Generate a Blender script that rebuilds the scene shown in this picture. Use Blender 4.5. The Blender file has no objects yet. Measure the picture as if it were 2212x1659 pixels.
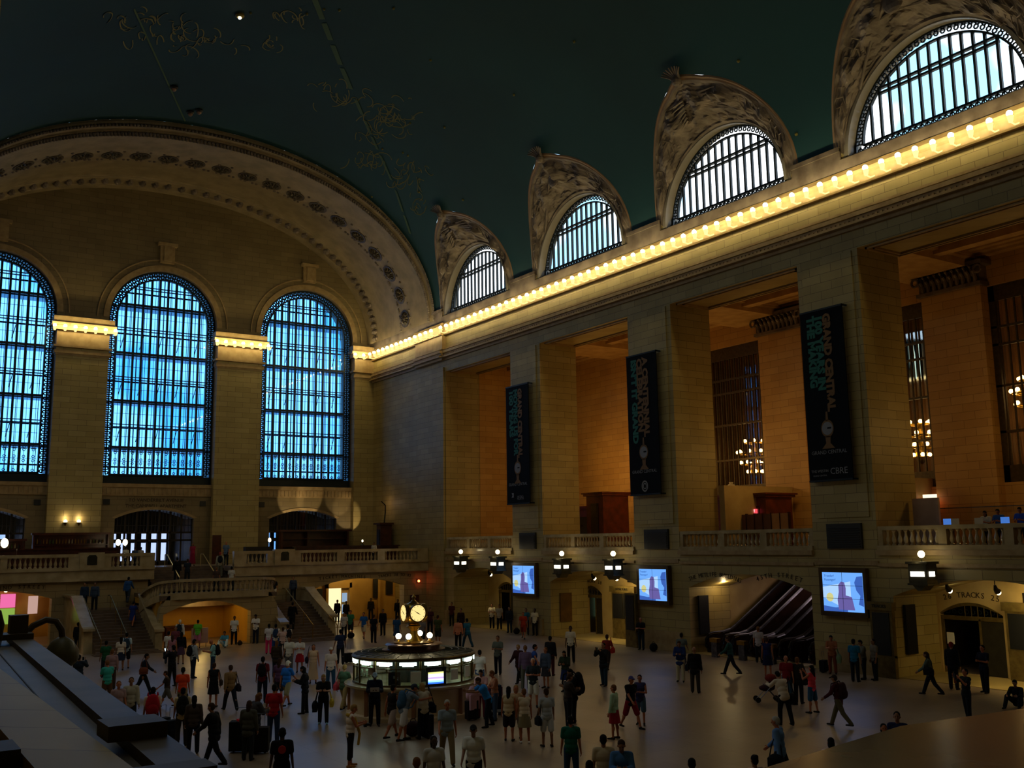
import bpy, bmesh, math, random
from math import sin, cos, pi, sqrt, radians
from mathutils import Vector, Matrix
from mathutils.geometry import tessellate_polygon

random.seed(7)
S = bpy.context.scene
COL = S.collection

# ------------------------------------------------------------------ camera
CAM = Vector((0.0, 0.0, 6.0))
F_PX, YAW, PIT, ROL = 2158.877, 0.58545304, 0.15701912, -0.01495756
FW = Vector((sin(YAW)*cos(PIT), cos(YAW)*cos(PIT), sin(PIT)))
_r = Vector((cos(YAW), -sin(YAW), 0)); _u = _r.cross(FW)
RT = _r*cos(ROL) + _u*sin(ROL); UP = _u*cos(ROL) - _r*sin(ROL)
cd = bpy.data.cameras.new('camera'); co = bpy.data.objects.new('camera', cd); COL.objects.link(co)
cd.sensor_fit = 'HORIZONTAL'; cd.sensor_width = 36; cd.lens = F_PX/2212*36
cd.clip_start = .05; cd.clip_end = 400
m = Matrix.Identity(4)
for i in range(3):
    m[i][0] = RT[i]; m[i][1] = UP[i]; m[i][2] = -FW[i]; m[i][3] = CAM[i]
co.matrix_world = m
S.camera = co

def at(px, py, X=None, Y=None, Z=None):
    "point of the place seen at a photograph pixel, on a plane X, Y or Z"
    d = FW + RT*((px-1106)/F_PX) - UP*((py-829.5)/F_PX)
    if X is not None: t = (X-CAM.x)/d.x
    elif Y is not None: t = (Y-CAM.y)/d.y
    else: t = (Z-CAM.z)/d.z
    return CAM + d*t

# ------------------------------------------------------------------ colour management, world
S.view_settings.view_transform = 'Standard'
S.view_settings.look = 'None'
S.view_settings.exposure = 0.12
S.view_settings.gamma = 1.0
S.view_settings.use_curve_mapping = False
S.cycles.max_bounces = 5
S.cycles.diffuse_bounces = 3
S.cycles.glossy_bounces = 3
S.cycles.transmission_bounces = 4
S.cycles.transparent_max_bounces = 10
S.cycles.caustics_reflective = False
S.cycles.caustics_refractive = False
S.cycles.sample_clamp_indirect = 3.0
S.cycles.use_light_tree = True

def lin(c):
    return c/12.92 if c <= .04045 else ((c+.055)/1.055)**2.4
def rgb(h):
    "sRGB 0-255 triple or hex string -> linear rgba"
    if isinstance(h, str): h = [int(h[i:i+2], 16) for i in (0, 2, 4)]
    return tuple(lin(v/255) for v in h) + (1.0,)

W_SKY = 2.3
w = bpy.data.worlds.new('world'); S.world = w; w.use_nodes = True
nt = w.node_tree; nt.nodes.clear()
out = nt.nodes.new('ShaderNodeOutputWorld'); bg = nt.nodes.new('ShaderNodeBackground')
tc = nt.nodes.new('ShaderNodeTexCoord'); no = nt.nodes.new('ShaderNodeTexNoise'); cr = nt.nodes.new('ShaderNodeValToRGB')
no.inputs['Scale'].default_value = 9.0; no.inputs['Detail'].default_value = 3
cr.color_ramp.elements[0].position = .42; cr.color_ramp.elements[0].color = (.28, .66, .95, 1)
cr.color_ramp.elements[1].position = .50; cr.color_ramp.elements[1].color = (1.0, 1.05, 1.12, 1)
nt.links.new(tc.outputs['Generated'], no.inputs['Vector']); nt.links.new(no.outputs['Fac'], cr.inputs['Fac'])
nt.links.new(cr.outputs['Color'], bg.inputs['Color']); bg.inputs['Strength'].default_value = W_SKY
nt.links.new(bg.outputs[0], out.inputs[0])

def area(name, loc, target, sx, sy, power, color):
    l = bpy.data.lights.new(name, 'AREA'); l.shape = 'RECTANGLE'; l.size = sx; l.size_y = sy
    l.energy = power; l.color = color
    o = bpy.data.objects.new(name, l); COL.objects.link(o); o.location = loc
    o.rotation_euler = (Vector(target)-Vector(loc)).to_track_quat('-Z', 'Y').to_euler()
    return o
# daylight portals: they guide the sky's light through the tall west windows and the north lunettes
for y in (62.4, 49.5, 36.8, 24.1):                                # daylight of the matching south lunettes, across the hall
    area('south_lunette_daylight', (2.3, y, 26.5), (16, y+3, 8), 7.5, 3.6, 320, (.55, .78, 1.0))
def portal(name, loc, target, sx, sy):
    o = area(name, loc, target, sx, sy, 1, (1, 1, 1)); o.data.cycles.is_portal = True
for x in (7.94, 20.05, 32.17): portal('west_window_portal', (x, 83.2, 19.4), (x, 60, 19.4), 8.2, 17.4)
for y in (62.4, 49.5, 36.8, 24.1, 11.4): portal('lunette_portal', (39.1, y, 26.0), (20, y, 26.0), 4.6, 9)

# ------------------------------------------------------------------ materials
MATS = {}
def mat(name, color=(.5,.5,.5,1), rough=.6, metal=0., emit=None, estr=0., spec=.5, alpha=1.):
    if name in MATS: return MATS[name]
    mm = bpy.data.materials.new(name); mm.use_nodes = True
    b = mm.node_tree.nodes['Principled BSDF']
    if isinstance(color, str): color = rgb(color)
    b.inputs['Base Color'].default_value = color
    b.inputs['Roughness'].default_value = rough; b.inputs['Metallic'].default_value = metal
    b.inputs['Specular IOR Level'].default_value = spec
    if emit is not None:
        b.inputs['Emission Color'].default_value = rgb(emit) if isinstance(emit, str) else emit
        b.inputs['Emission Strength'].default_value = estr
    mm.diffuse_color = color
    MATS[name] = mm
    return mm
def noisy(name, c1, c2, scale=3., rough=.6, metal=0., bump=.0, detail=4, spec=.4):
    "procedural two-tone material"
    if name in MATS: return MATS[name]
    mm = mat(name, c1, rough, metal, spec=spec); t = mm.node_tree; b = t.nodes['Principled BSDF']
    g = t.nodes.new('ShaderNodeNewGeometry'); n = t.nodes.new('ShaderNodeTexNoise'); r = t.nodes.new('ShaderNodeValToRGB')
    n.inputs['Scale'].default_value = scale; n.inputs['Detail'].default_value = detail
    r.color_ramp.elements[0].position = .35; r.color_ramp.elements[1].position = .65
    r.color_ramp.elements[0].color = rgb(c1) if isinstance(c1, str) else c1
    r.color_ramp.elements[1].color = rgb(c2) if isinstance(c2, str) else c2
    t.links.new(g.outputs['Position'], n.inputs['Vector']); t.links.new(n.outputs['Fac'], r.inputs['Fac'])
    t.links.new(r.outputs['Color'], b.inputs['Base Color'])
    if bump:
        bp = t.nodes.new('ShaderNodeBump'); bp.inputs['Strength'].default_value = bump; bp.inputs['Distance'].default_value = .05
        t.links.new(n.outputs['Fac'], bp.inputs['Height']); t.links.new(bp.outputs['Normal'], b.inputs['Normal'])
    return mm
def ashlar(name, axis, c1, c2, mortar, bw=1.25, bh=.42, rough=.55, msize=.012, rot=0.):
    "coursed stone blocks laid on a wall plane; axis = the wall's normal"
    if name in MATS: return MATS[name]
    mm = mat(name, c1, rough); t = mm.node_tree; b = t.nodes['Principled BSDF']
    g = t.nodes.new('ShaderNodeNewGeometry'); sp = t.nodes.new('ShaderNodeSeparateXYZ'); cb = t.nodes.new('ShaderNodeCombineXYZ')
    br = t.nodes.new('ShaderNodeTexBrick'); n = t.nodes.new('ShaderNodeTexNoise'); mx = t.nodes.new('ShaderNodeMixRGB')
    t.links.new(g.outputs['Position'], sp.inputs[0])
    ad = t.nodes.new('ShaderNodeMath'); ad.operation = 'ADD'          # X+Y runs along walls of either direction, corners included
    t.links.new(sp.outputs['X'], ad.inputs[0]); t.links.new(sp.outputs['Y'], ad.inputs[1])
    t.links.new(ad.outputs[0], cb.inputs['X']); t.links.new(sp.outputs['Z'], cb.inputs['Y'])
    mp = t.nodes.new('ShaderNodeMapping'); mp.inputs['Rotation'].default_value[2] = rot
    t.links.new(cb.outputs[0], mp.inputs['Vector']); t.links.new(mp.outputs[0], br.inputs['Vector'])
    br.inputs['Scale'].default_value = 1.0; br.inputs['Brick Width'].default_value = bw; br.inputs['Row Height'].default_value = bh
    br.inputs['Mortar Size'].default_value = msize; br.inputs['Mortar Smooth'].default_value = .3
    br.inputs['Color1'].default_value = rgb(c1); br.inputs['Color2'].default_value = rgb(c2); br.inputs['Mortar'].default_value = rgb(mortar)
    n.inputs['Scale'].default_value = .5; n.inputs['Detail'].default_value = 5
    t.links.new(g.outputs['Position'], n.inputs['Vector'])
    mx.blend_type = 'MULTIPLY'; mx.inputs['Fac'].default_value = .45
    rr = t.nodes.new('ShaderNodeValToRGB'); rr.color_ramp.elements[0].position = .3; rr.color_ramp.elements[0].color = (.55,.5,.45,1); rr.color_ramp.elements[1].position = .7
    t.links.new(n.outputs['Fac'], rr.inputs['Fac']); t.links.new(br.outputs['Color'], mx.inputs[1]); t.links.new(rr.outputs['Color'], mx.inputs[2])
    t.links.new(mx.outputs[0], b.inputs['Base Color'])
    bp = t.nodes.new('ShaderNodeBump'); bp.inputs['Strength'].default_value = .3; bp.inputs['Distance'].default_value = .02; bp.invert = True
    t.links.new(br.outputs['Fac'], bp.inputs['Height']); t.links.new(bp.outputs['Normal'], b.inputs['Normal'])
    return mm
def glow(name, color, strength):
    if name in MATS: return MATS[name]
    mm = bpy.data.materials.new(name); mm.use_nodes = True; t = mm.node_tree; t.nodes.clear()
    e = t.nodes.new('ShaderNodeEmission'); o = t.nodes.new('ShaderNodeOutputMaterial')
    e.inputs['Color'].default_value = rgb(color) if isinstance(color, str) else color
    e.inputs['Strength'].default_value = strength; t.links.new(e.outputs[0], o.inputs[0])
    MATS[name] = mm; return mm
def glass(name, tint, gloss=.12):
    "thin pane: tinted see-through with a faint reflection"
    if name in MATS: return MATS[name]
    mm = bpy.data.materials.new(name); mm.use_nodes = True; t = mm.node_tree; t.nodes.clear()
    tr = t.nodes.new('ShaderNodeBsdfTransparent'); gl = t.nodes.new('ShaderNodeBsdfGlossy'); mx = t.nodes.new('ShaderNodeMixShader')
    o = t.nodes.new('ShaderNodeOutputMaterial')
    tr.inputs[0].default_value = rgb(tint) if isinstance(tint, str) else tint
    gl.inputs['Roughness'].default_value = .03; mx.inputs[0].default_value = gloss
    t.links.new(tr.outputs[0], mx.inputs[1]); t.links.new(gl.outputs[0], mx.inputs[2]); t.links.new(mx.outputs[0], o.inputs[0])
    MATS[name] = mm; return mm

STX = ashlar('limestone_x', 'X', 'b39f68', 'a49057', '6b5834')
STY = ashlar('limestone_y', 'Y', 'b39f68', 'a49057', '6b5834')
PLAIN = noisy('limestone_plain', 'ad9468', '9c8257', 1.2, .6, bump=.05)
ALC_X = ashlar('alcove_stone_x', 'X', 'c79a55', 'b98a45', '8a6430')
ALC_Y = ashlar('alcove_stone_y', 'Y', 'c79a55', 'b98a45', '8a6430')
TRIM = noisy('stone_trim', 'a88e63', '94794f', 2.5, .55, bump=.1)
CARVE = noisy('carved_stone', '7d6e62', '54473d', 1.1, .6, bump=.25)
SRIM = noisy('severy_rim', '8f7052', '7a5e44', .8, .6)
TYMP = ashlar('tympanum_stone', 'Y', '85724c', '7a6843', '5a4a2e')
MARBLE = noisy('marble_rail', 'b3a07c', '9c8862', 1.6, .22, bump=0)
TEAL = noisy('ceiling_teal', '0b3b44', '08333c', .12, .8)
GOLD = mat('gold_leaf', '8f7a34', .45, .3)
BRONZE = noisy('dark_bronze', '2a2a1e', '3a3626', 3, .4, .6)
BRASS = noisy('brass', 'a5802f', '8a6a24', 4, .28, .9)
IRON = mat('window_iron', '141e24', .5, .4)
BLACK = mat('black_panel', '0c0c0c', .45)
WOOD = noisy('dark_wood', '4a1d0c', '331206', 3, .35)
STEP = noisy('stair_stone', '6e5a48', '5c4a3c', 3, .5)
DARKW = mat('dark_doorway', '15100a', .7)

def floor_mat():
    mm = mat('floor_marble', '9c8468', .24, spec=.8); t = mm.node_tree; b = t.nodes['Principled BSDF']
    g = t.nodes.new('ShaderNodeNewGeometry'); n = t.nodes.new('ShaderNodeTexNoise'); r = t.nodes.new('ShaderNodeValToRGB')
    n.inputs['Scale'].default_value = .35; n.inputs['Detail'].default_value = 6; n.inputs['Distortion'].default_value = .4
    e = r.color_ramp.elements; e[0].position = .35; e[0].color = rgb('857260'); e[1].position = .68; e[1].color = rgb('a08e7a')
    br = t.nodes.new('ShaderNodeTexBrick'); br.offset = 0
    for k, v in (('Scale', 1.), ('Brick Width', 1.2), ('Row Height', 1.2), ('Mortar Size', .006)): br.inputs[k].default_value = v
    br.inputs['Color1'].default_value = (1,1,1,1); br.inputs['Color2'].default_value = (.88,.86,.84,1); br.inputs['Mortar'].default_value = (.55,.5,.45,1)
    mx = t.nodes.new('ShaderNodeMixRGB'); mx.blend_type = 'MULTIPLY'; mx.inputs['Fac'].default_value = 1
    t.links.new(g.outputs['Position'], n.inputs['Vector']); t.links.new(g.outputs['Position'], br.inputs['Vector'])
    t.links.new(n.outputs['Fac'], r.inputs['Fac']); t.links.new(r.outputs['Color'], mx.inputs[1]); t.links.new(br.outputs['Color'], mx.inputs[2])
    t.links.new(mx.outputs[0], b.inputs['Base Color'])
    r2_ = t.nodes.new('ShaderNodeMapRange'); r2_.inputs['To Min'].default_value = .26; r2_.inputs['To Max'].default_value = .46
    t.links.new(n.outputs['Fac'], r2_.inputs['Value']); t.links.new(r2_.outputs[0], b.inputs['Roughness'])
    return mm
FLOOR = floor_mat()

# ------------------------------------------------------------------ mesh helpers
class MB:
    "collects shapes for one mesh"
    def __init__(s): s.v = []; s.f = []
    def add(s, vs, fs):
        o = len(s.v); s.v += [tuple(v) for v in vs]; s.f += [tuple(o+i for i in f) for f in fs]; return s
    def box(s, x0, x1, y0, y1, z0, z1):
        return s.add([(x0,y0,z0),(x1,y0,z0),(x1,y1,z0),(x0,y1,z0),(x0,y0,z1),(x1,y0,z1),(x1,y1,z1),(x0,y1,z1)],
                     [(0,3,2,1),(4,5,6,7),(0,1,5,4),(1,2,6,5),(2,3,7,6),(3,0,4,7)])
    def cbox(s, c, sx, sy, sz): return s.box(c[0]-sx/2, c[0]+sx/2, c[1]-sy/2, c[1]+sy/2, c[2], c[2]+sz)
    def lathe(s, prof, c=(0,0,0), n=12, a0=0, cap=True):
        vs = []; fs = []
        for r_, z in prof:
            for i in range(n):
                a = a0+2*pi*i/n; vs.append((c[0]+r_*cos(a), c[1]+r_*sin(a), c[2]+z))
        for j in range(len(prof)-1):
            for i in range(n):
                k = (i+1) % n; fs.append((j*n+i, j*n+k, (j+1)*n+k, (j+1)*n+i))
        if cap:
            fs.append(tuple(range(n-1, -1, -1))); fs.append(tuple((len(prof)-1)*n+i for i in range(n)))
        return s.add(vs, fs)
    def ball(s, c, r_, n=10, sz=1., sx=1., sy=1.):
        m_ = max(4, n//2+1); vs = [(c[0], c[1], c[2]-r_*sz)]; fs = []
        for j in range(1, m_):
            t = -pi/2+pi*j/m_
            for i in range(n):
                a = 2*pi*i/n; vs.append((c[0]+r_*sx*cos(t)*cos(a), c[1]+r_*sy*cos(t)*sin(a), c[2]+r_*sz*sin(t)))
        vs.append((c[0], c[1], c[2]+r_*sz)); L = len(vs)-1
        for i in range(n):
            k = (i+1) % n; fs.append((0, 1+k, 1+i)); fs.append((L, L-n+i, L-n+k))
            for j in range(m_-2): fs.append((1+j*n+i, 1+j*n+k, 1+(j+1)*n+k, 1+(j+1)*n+i))
        return s.add(vs, fs)
    def tube(s, pts, r_, n=8, r1=None):
        pts = [Vector(p) for p in pts]; vs = []; fs = []; N = len(pts)
        ref = Vector((0,0,1))
        if abs((pts[-1]-pts[0]).normalized().z) > .9: ref = Vector((1,0,0))
        for j, p in enumerate(pts):
            d = (pts[min(j+1, N-1)]-pts[max(j-1, 0)]).normalized(); a = d.cross(ref).normalized(); b = d.cross(a)
            rr = r_ if r1 is None else r_+(r1-r_)*j/(N-1)
            for i in range(n):
                t = 2*pi*i/n; vs.append(p+a*rr*cos(t)+b*rr*sin(t))
        for j in range(N-1):
            for i in range(n):
                k = (i+1) % n; fs.append((j*n+i, j*n+k, (j+1)*n+k, (j+1)*n+i))
        fs.append(tuple(range(n-1, -1, -1))); fs.append(tuple((N-1)*n+i for i in range(n)))
        return s.add(vs, fs)
    def cap(s, a, b, ra, rb, n=10):
        "tapered limb with round ends"
        a = Vector(a); b = Vector(b); d = (b-a); L = d.length
        d = d/L if L > 1e-6 else Vector((0,0,1))
        ref = Vector((0,0,1)) if abs(d.z) < .9 else Vector((1,0,0))
        u = d.cross(ref).normalized(); v = d.cross(u); rings = []
        for t in (-.999, -.7, -.35): rings.append((a+d*ra*t, ra*sqrt(1-t*t)))
        rings.append((a, ra)); rings.append((b, rb))
        for t in (.35, .7, .999): rings.append((b+d*rb*t, rb*sqrt(1-t*t)))
        vs = []; fs = []
        for p, r_ in rings:
            for i in range(n):
                t = 2*pi*i/n; vs.append(p+u*r_*cos(t)+v*r_*sin(t))
        for j in range(len(rings)-1):
            for i in range(n):
                k = (i+1) % n; fs.append((j*n+i, (j+1)*n+i, (j+1)*n+k, j*n+k))
        fs.append(tuple(range(n))); fs.append(tuple((len(rings)-1)*n+i for i in range(n-1, -1, -1)))
        return s.add(vs, fs)
    def prism(s, poly, d0, d1, plane='X'):
        "closed polygon extruded between two depths"
        n = len(poly)
        def P(p, d):
            return {'X': (d, p[0], p[1]), 'Y': (p[0], d, p[1]), 'Z': (p[0], p[1], d)}[plane]
        return s.add([P(p, d0) for p in poly]+[P(p, d1) for p in poly],
              [tuple(range(n)), tuple(range(2*n-1, n-1, -1))]+[(i, (i+1) % n, n+(i+1) % n, n+i) for i in range(n)])
    def plate(s, outer, holes, d0, d1, plane='X'):
        loops = [outer]+holes
        P = lambda p, d: {'X': (d, p[0], p[1]), 'Y': (p[0], d, p[1]), 'Z': (p[0], p[1], d)}[plane]
        tri = tessellate_polygon([[Vector((p[0], p[1], 0)) for p in l] for l in loops])
        allp = [p for l in loops for p in l]; n = len(allp)
        fs = [tuple(t) for t in tri]+[tuple(n+i for i in reversed(t)) for t in tri]; o = 0
        for l in loops:
            m_ = len(l)
            for i in range(m_): fs.append((o+i, o+(i+1) % m_, n+o+(i+1) % m_, n+o+i))
            o += m_
        return s.add([P(p, d0) for p in allp]+[P(p, d1) for p in allp], fs)
    def build(s, name, material=None, parent=None, smooth=False, loc=None, fix=True):
        me = bpy.data.meshes.new(name); me.from_pydata(s.v, [], s.f); me.update()
        if fix:
            bm = bmesh.new(); bm.from_mesh(me); bmesh.ops.recalc_face_normals(bm, faces=bm.faces); bm.to_mesh(me); bm.free()
        if smooth:
            me.polygons.foreach_set('use_smooth', [True]*len(me.polygons))
            try: me.set_sharp_from_angle(angle=radians(40))
            except Exception: pass
        o = bpy.data.objects.new(name, me); COL.objects.link(o)
        if material: me.materials.append(material)
        if parent is not None:
            o.parent = parent
        if loc is not None: o.location = loc
        return o
def tag(o, label=None, cat=None, group=None, kind=None):
    if label: o['label'] = label
    if cat: o['category'] = cat
    if group: o['group'] = group
    if kind: o['kind'] = kind
    return o
def empty(name, loc=(0,0,0), rz=0., label=None, cat=None, group=None, kind=None):
    o = bpy.data.objects.new(name, None); COL.objects.link(o); o.location = loc; o.rotation_euler[2] = rz
    o.empty_display_size = .2
    return tag(o, label, cat, group, kind)
def copy_tree(o, parent=None):
    c = o.copy(); COL.objects.link(c)
    if parent is not None: c.parent = parent
    for ch in list(o.children):
        copy_tree(ch, c)
    return c
def struct(o): o['kind'] = 'structure'; return o
def rel(root, o):
    "keep a child modelled in world coordinates in place under its (translated) root"
    o.matrix_parent_inverse = root.matrix_basis.inverted(); return o
def text(name, body, size, origin, xdir, ydir, material, parent=None, align='CENTER', depth=.01, weight=0., sx=1.):
    cu = bpy.data.curves.new(name, 'FONT'); cu.body = body; cu.size = size; cu.align_x = align; cu.align_y = 'CENTER'
    cu.extrude = depth; cu.offset = weight; cu.resolution_u = 2
    to = bpy.data.objects.new(name, cu); COL.objects.link(to)
    dg = bpy.context.evaluated_depsgraph_get(); me = bpy.data.meshes.new_from_object(to.evaluated_get(dg))
    bpy.data.objects.remove(to); me.materials.clear(); me.materials.append(material)
    x = Vector(xdir); y = Vector(ydir); z = x.cross(y); M = Matrix.Identity(4)
    for i in range(3): M[i][0] = x[i]*sx; M[i][1] = y[i]; M[i][2] = z[i]; M[i][3] = origin[i]
    me.transform(M); o = bpy.data.objects.new(name, me); COL.objects.link(o)
    if parent is not None: o.parent = parent; rel(parent, o)
    return o
def arc_text(body, size, cx, cz, half, sag, fn, xdir, material, parent, name='inscription'):
    "letters following a shallow arch; fn(u,z)->point"
    n = len(body); mes = []
    g = MB()
    for i, ch in enumerate(body):
        if ch == ' ': continue
        u = -half+2*half*(i+.5)/n; z = cz-sag*(u/half)**2; sl = -2*sag*u/half**2
        c_ = 1/sqrt(1+sl*sl); s_ = sl*c_
        xd = Vector(xdir)*c_+Vector((0,0,s_)); yd = Vector(xdir)*(-s_)+Vector((0,0,c_))
        t = text('t', ch, size, fn(cx+u, z), xd, yd, material)
        g.add([v.co for v in t.data.vertices], [tuple(p.vertices) for p in t.data.polygons]); bpy.data.objects.remove(t)
    o = g.build(name, material, parent, fix=False)
    if parent is not None: rel(parent, o)
    return o

XR, XL, YE = 38.2, 1.9, 80.4
XC, A0, B0, ZS = 20.05, 18.15, 12.15, 23.6
NEXP = 2.08
def vault(s, a=A0, b=B0, xc=XC, zs=ZS):
    "point on the vault section for angle s (0 = right springing, pi = left)"
    c, t = cos(s), sin(s)
    return (xc+a*math.copysign(abs(c)**(2/NEXP), c), zs+b*abs(t)**(2/NEXP))
def vault_s(z, b=B0, zs=ZS): return math.asin(min(1, ((z-zs)/b)**(NEXP/2)))

# ================================================================== THE SHELL
BAYS = [62.4, 49.6, 36.65, 23.9, 11.1]          # openings of the north wall
LUN = [62.4, 49.52, 36.8, 24.1, 11.4]           # lunettes above them
def arch_poly(cx, half, z0, zsp, zcr, n=16, p=2):
    pts = [(cx-half, z0), (cx+half, z0)]
    for i in range(n+1):
        u = 1-2*i/n; pts.append((cx+half*u, zsp+(zcr-zsp)*(1-abs(u)**p)))
    return pts
def round_poly(cx, half, z0, zsp, h, n=24, flip=False):
    pts = [(cx-half, z0), (cx+half, z0)]
    for i in range(n+1):
        a = pi*i/n; pts.append((cx+half*cos(a), zsp+h*sin(a)))
    return pts
def arc_pts(cx, half, zsp, h, n=32, a0=0., a1=pi):
    return [(cx+half*cos(a0+(a1-a0)*i/n), zsp+h*sin(a0+(a1-a0)*i/n)) for i in range(n+1)]

# floor, with the recesses behind the arches
f = MB().box(-5, 48, -5, 84, -.3, 0).build('floor', FLOOR); struct(f)
LOWA = [(61.9, 4.0), (49.25, 4.25), (36.5, 4.15), (23.7, 4.2), (10.9, 4.15)]     # lower arches (centre, half width)

# north wall: one plate pierced by the gallery bays and the lower arches
outer = [(-4, 0), (YE+2, 0), (YE+2, 24.3)]
for y in LUN:
    outer += [(y+4.45, 24.3), (y+4.45, 23.7), (y-4.45, 23.7), (y-4.45, 24.3)]
outer += [(-4, 24.3)]
holes = [[(y-4.6, 5.4), (y+4.6, 5.4), (y+4.6, 19.26), (y-4.6, 19.26)] for y in BAYS]
holes += [arch_poly(y, h, .02, 3.45, 4.22) for y, h in LOWA]
wr = MB().plate(outer, holes, XR, XR+3.05, 'X').build('wall_right', STX); struct(wr)
pl = MB()                                                           # shallow plinth courses and rusticated strips on the piers
for y in (56.05, 43.05, 30.25, 17.45, 68.9):
    w_ = 1.75 if y < 68 else 2.2
    pl.box(XR-.14, XR, y-w_, y+w_, 0, 1.05); pl.box(XR-.2, XR, y-w_-.03, y+w_+.03, 0, .35)
    pl.box(XR-.09, XR, y-w_, y+w_, 4.75, 4.95)
o = pl.build('trim_1', TRIM, fix=True); struct(o)
rv = MB()
for y in (56.05, 43.05, 30.25, 17.45):                              # raised pilaster face
    rv.box(XR-.07, XR, y-1.45, y+1.45, 6.9, 19.2)
rv.box(XR-.16, XR, 67.1, 71.2, 0, 19.6)
struct(rv.build('trim_2', STX))

# cornice of the north wall
def cornice(mb, y0, y1, dx=0.):
    prof = [(0, 22.1), (.22, 22.1), (.26, 22.18), (.28, 22.5), (.34, 22.62), (.38, 22.78), (.32, 22.86), (.22, 23.05), (.1, 23.1), (0, 23.1)]
    mb.prism([(XR-dx-a, z) for a, z in prof], y0, y1, 'Y')
    for a, z0, z1 in ((.14, 20.98, 21.1), (.34, 20.66, 20.86), (.22, 20.5, 20.66), (.42, 20.3, 20.42), (.16, 20.12, 20.3)):
        mb.box(XR-dx-a, XR, y0, y1, z0, z1)
    mb.box(XR-dx-.12, XR, y0, y1, 21.1, 22.1) if dx else None
c = MB(); cornice(c, -4, 66.9); cornice(c, 66.9, 71.4, .22); cornice(c, 71.4, YE)
struct(c.build('trim_3', TRIM))
d = MB(); y = 6.
while y < 80:                                                       # dentil band under the lamps' frieze
    d.box(XR-.3, XR-.05, y, y+.12, 20.44, 20.54); y += .26
struct(d.build('trim_4', TRIM))
bl = MB()
for a, b_ in [(-4, LUN[4]-4.9)]+[(LUN[i+1]+4.9, LUN[i]-4.9) for i in (3, 2, 1, 0)]+[(LUN[0]+4.9, YE)]:
    bl.box(XR-.12, XR, a, b_, 23.1, 24.28); bl.box(XR-.2, XR, a, b_, 24.1, 24.32)
for y in LUN: bl.box(XR-.12, XR, y-4.9, y+4.9, 23.1, 23.68)
struct(bl.build('trim_5', CARVE))

# ceiling: barrel vault cut by the lunette severies on the north side
SV_W, SV_H, SV_Z = 5.27, 5.95, 24.3
ys = set()
for yc in LUN:
    for i in range(33): ys.add(round(yc+SV_W*cos(pi*i/32), 4))
for i in range(74): ys.add(-4+i*1.0)
ys.add(68.7); ys = sorted(v_ for v_ in ys if -4 <= v_ <= 68.7)
def severy_z(y):
    for yc in LUN:
        u = (y-yc)/SV_W
        if abs(u) < 1: return SV_Z+SV_H*sqrt(1-u*u)+.25*max(0, 1-abs(u)*4)
    return SV_Z
v = MB(); NR = 60
for y in ys:
    s0 = vault_s(severy_z(y))
    for j in range(NR+1):
        s_ = s0+(pi-s0)*j/NR; x, z = vault(s_); v.v.append((x, y, z))
for i in range(len(ys)-1):
    for j in range(NR):
        a = i*(NR+1)+j; v.f.append((a, a+1, a+NR+2, a+NR+1))
ceil = v.build('ceiling', TEAL, smooth=True, fix=False); struct(ceil)

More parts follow.
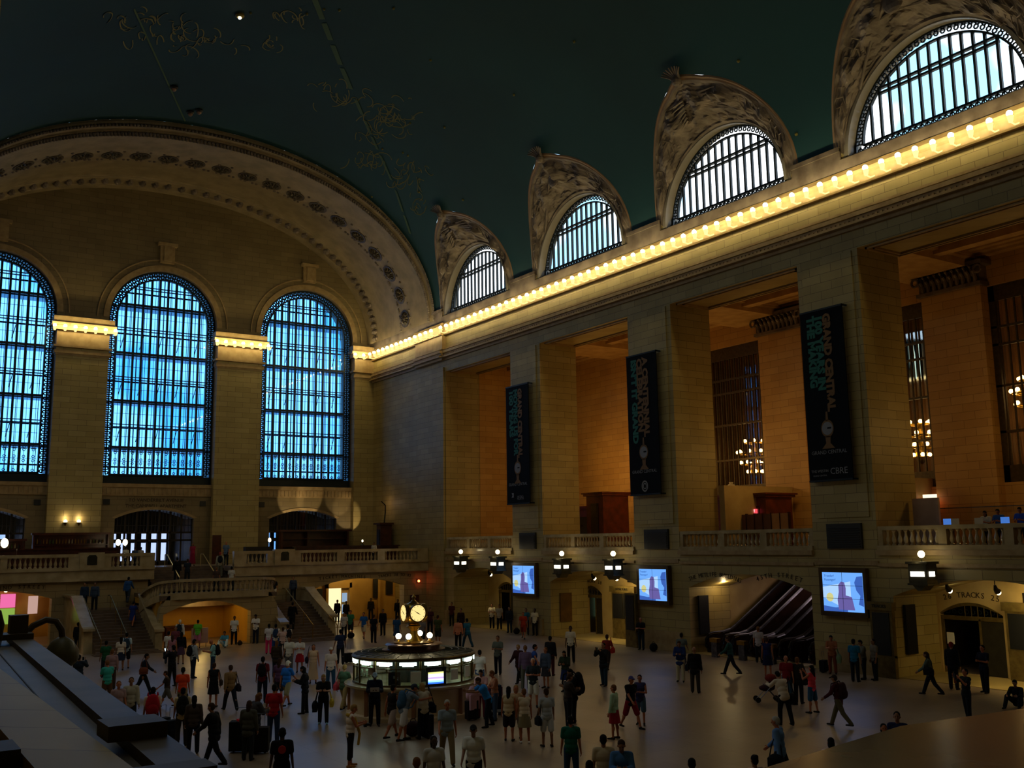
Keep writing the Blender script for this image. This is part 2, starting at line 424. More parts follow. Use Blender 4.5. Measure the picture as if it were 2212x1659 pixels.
# the severies: carved stone between vault and lunette window
from mathutils import noise
def severy(idx, yc):
    NA, NT = 120, 30; g = MB()
    rnd = random.Random(idx)
    blobs = []                                                      # carved motifs in (phi, t)
    for k in range(7):
        ph = pi*(.08+.84*k/6); blobs.append((ph, .5, .10, .2, .22))
    for k in range(26): blobs.append((rnd.uniform(.1, pi-.1), rnd.uniform(.3, .85), rnd.uniform(.03, .09), rnd.uniform(.04, .12), rnd.uniform(.05, .16)))
    for i in range(NA+1):
        ph = pi*i/NA; co_, si = cos(ph), sin(ph)
        zo = SV_Z+SV_H*si+.25*max(0, 1-abs(co_)*4); xo = vault(vault_s(zo))[0]
        O = Vector((xo, yc+SV_W*co_, zo)); I = Vector((XR, yc+4.45*co_, 23.75+4.45*si))
        nrm = Vector((-.75, -.25*co_, -.35)).normalized()
        for j in range(NT+1):
            t = j/NT; p = O.lerp(I, t)
            dsp = 0
            if t < .1: dsp = .06
            elif t < .16 or t > .93: dsp = .1
            else:
                for a, b, wa, wb, h in blobs:
                    q = ((ph-a)/wa)**2+((t-b)/wb)**2
                    if q < 4: dsp += 1.8*h*math.exp(-q)
                nn = noise.noise(Vector((ph*9, t*9, idx*3.1)))
                n2 = noise.noise(Vector((ph*26, t*22, idx*7.7)))
                dsp += .30*max(0, nn)+.10*abs(n2)-.05
            if t <= 0 or t >= 1: dsp = 0
            g.v.append(p+nrm*dsp*(.25+si*.9))
    for i in range(NA):
        for j in range(NT):
            a = i*(NT+1)+j; g.f.append((a, a+NT+1, a+NT+2, a+1))
    root = g.build('lunette_relief', CARVE, smooth=False, fix=False)
    root.data.materials.append(SRIM)
    for p_ in root.data.polygons:
        if p_.index % NT < 3: p_.material_index = 1
    struct(root)
    # central cartouche: shield with wings, spear and swags
    k = MB()
    def on(ph, t, out_=.12):
        zo = SV_Z+SV_H*sin(ph); xo = vault(vault_s(zo))[0]
        O = Vector((xo, yc+SV_W*cos(ph), zo)); I = Vector((XR, yc+4.45*cos(ph), 23.75+4.45*sin(ph)))
        return O.lerp(I, t)+Vector((-.75, 0, -.35)).normalized()*out_
    if idx % 2:
        k.ball(on(pi*.47, .45), .55, 14, 1.1, .35, 1.0)
        for s_ in (-1, 1):
            k.tube([on(pi*(.5+s_*.04*q), .3+.09*q) for q in range(8)], .07, 6)
            k.tube([on(pi*(.5+s_*.035*q)+.1, .65-.03*q) for q in range(9)], .09, 6, .03)
    else:
        k.tube([on(pi*.32+q*.11, .42+.02*sin(q)) for q in range(11)], .09, 6)
        for s_ in (-1, 1):
            for q in range(7): k.tube([on(pi*.5+s_*(.12+.02*q), .30+.05*q, .16), on(pi*.5+s_*(.34+.03*q), .22+.07*q, .1)], .08, 5, .03)
        k.ball(on(pi*.5, .45), .42, 12, 1.2, .4, .8)
    for s_ in (-1, 1):
        for q in range(9):
            ph = pi*.5+s_*(.55+.085*q); a = on(ph, .5, .05)
            k.tube([a, on(ph+s_*.05, .3, .16)], .05, 5, .02); k.tube([a, on(ph+s_*.05, .72, .14)], .05, 5, .02)
    c_ = k.build('cartouche', CARVE, root)
    k2 = MB()                                                       # leafy keystone that breaks into the vault
    tip = Vector((vault(vault_s(SV_Z+SV_H+.2))[0], yc, SV_Z+SV_H+.15))
    for q in range(9):
        a = -1.2+2.4*q/8
        k2.tube([tip+Vector((.15, 0, -.35)), tip+Vector((-.3, .35*sin(a), -.05+.15*cos(a))), tip+Vector((-.5-.15*cos(a), .75*sin(a), .05+.3*cos(a)))], .11, 6, .03)
    k2.ball(tip+Vector((-.1, 0, -.25)), .28, 10)
    k2.build('keystone', CARVE, root)
for i, y in enumerate(LUN): severy(i, y)

# lunette windows
def ring_band(mb, pts_in, pts_out, d0, d1, plane='X'):
    n = len(pts_in); mb.prism(pts_out+pts_in[::-1], d0, d1, plane)
def strip(mb, pin, pout, d0, d1, plane='X'):
    P = lambda p, d: {'X': (d, p[0], p[1]), 'Y': (p[0], d, p[1])}[plane]
    n = len(pin)
    for i in range(n-1):
        q = [pin[i], pin[i+1], pout[i+1], pout[i]]
        mb.add([P(a, d0) for a in q]+[P(a, d1) for a in q], [(0,1,2,3), (7,6,5,4), (0,4,5,1), (2,6,7,3)])
def scroll(mb, c, r_, d, plane='X', n=7, w_=.03):
    "small pierced ring of cast iron"
    pin = [(c[0]+(r_-w_)*cos(2*pi*i/n), c[1]+(r_-w_)*sin(2*pi*i/n)) for i in range(n+1)]
    pout = [(c[0]+r_*cos(2*pi*i/n), c[1]+r_*sin(2*pi*i/n)) for i in range(n+1)]
    strip(mb, pin, pout, d, d+.06, plane)
GL_N = glass('lunette_glass', (1, 1, 1, 1), .04)
REVEAL = mat('reveal_stone', '7d7468', .4)
def lunette(n_, yc):
    XW = XR+.42
    root = struct(empty('window_%d' % n_, (XW, yc, 23.75)))
    W0, H0 = 4.45, 4.45
    g = MB(); strip(g, arc_pts(yc, W0, 23.75, H0), arc_pts(yc, W0+.3, 23.75, H0+.3), XR-.02, XW+.5)
    strip(g, arc_pts(yc, W0-.05, 23.75, H0-.05), arc_pts(yc, W0+.12, 23.75, H0+.12), XR-.14, XR+.05)
    g.box(XR+.02, XW+.5, yc-W0, yc+W0, 23.5, 23.78)
    rel(root, g.build('reveal', REVEAL, root, smooth=True))
    f_ = MB(); W1, H1 = W0-.52, H0-.55
    strip(f_, arc_pts(yc, W0-.09, 23.75, H0-.09), arc_pts(yc, W0+.05, 23.75, H0+.05), XW, XW+.14)
    strip(f_, arc_pts(yc, W1, 24.2, H1-.45+.0), arc_pts(yc, W1+.09, 24.2, H1-.36), XW-.02, XW+.14)
    f_.box(XW, XW+.14, yc-W0, yc+W0, 23.75, 23.83); f_.box(XW-.02, XW+.14, yc-W1, yc+W1, 24.14, 24.24)
    NB = 15
    for i in range(1, NB):
        u = -1+2*i/NB; h = (H1-.45)*sqrt(1-u*u); f_.box(XW-.03, XW+.1, yc+W1*u-.055, yc+W1*u+.055, 24.2, 24.2+h+.03)
    zt = 24.2+(H1-.45)*.66; hw = W1*sqrt(1-.66**2)
    f_.box(XW-.05, XW+.12, yc-hw, yc+hw, zt-.17, zt-.07); f_.box(XW-.05, XW+.12, yc-hw, yc+hw, zt+.07, zt+.17)
    rel(root, f_.build('frame', IRON, root))
    s_ = MB(); N = 40
    for i in range(N):
        a = pi*(i+.5)/N
        for rr, kk in ((.17, .10), (.35, .10)):
            ex = W0-.5+rr; c_ = (yc+ex*cos(a), 23.85+(H0-.55+rr)*sin(a)+.05)
            if c_[1] > 24.3: scroll(s_, c_, kk+.03, XW+.02, 'X', 7, .055)
    for i in range(29):
        u = -W0+.3+(2*W0-.6)*i/28
        scroll(s_, (yc+u, 23.98), .15, XW+.02, 'X', 7, .06)
        s_.box(XW+.02, XW+.07, yc+u-.02, yc+u+.02, 23.8, 24.18)
    rel(root, s_.build('scrollwork', IRON, root, fix=False))
    gp = MB(); P = round_poly(yc, W0-.1, 23.78, 23.78, H0-.1)
    gp.prism(P, XW+.05, XW+.06, 'X'); rel(root, gp.build('glass_pane', GL_N, root))
for i, y in enumerate(LUN): lunette(i+1, y)

# west end wall with its three great windows and three low arches behind the balcony
WX = [7.94, 20.05, 32.17]
holes = [round_poly(x, 4.19, 10.85, 23.75, 4.22) for x in WX]
holes += [arch_poly(x-.1, 2.97, 4.66, 8.22, 8.9) for x in WX]
outer = [(XL-.1, 4.3), (XR+.1, 4.3), (XR+.1, 23.6)]
for i in range(1, 40):
    x, z = vault(pi*i/40, A0+.6, B0-.3); outer.append((x, z))
outer.append((XL-.1, 23.6))
we = MB().plate(outer, holes, YE, YE+2.5, 'Y').build('wall_back', TYMP); struct(we)
t_ = MB()
for x in WX:                                                        # archivolts, sills, bracket keystones
    strip(t_, arc_pts(x, 4.19, 23.75, 4.22), arc_pts(x, 4.62, 23.75, 4.66), YE-.1, YE, 'Y')
    strip(t_, arc_pts(x, 5.0, 23.75, 5.05), arc_pts(x, 5.09, 23.75, 5.14), YE-.08, YE, 'Y')
    t_.box(x-4.3, x+4.3, YE-.22, YE+.3, 10.6, 10.87); t_.box(x-4.25, x+4.25, YE-.12, YE, 9.95, 10.6)
    for q in range(26): t_.box(x-4.1+q*.32, x-3.98+q*.32, YE-.18, YE-.1, 10.05, 10.5)
    t_.box(x-.55, x+.55, YE-.3, YE, 28.6, 30.0); t_.box(x-.75, x+.75, YE-.42, YE, 30.0, 30.25)
    t_.box(x-.3, x+.3, YE-.42, YE, 28.75, 29.9)
    pa = [(x-.1+2.97*(1-i/8), 8.22+.68*(1-(1-i/8)**2)) for i in range(17)]
    pb = [(x-.1+3.2*(1-i/8), 8.32+.80*(1-(1-i/8)**2)) for i in range(17)]
    strip(t_, pa, pb, YE-.08, YE, 'Y')
struct(t_.build('trim_6', TRIM))
# piers of the end wall and their lamp capitals
PX = [(12.13, 15.86), (24.24, 27.98), (36.36, XR), (XL, 3.75)]
p_ = MB(); cp = MB()
for a, b_ in PX:
    p_.box(a, b_, YE-.55, YE, 4.66, 21.1)
    for e, z0, z1 in ((.06, 20.35, 20.5), (.14, 20.5, 20.75), (.22, 20.95, 21.1), (0, 21.1, 22.25), (.25, 22.25, 22.6), (.42, 22.6, 22.8), (.3, 22.8, 23.3)):
        cp.box(a-e, b_+e if b_ < 38 else XR, YE-.55-e, YE, z0, z1)
struct(p_.build('wall_back_piers', STY)); struct(cp.build('trim_7', TRIM))

# great windows
GL_W = glass('west_window_glass', (.37, .68, 1.0, 1), .02)
GL_F = glass('walkway_glass', (.45, .72, .85, 1), .1)
WALK = mat('glass_walkway', (.10, .24, .30, 1), .35)
ZT = [11.5, 13.64, 17.27, 21.05, 24.95]; ZD = [15.36, 19.08, 23.0, 26.4]
def great_window(n_, x):
    root = struct(empty('window_%d' % n_, (x, YE+.3, 10.85)))
    hh = lambda u: 23.75+4.2*sqrt(max(0, 1-(u/4.19)**2))
    f_ = MB(); Y = YE+.35
    bo = [(x-4.19, 10.86), (x-4.19, 23.75)]; 
    po = [(x-4.19, 10.9)]+[(a, b) for a, b in arc_pts(x, 4.19, 23.75, 4.2)][::-1]+[(x+4.19, 10.9)]
    pi_ = [(x-4.05, 10.9)]+[(a, b) for a, b in arc_pts(x, 4.05, 23.75, 4.06)][::-1]+[(x+4.05, 10.9)]
    strip(f_, pi_, po, Y-.05, Y+.2, 'Y')
    po = [(x-3.62, 11.5)]+[(a, b) for a, b in arc_pts(x, 3.62, 23.75, 3.62)][::-1]+[(x+3.62, 11.5)]
    pi_ = [(x-3.5, 11.5)]+[(a, b) for a, b in arc_pts(x, 3.5, 23.75, 3.5)][::-1]+[(x+3.5, 11.5)]
    strip(f_, pi_, po, Y-.08, Y+.2, 'Y')
    f_.box(x-4.1, x+4.1, Y-.1, Y+.2, 10.86, 11.5)
    inr = lambda u: 23.75+3.5*sqrt(max(0, 1-(u/3.5)**2))
    NM = 11
    for i in range(NM):
        u = -3.5+7.0*i/NM+3.5/NM
        f_.box(x+u-.014, x+u+.014, Y, Y+.06, 11.5, inr(u))
    for i in range(1, NM):
        u = -3.5+7.0*i/NM; f_.box(x+u-.078, x+u+.078, Y-.06, Y+.12, 11.5, inr(u)+.02)
    for z in ZT:
        h = 3.5 if z < 23.75 else 3.5*sqrt(1-((z-23.75)/3.5)**2)
        f_.box(x-h, x+h, Y-.1, Y+.2, z-.05, z+.13)
    for z in ZD:
        h = 3.5 if z < 23.75 else 3.5*sqrt(1-((z-23.75)/3.5)**2)
        f_.box(x-h, x+h, Y-.06, Y+.1, z-.12, z-.06); f_.box(x-h, x+h, Y-.06, Y+.1, z+.08, z+.14)
    for k, z in enumerate((12.6, 14.5, 16.3, 18.2, 20.0, 22.0, 24.0)):
        f_.box(x-3.4, x+3.4, Y+.02, Y+.05, z, z+.03)
    rel(root, f_.build('frame', IRON, root))
    s_ = MB()                                                       # pierced iron border and lower panel
    z = 11.7
    while z < 23.7:
        for sg in (-1, 1):
            scroll(s_, (x+sg*3.76, z), .15, Y+.02, 'Y', 7, .085); scroll(s_, (x+sg*3.95, z+.17), .15, Y+.02, 'Y', 7, .09)
            s_.box(x+sg*3.84-.04, x+sg*3.84+.04, Y+.02, Y+.06, z-.17, z+.17)
        z += .34
    for i in range(34):
        a = pi*(i+.5)/34
        scroll(s_, (x+3.75*cos(a), 23.75+3.75*sin(a)), .17, Y+.02, 'Y', 7, .1); scroll(s_, (x+3.95*cos(a+.045), 23.75+3.95*sin(a+.045)), .17, Y+.02, 'Y', 7, .1)
    for i in range(NM):
        u = -3.5+7.0*(i+.5)/NM
        for z in (13.45, 13.25, 12.75, 12.45, 11.75): scroll(s_, (x+u, z), .12, Y-.02, 'Y', 6, .045)
        s_.box(x+u-.2, x+u+.2, Y-.03, Y+.03, 13.32, 13.38)
    rel(root, s_.build('scrollwork', IRON, root, fix=False))
    g = MB().prism(round_poly(x, 4.15, 10.9, 23.75, 4.15), Y+.1, Y+.11, 'Y'); rel(root, g.build('glass_pane', GL_W, root))
    wk = MB()
    for z in (13.64, 17.27, 21.05, 24.95): wk.box(x-4.1, x+4.1, Y+.35, Y+1.7, z-.12, z+.02)
    rel(root, wk.build('walkway', WALK, root))
    ob = MB(); YY = YE+2.2                                          # outer glazing
    for i in range(1, 16):
        u = -4.1+8.2*i/16; ob.box(x+u-.02, x+u+.02, YY, YY+.1, 10.9, hh(u))
    for z in (12.3, 13.64, 15.4, 17.27, 19.1, 21.05, 23.0, 24.95, 26.4):
        h = 4.1 if z < 23.75 else 4.1*sqrt(1-((z-23.75)/4.2)**2); ob.box(x-h, x+h, YY, YY+.1, z-.06, z+.06)
    for q in range(5):                                              # diagonal opening gear
        for z in (14.2, 17.9, 21.6): ob.tube([(x-3+1.45*q, YE+1.2, z), (x-2.75+1.45*q, YE+1.2, z+1.1)], .03, 4)
    rel(root, ob.build('outer_glazing_bars', IRON, root))
for i, x in enumerate(WX): great_window(6+i, x)

# the deep arch that frames the end wall
prof = [(68.7, 0), (68.7, .12), (68.62, .14), (68.62, .3), (68.75, .33), (68.75, .45), (68.66, .47), (68.66, .52), (69.0, .56), (69.0, .66), (69.25, .68), (69.25, .95),
        (69.6, 1.0), (71.6, 1.0), (71.65, 1.03), (74.4, 1.03), (74.45, 1.0), (77.7, 1.0), (77.75, 1.05), (78.0, 1.05), (78.05, 1.1), (79.6, 1.1), (79.65, 1.16), (80.1, 1.18), (YE+.05, 1.2)]
g = MB(); NA = 96
for Y, t in prof:
    for i in range(NA+1):
        x, z = vault(pi*i/NA, A0-.32*t, B0-1.1*t); g.v.append((x, Y, z))
for j in range(len(prof)-1):
    for i in range(NA):
        a = j*(NA+1)+i; g.f.append((a, a+1, a+NA+2, a+NA+1))
ARCHM = noisy('arch_plaster', '8f7c60', '78684e', 1.0, .6, bump=.08)
arch = g.build('end_arch', ARCHM, smooth=True, fix=False); struct(arch)
# ornament bands (acanthus and egg-and-dart)
orn = MB(); N = 230
for i in range(N):
    s_ = pi*(i+.5)/N
    x, z = vault(s_, A0-.32*.42, B0-1.1*.42); orn.ball((x, 68.6, z), .1, 5)
    x, z = vault(s_, A0-.32*.78, B0-1.1*.78); orn.ball((x, 69.2, z), .13, 5)
    x, z = vault(s_, A0-.32*.9, B0-1.1*.9); orn.ball((x, 69.24, z), .10, 5)
for i in range(60):
    s_ = pi*(i+.5)/60
    x, z = vault(s_, A0-.37, B0-1.24)
    for dy, rr in ((0, .3), (-.35, .18), (.35, .18)): orn.ball((x, 78.8+dy, z), rr, 6)
    for k in range(3):
        x, z = vault(s_+(k-1)*.017, A0-.33, B0-1.13); orn.ball((x, 72.2 if k == 1 else 73.9, z), .12, 5)
orn.build('ornament_band', CARVE, arch, fix=False)
# rosettes along the soffit
ROS = noisy('rosette_bronze', '55452c', '2e2618', 8, .5)
def arc_len_positions(n, a, b):
    M = 2000; L = [0]; P0 = vault(0, a, b)
    for i in range(1, M+1):
        P1 = vault(pi*i/M, a, b); L.append(L[-1]+math.hypot(P1[0]-P0[0], P1[1]-P0[1])); P0 = P1
    res = []; k = 0
    for q in range(n):
        t = L[-1]*(q+.5)/n
        while L[k] < t: k += 1
        res.append(pi*k/M)
    return res
proto = None
for s_ in arc_len_positions(23, A0-.34, B0-1.13):
    x, z = vault(s_, A0-.34, B0-1.13); x2, z2 = vault(s_+.01, A0-.34, B0-1.13)
    tx, tz = x2-x, z2-z; L = math.hypot(tx, tz); tx /= L; tz /= L
    if proto is None:
        r_ = MB(); strip(r_, [(.58*cos(2*pi*i/20), .58*sin(2*pi*i/20)) for i in range(21)], [(.74*cos(2*pi*i/20), .74*sin(2*pi*i/20)) for i in range(21)], -.06, .08, 'Y')
        r_.ball((0, -.04, 0), .17, 8)
        for k in range(12):
            a = 2*pi*k/12; r_.tube([(.18*cos(a), -.03, .18*sin(a)), (.36*cos(a), -.12, .36*sin(a)), (.54*cos(a), -.02, .54*sin(a))], .05, 5, .09)
        proto = r_.build('rosette', ROS, arch)
        o = proto
    else:
        o = proto.copy(); COL.objects.link(o); o.parent = arch
    M_ = Matrix.Identity(4); ax = Vector((tx, 0, tz)); ay = Vector((0, 1, 0)); n_ = Vector((tz, 0, -tx))
    cen = Vector((XC, 0, ZS))-Vector((x, 0, z))
    if n_.dot(cen) < 0: n_ = -n_
    # local x along the arch, local z along the hall, local -y into the room
    cols = (ax, -n_, ay)
    for i in range(3):
        for c_ in range(3): M_[i][c_] = cols[c_][i]
    M_[0][3] = x; M_[1][3] = 73.05; M_[2][3] = z
    o.matrix_basis = M_

# remaining enclosure: south wall (with the bay the viewpoint stands in), east wall
lw = MB().plate([(-5, 0), (YE+2, 0), (YE+2, 24.3), (-5, 24.3)], [[(.2, 4.4), (22, 4.4), (22, 19.6), (.2, 19.6)]], XL-.6, XL, 'X')
struct(lw.build('wall_left', STX))
lb = MB().box(-5, -4.7, -5, 23, 0, 22).box(-5, XL-.6, 22.2, 22.6, 4, 22).box(-5, XL, -5, YE, 20, 20.4)
struct(lb.build('wall_left_bay', STX))
struct(MB().box(-5, XR+8, -5, -4, -.3, 37).build('wall_front', STY))
struct(MB().box(XR+3, 60, -4, 84, -.6, -.3).build('floor_beyond', FLOOR))

# ================================================================== LAMPS OF THE CORNICE
BULB = glow('cornice_bulb', (1.0, .83, .40, 1), 62.)
CUP = glow('lamp_shade', (1., .70, .22, 1), 1.8)
LAMP_P = 21.0
def cornice_lamp():
    root = empty('cornice_lamp', (0, 0, 0))
    g = MB().lathe([(.03, -.3), (.08, -.28), (.10, -.2), (.12, -.1), (.135, -.03), (.12, .0)], n=10)
    g.tube([(.05, 0, -.27), (.3, 0, -.3), (.7, 0, -.12)], .035, 6)
    g.build('bracket', CUP, root, smooth=True)
    MB().ball((-.04, 0, .09), .125, 10).build('bulb', BULB, root, smooth=True)
    return root
cl0 = cornice_lamp(); used = [False]
def place_lamp(x, y, z, rz, label, group):
    o = cl0 if not used[0] else copy_tree(cl0)
    used[0] = True
    o.location = (x, y, z); o.rotation_euler[2] = rz
    tag(o, label, 'lamp', group)
LB1 = 'bare bulb in a cup bracket, one of the long glowing row along the north cornice'
y = 19.43
while y < 67:
    if abs(y-66.95) > .3: place_lamp(XR-.86, y, 22.42, 0, LB1, 'bulbs along the north cornice')
    y += .85
for k in range(5): place_lamp(XR-1.08, 67.3+k*.9, 22.34, 0, LB1, 'bulbs along the north cornice')
y = 72.0
while y < 79.6:
    place_lamp(XR-.86, y, 22.42, 0, LB1, 'bulbs along the north cornice'); y += .85
for (a, b_), n_, lb, gr in ((PX[0], 7, 'bare bulb in a cup bracket on the capital of the left window pier', 'bulbs on the left pier capital'),
                            (PX[1], 7, 'bare bulb in a cup bracket on the capital between the middle and right great windows', 'bulbs on the middle pier capital')):
    for k in range(n_):
        place_lamp(a-.28+(b_-a+.56)*k/(n_-1), YE-1.25, 22.35, -pi/2, lb, gr)
for k in range(2): place_lamp(36.1+k*.8, YE-1.25, 22.35, -pi/2, 'bare bulb in a cup bracket on the corner pier capital', 'bulbs on the corner capital')
# the light those rows throw on the frieze and down the wall
# the matching lamp row of the south cornice, across the hall: one long strip of the same light
SOUTH_P = 420
area('south_cornice_lamps', (XL+.7, 38, 22.4), (XL+5, 38, 15.8), 66, .5, SOUTH_P, (1., .80, .36))

# ================================================================== NORTH GALLERY
XG = 47.5
holes = [[(y-3.2, 8.6), (y+3.2, 8.6), (y+3.2, 18.5), (y-3.2, 18.5)] for y in (45.6-1.2+.0, 34.0, 24.6)]
# window bays of the gallery's back wall: (centre, half width)
GW = [(45.9, 2.75), (33.8, 2.45), (24.95, 3.0)]
holes = [[(y-h, 8.55), (y+h, 8.55), (y+h, 18.5), (y-h, 18.5)] for y, h in GW]
dh = [[(30.1, 5.42), (32.0, 5.42), (32.0, 7.9), (30.1, 7.9)]]
gb = MB().plate([(2, 5.0), (68, 5.0), (68, 20.6), (2, 20.6)], holes+dh, XG, XG+.8, 'X').build('gallery_back_wall', ALC_X); struct(gb)
struct(MB().box(XR+3.05, XG+6, 66.95, 67.6, 5.0, 20.8).box(XR, XG+6, 1.4, 2, 5, 20.8).build('gallery_end_wall', ALC_Y))
struct(MB().box(XR+.02, XG+8, 2, 68, 4.95, 5.41).build('gallery_floor', FLOOR))
g = MB().box(XR+2.9, XG+8, 2, 68, 20.3, 20.7)
for y in (62.4, 56.05, 43.05, 30.25, 17.45):
    if y != 62.4: g.box(XR+3.05, XG, y-1.9, y+1.9, 19.55, 20.3)
    if y != 62.4: g.box(XR+3.05, XG, y-2.2, y+2.2, 19.95, 20.3)
for y in BAYS:                                                      # coffer mouldings over each bay
    for e, z in ((0, 20.0), (.35, 20.12), (.7, 20.22)):
        g.box(XR+3.05, XR+3.4+e, y-4.6, y+4.6, z, 20.3); g.box(XG-.5-e, XG, y-4.6, y+4.6, z, 20.3)
    g.box(43.9, 44.5, y-4.6, y+4.6, 19.75, 20.3)
    for e in (0, .3): g.box(XR+3.05, XG, y-4.3-e, y-4.1-e, 20.05, 20.3); g.box(XR+3.05, XG, y+4.1+e, y+4.3+e, 20.05, 20.3)
struct(g.build('gallery_ceiling', noisy('coffer_plaster', 'c09a62', 'a9834c', 1.5, .6)))
g = MB()                                                            # soffit mouldings under each lintel
for y in BAYS:
    for e in (.25, .5): g.box(XR+e, XR+e+.1, y-4.6+e, y+4.6-e, 19.16, 19.28); g.box(XR+3.05-e-.1, XR+3.05-e, y-4.6+e, y+4.6-e, 19.16, 19.28); g.box(XR+e, XR+3.05-e, y-4.6+e, y-4.5+e, 19.16, 19.28); g.box(XR+e, XR+3.05-e, y+4.5-e, y+4.6-e, 19.16, 19.28)
struct(g.build('trim_8', TRIM))
pil = MB(); cap_ = MB()
for a, b_ in ((39.4, 42.75), (27.85, 31.2), (18.2, 21.5)):
    pil.box(XG-.6, XG, a, b_, 5.4, 18.6)
    cap_.box(XG-.8, XG, a-.15, b_+.15, 18.5, 18.68); cap_.box(XG-.95, XG, a-.35, b_+.35, 19.55, 19.75)
    cap_.box(XG-.65, XG, a-.05, b_+.05, 18.68, 19.55)
    k = a+.15
    while k < b_:                                                   # acanthus leaves
        cap_.tube([(XG-.68, k, 18.7), (XG-.78, k, 19.1), (XG-.95, k, 19.25)], .12, 6, .07)
        cap_.tube([(XG-.68, k+.15, 19.0), (XG-.8, k+.15, 19.4), (XG-1.0, k+.15, 19.5)], .1, 6, .06); k += .33
    for s_ in (a-.1, b_+.1): cap_.tube([(XG-.9, s_+.2*cos(t), 19.3+.2*sin(t)) for t in [q*.7 for q in range(10)]], .07, 6)
struct(pil.build('gallery_pilasters', ALC_X)); struct(cap_.build('gallery_capitals', CARVE, fix=False))
GRILLE = noisy('grille_bronze', '5a4a30', '4a3c26', 6, .45, .5)
GGL = glass('gallery_glass', (.85, .8, .7, 1), .14)
for i, (y, h) in enumerate(GW):
    root = struct(empty('window_%d' % (9+i), (XG+.3, y, 8.55)))
    g = MB()
    for s_ in (-1, 1):
        g.box(XG+.2, XG+.35, y+s_*h-.32, y+s_*h+.32, 8.55, 18.5)
    g.box(XG+.2, XG+.35, y-h, y+h, 17.7, 18.5); g.box(XG+.2, XG+.35, y-h, y+h, 8.55, 9.4)
    n_ = int(h*2/.42)
    for k in range(1, n_): g.box(XG+.22, XG+.32, y-h+2*h*k/n_-.035, y-h+2*h*k/n_+.035, 8.6, 18.4)
    for z in (11.0, 13.3, 15.4, 16.3): g.box(XG+.2, XG+.34, y-h, y+h, z, z+.12)
    rel(root, g.build('grille', GRILLE, root))
    q = MB().box(XG+.4, XG+.41, y-h, y+h, 8.6, 18.45); rel(root, q.build('glass_pane', GGL, root))
# the passage behind those windows
struct(MB().box(53.0, 53.4, 2, 68, -.3, 20.7).build('passage_wall', noisy('passage_plaster', '8a6238', '5f4228', .5, .7)))
LW = glow('lit_passage_window', (.62, .95, 1., 1), 1.3)
root = struct(empty('window_12', (52.9, 33.5, 14)))
a = at(1960, 742, X=52.9); b_ = at(1994, 815, X=52.9)
g = MB().box(52.92, 52.98, b_.y, a.y, b_.z, a.z); rel(root, g.build('glass_pane', LW, root))
g = MB()
for k in range(4):
    yy = b_.y+(a.y-b_.y)*k/3; g.box(52.8, 52.92, yy-.05, yy+.05, b_.z-.1, a.z+.1)
g.tube([(52.85, b_.y+.2, b_.z), (52.85, (a.y+b_.y)/2-.2, (a.z+b_.z)/2), (52.85, a.y-.5, a.z)], .09, 6)
g.tube([(52.85, a.y, b_.z+.1), (52.85, (a.y+b_.y)/2+.1, (a.z+b_.z)/2+.3), (52.85, b_.y+.6, a.z)], .09, 6)
rel(root, g.build('frame', IRON, root))

# chandeliers: copies set behind the glass as reflections of those hanging behind the piers
GLOBE = glow('chandelier_globe', (1., .70, .30, 1), 14.)
def chandelier(loc, label, scale=1., drop=6.):
    root = empty('chandelier', loc, 0, label, 'chandelier')
    fr = MB(); R0 = 1.0*scale
    fr.lathe([(.05, -1.5*scale), (.25, -1.3*scale), (.35, -.8*scale), (.12, -.2*scale), (.2, .5*scale), (.05, 1.2*scale)], n=10)
    fr.tube([(0, 0, 1.1*scale), (0, 0, drop)], .03, 5)
    rings = [(-1.1, .45, 5), (-.55, .85, 8), (.1, 1.0, 9), (.75, .6, 6)]
    for z, r_, n_ in rings:
        r_ *= scale; fr.tube([(r_*cos(2*pi*i/16), r_*sin(2*pi*i/16), z*scale) for i in range(17)], .04, 5)
        for k in range(n_):
            a = 2*pi*k/n_+z; fr.tube([(0, 0, z*scale), (r_*cos(a), r_*sin(a), z*scale)], .025, 4)
    fr.build('frame', BRASS, root)
    for z, r_, n_ in rings:
        r_ *= scale
        for k in range(n_):
            a = 2*pi*k/n_+z
            MB().ball((r_*cos(a), r_*sin(a), z*scale+.13), .12, 8).build('globe', GLOBE, root, smooth=True)
    return root
chandelier((50.4, 46.78, 11.5), 'clustered globe chandelier seen through the tall window behind the middle pier', 1.1)
chandelier((50.4, 34.3, 11.5), 'clustered globe chandelier seen through the narrow window right of the largest banner', 1.0)
chandelier((50.4, 27.6, 13.1), 'clustered globe chandelier at the right edge of the photo', 1.0, 5)
GAL_P = 220
for y, pw in ((60.5, 1.25), (50.6, 1.3), (37.2, .62), (24.5, .62)):
    l = bpy.data.lights.new('gallery_lamp', 'POINT'); l.energy = GAL_P*pw; l.color = (1., .59, .17); l.shadow_soft_size = .5
    o = bpy.data.objects.new('gallery_lamp', l); COL.objects.link(o); o.location = (43.2, y-3.6 if y > 45 else y, 11.0)

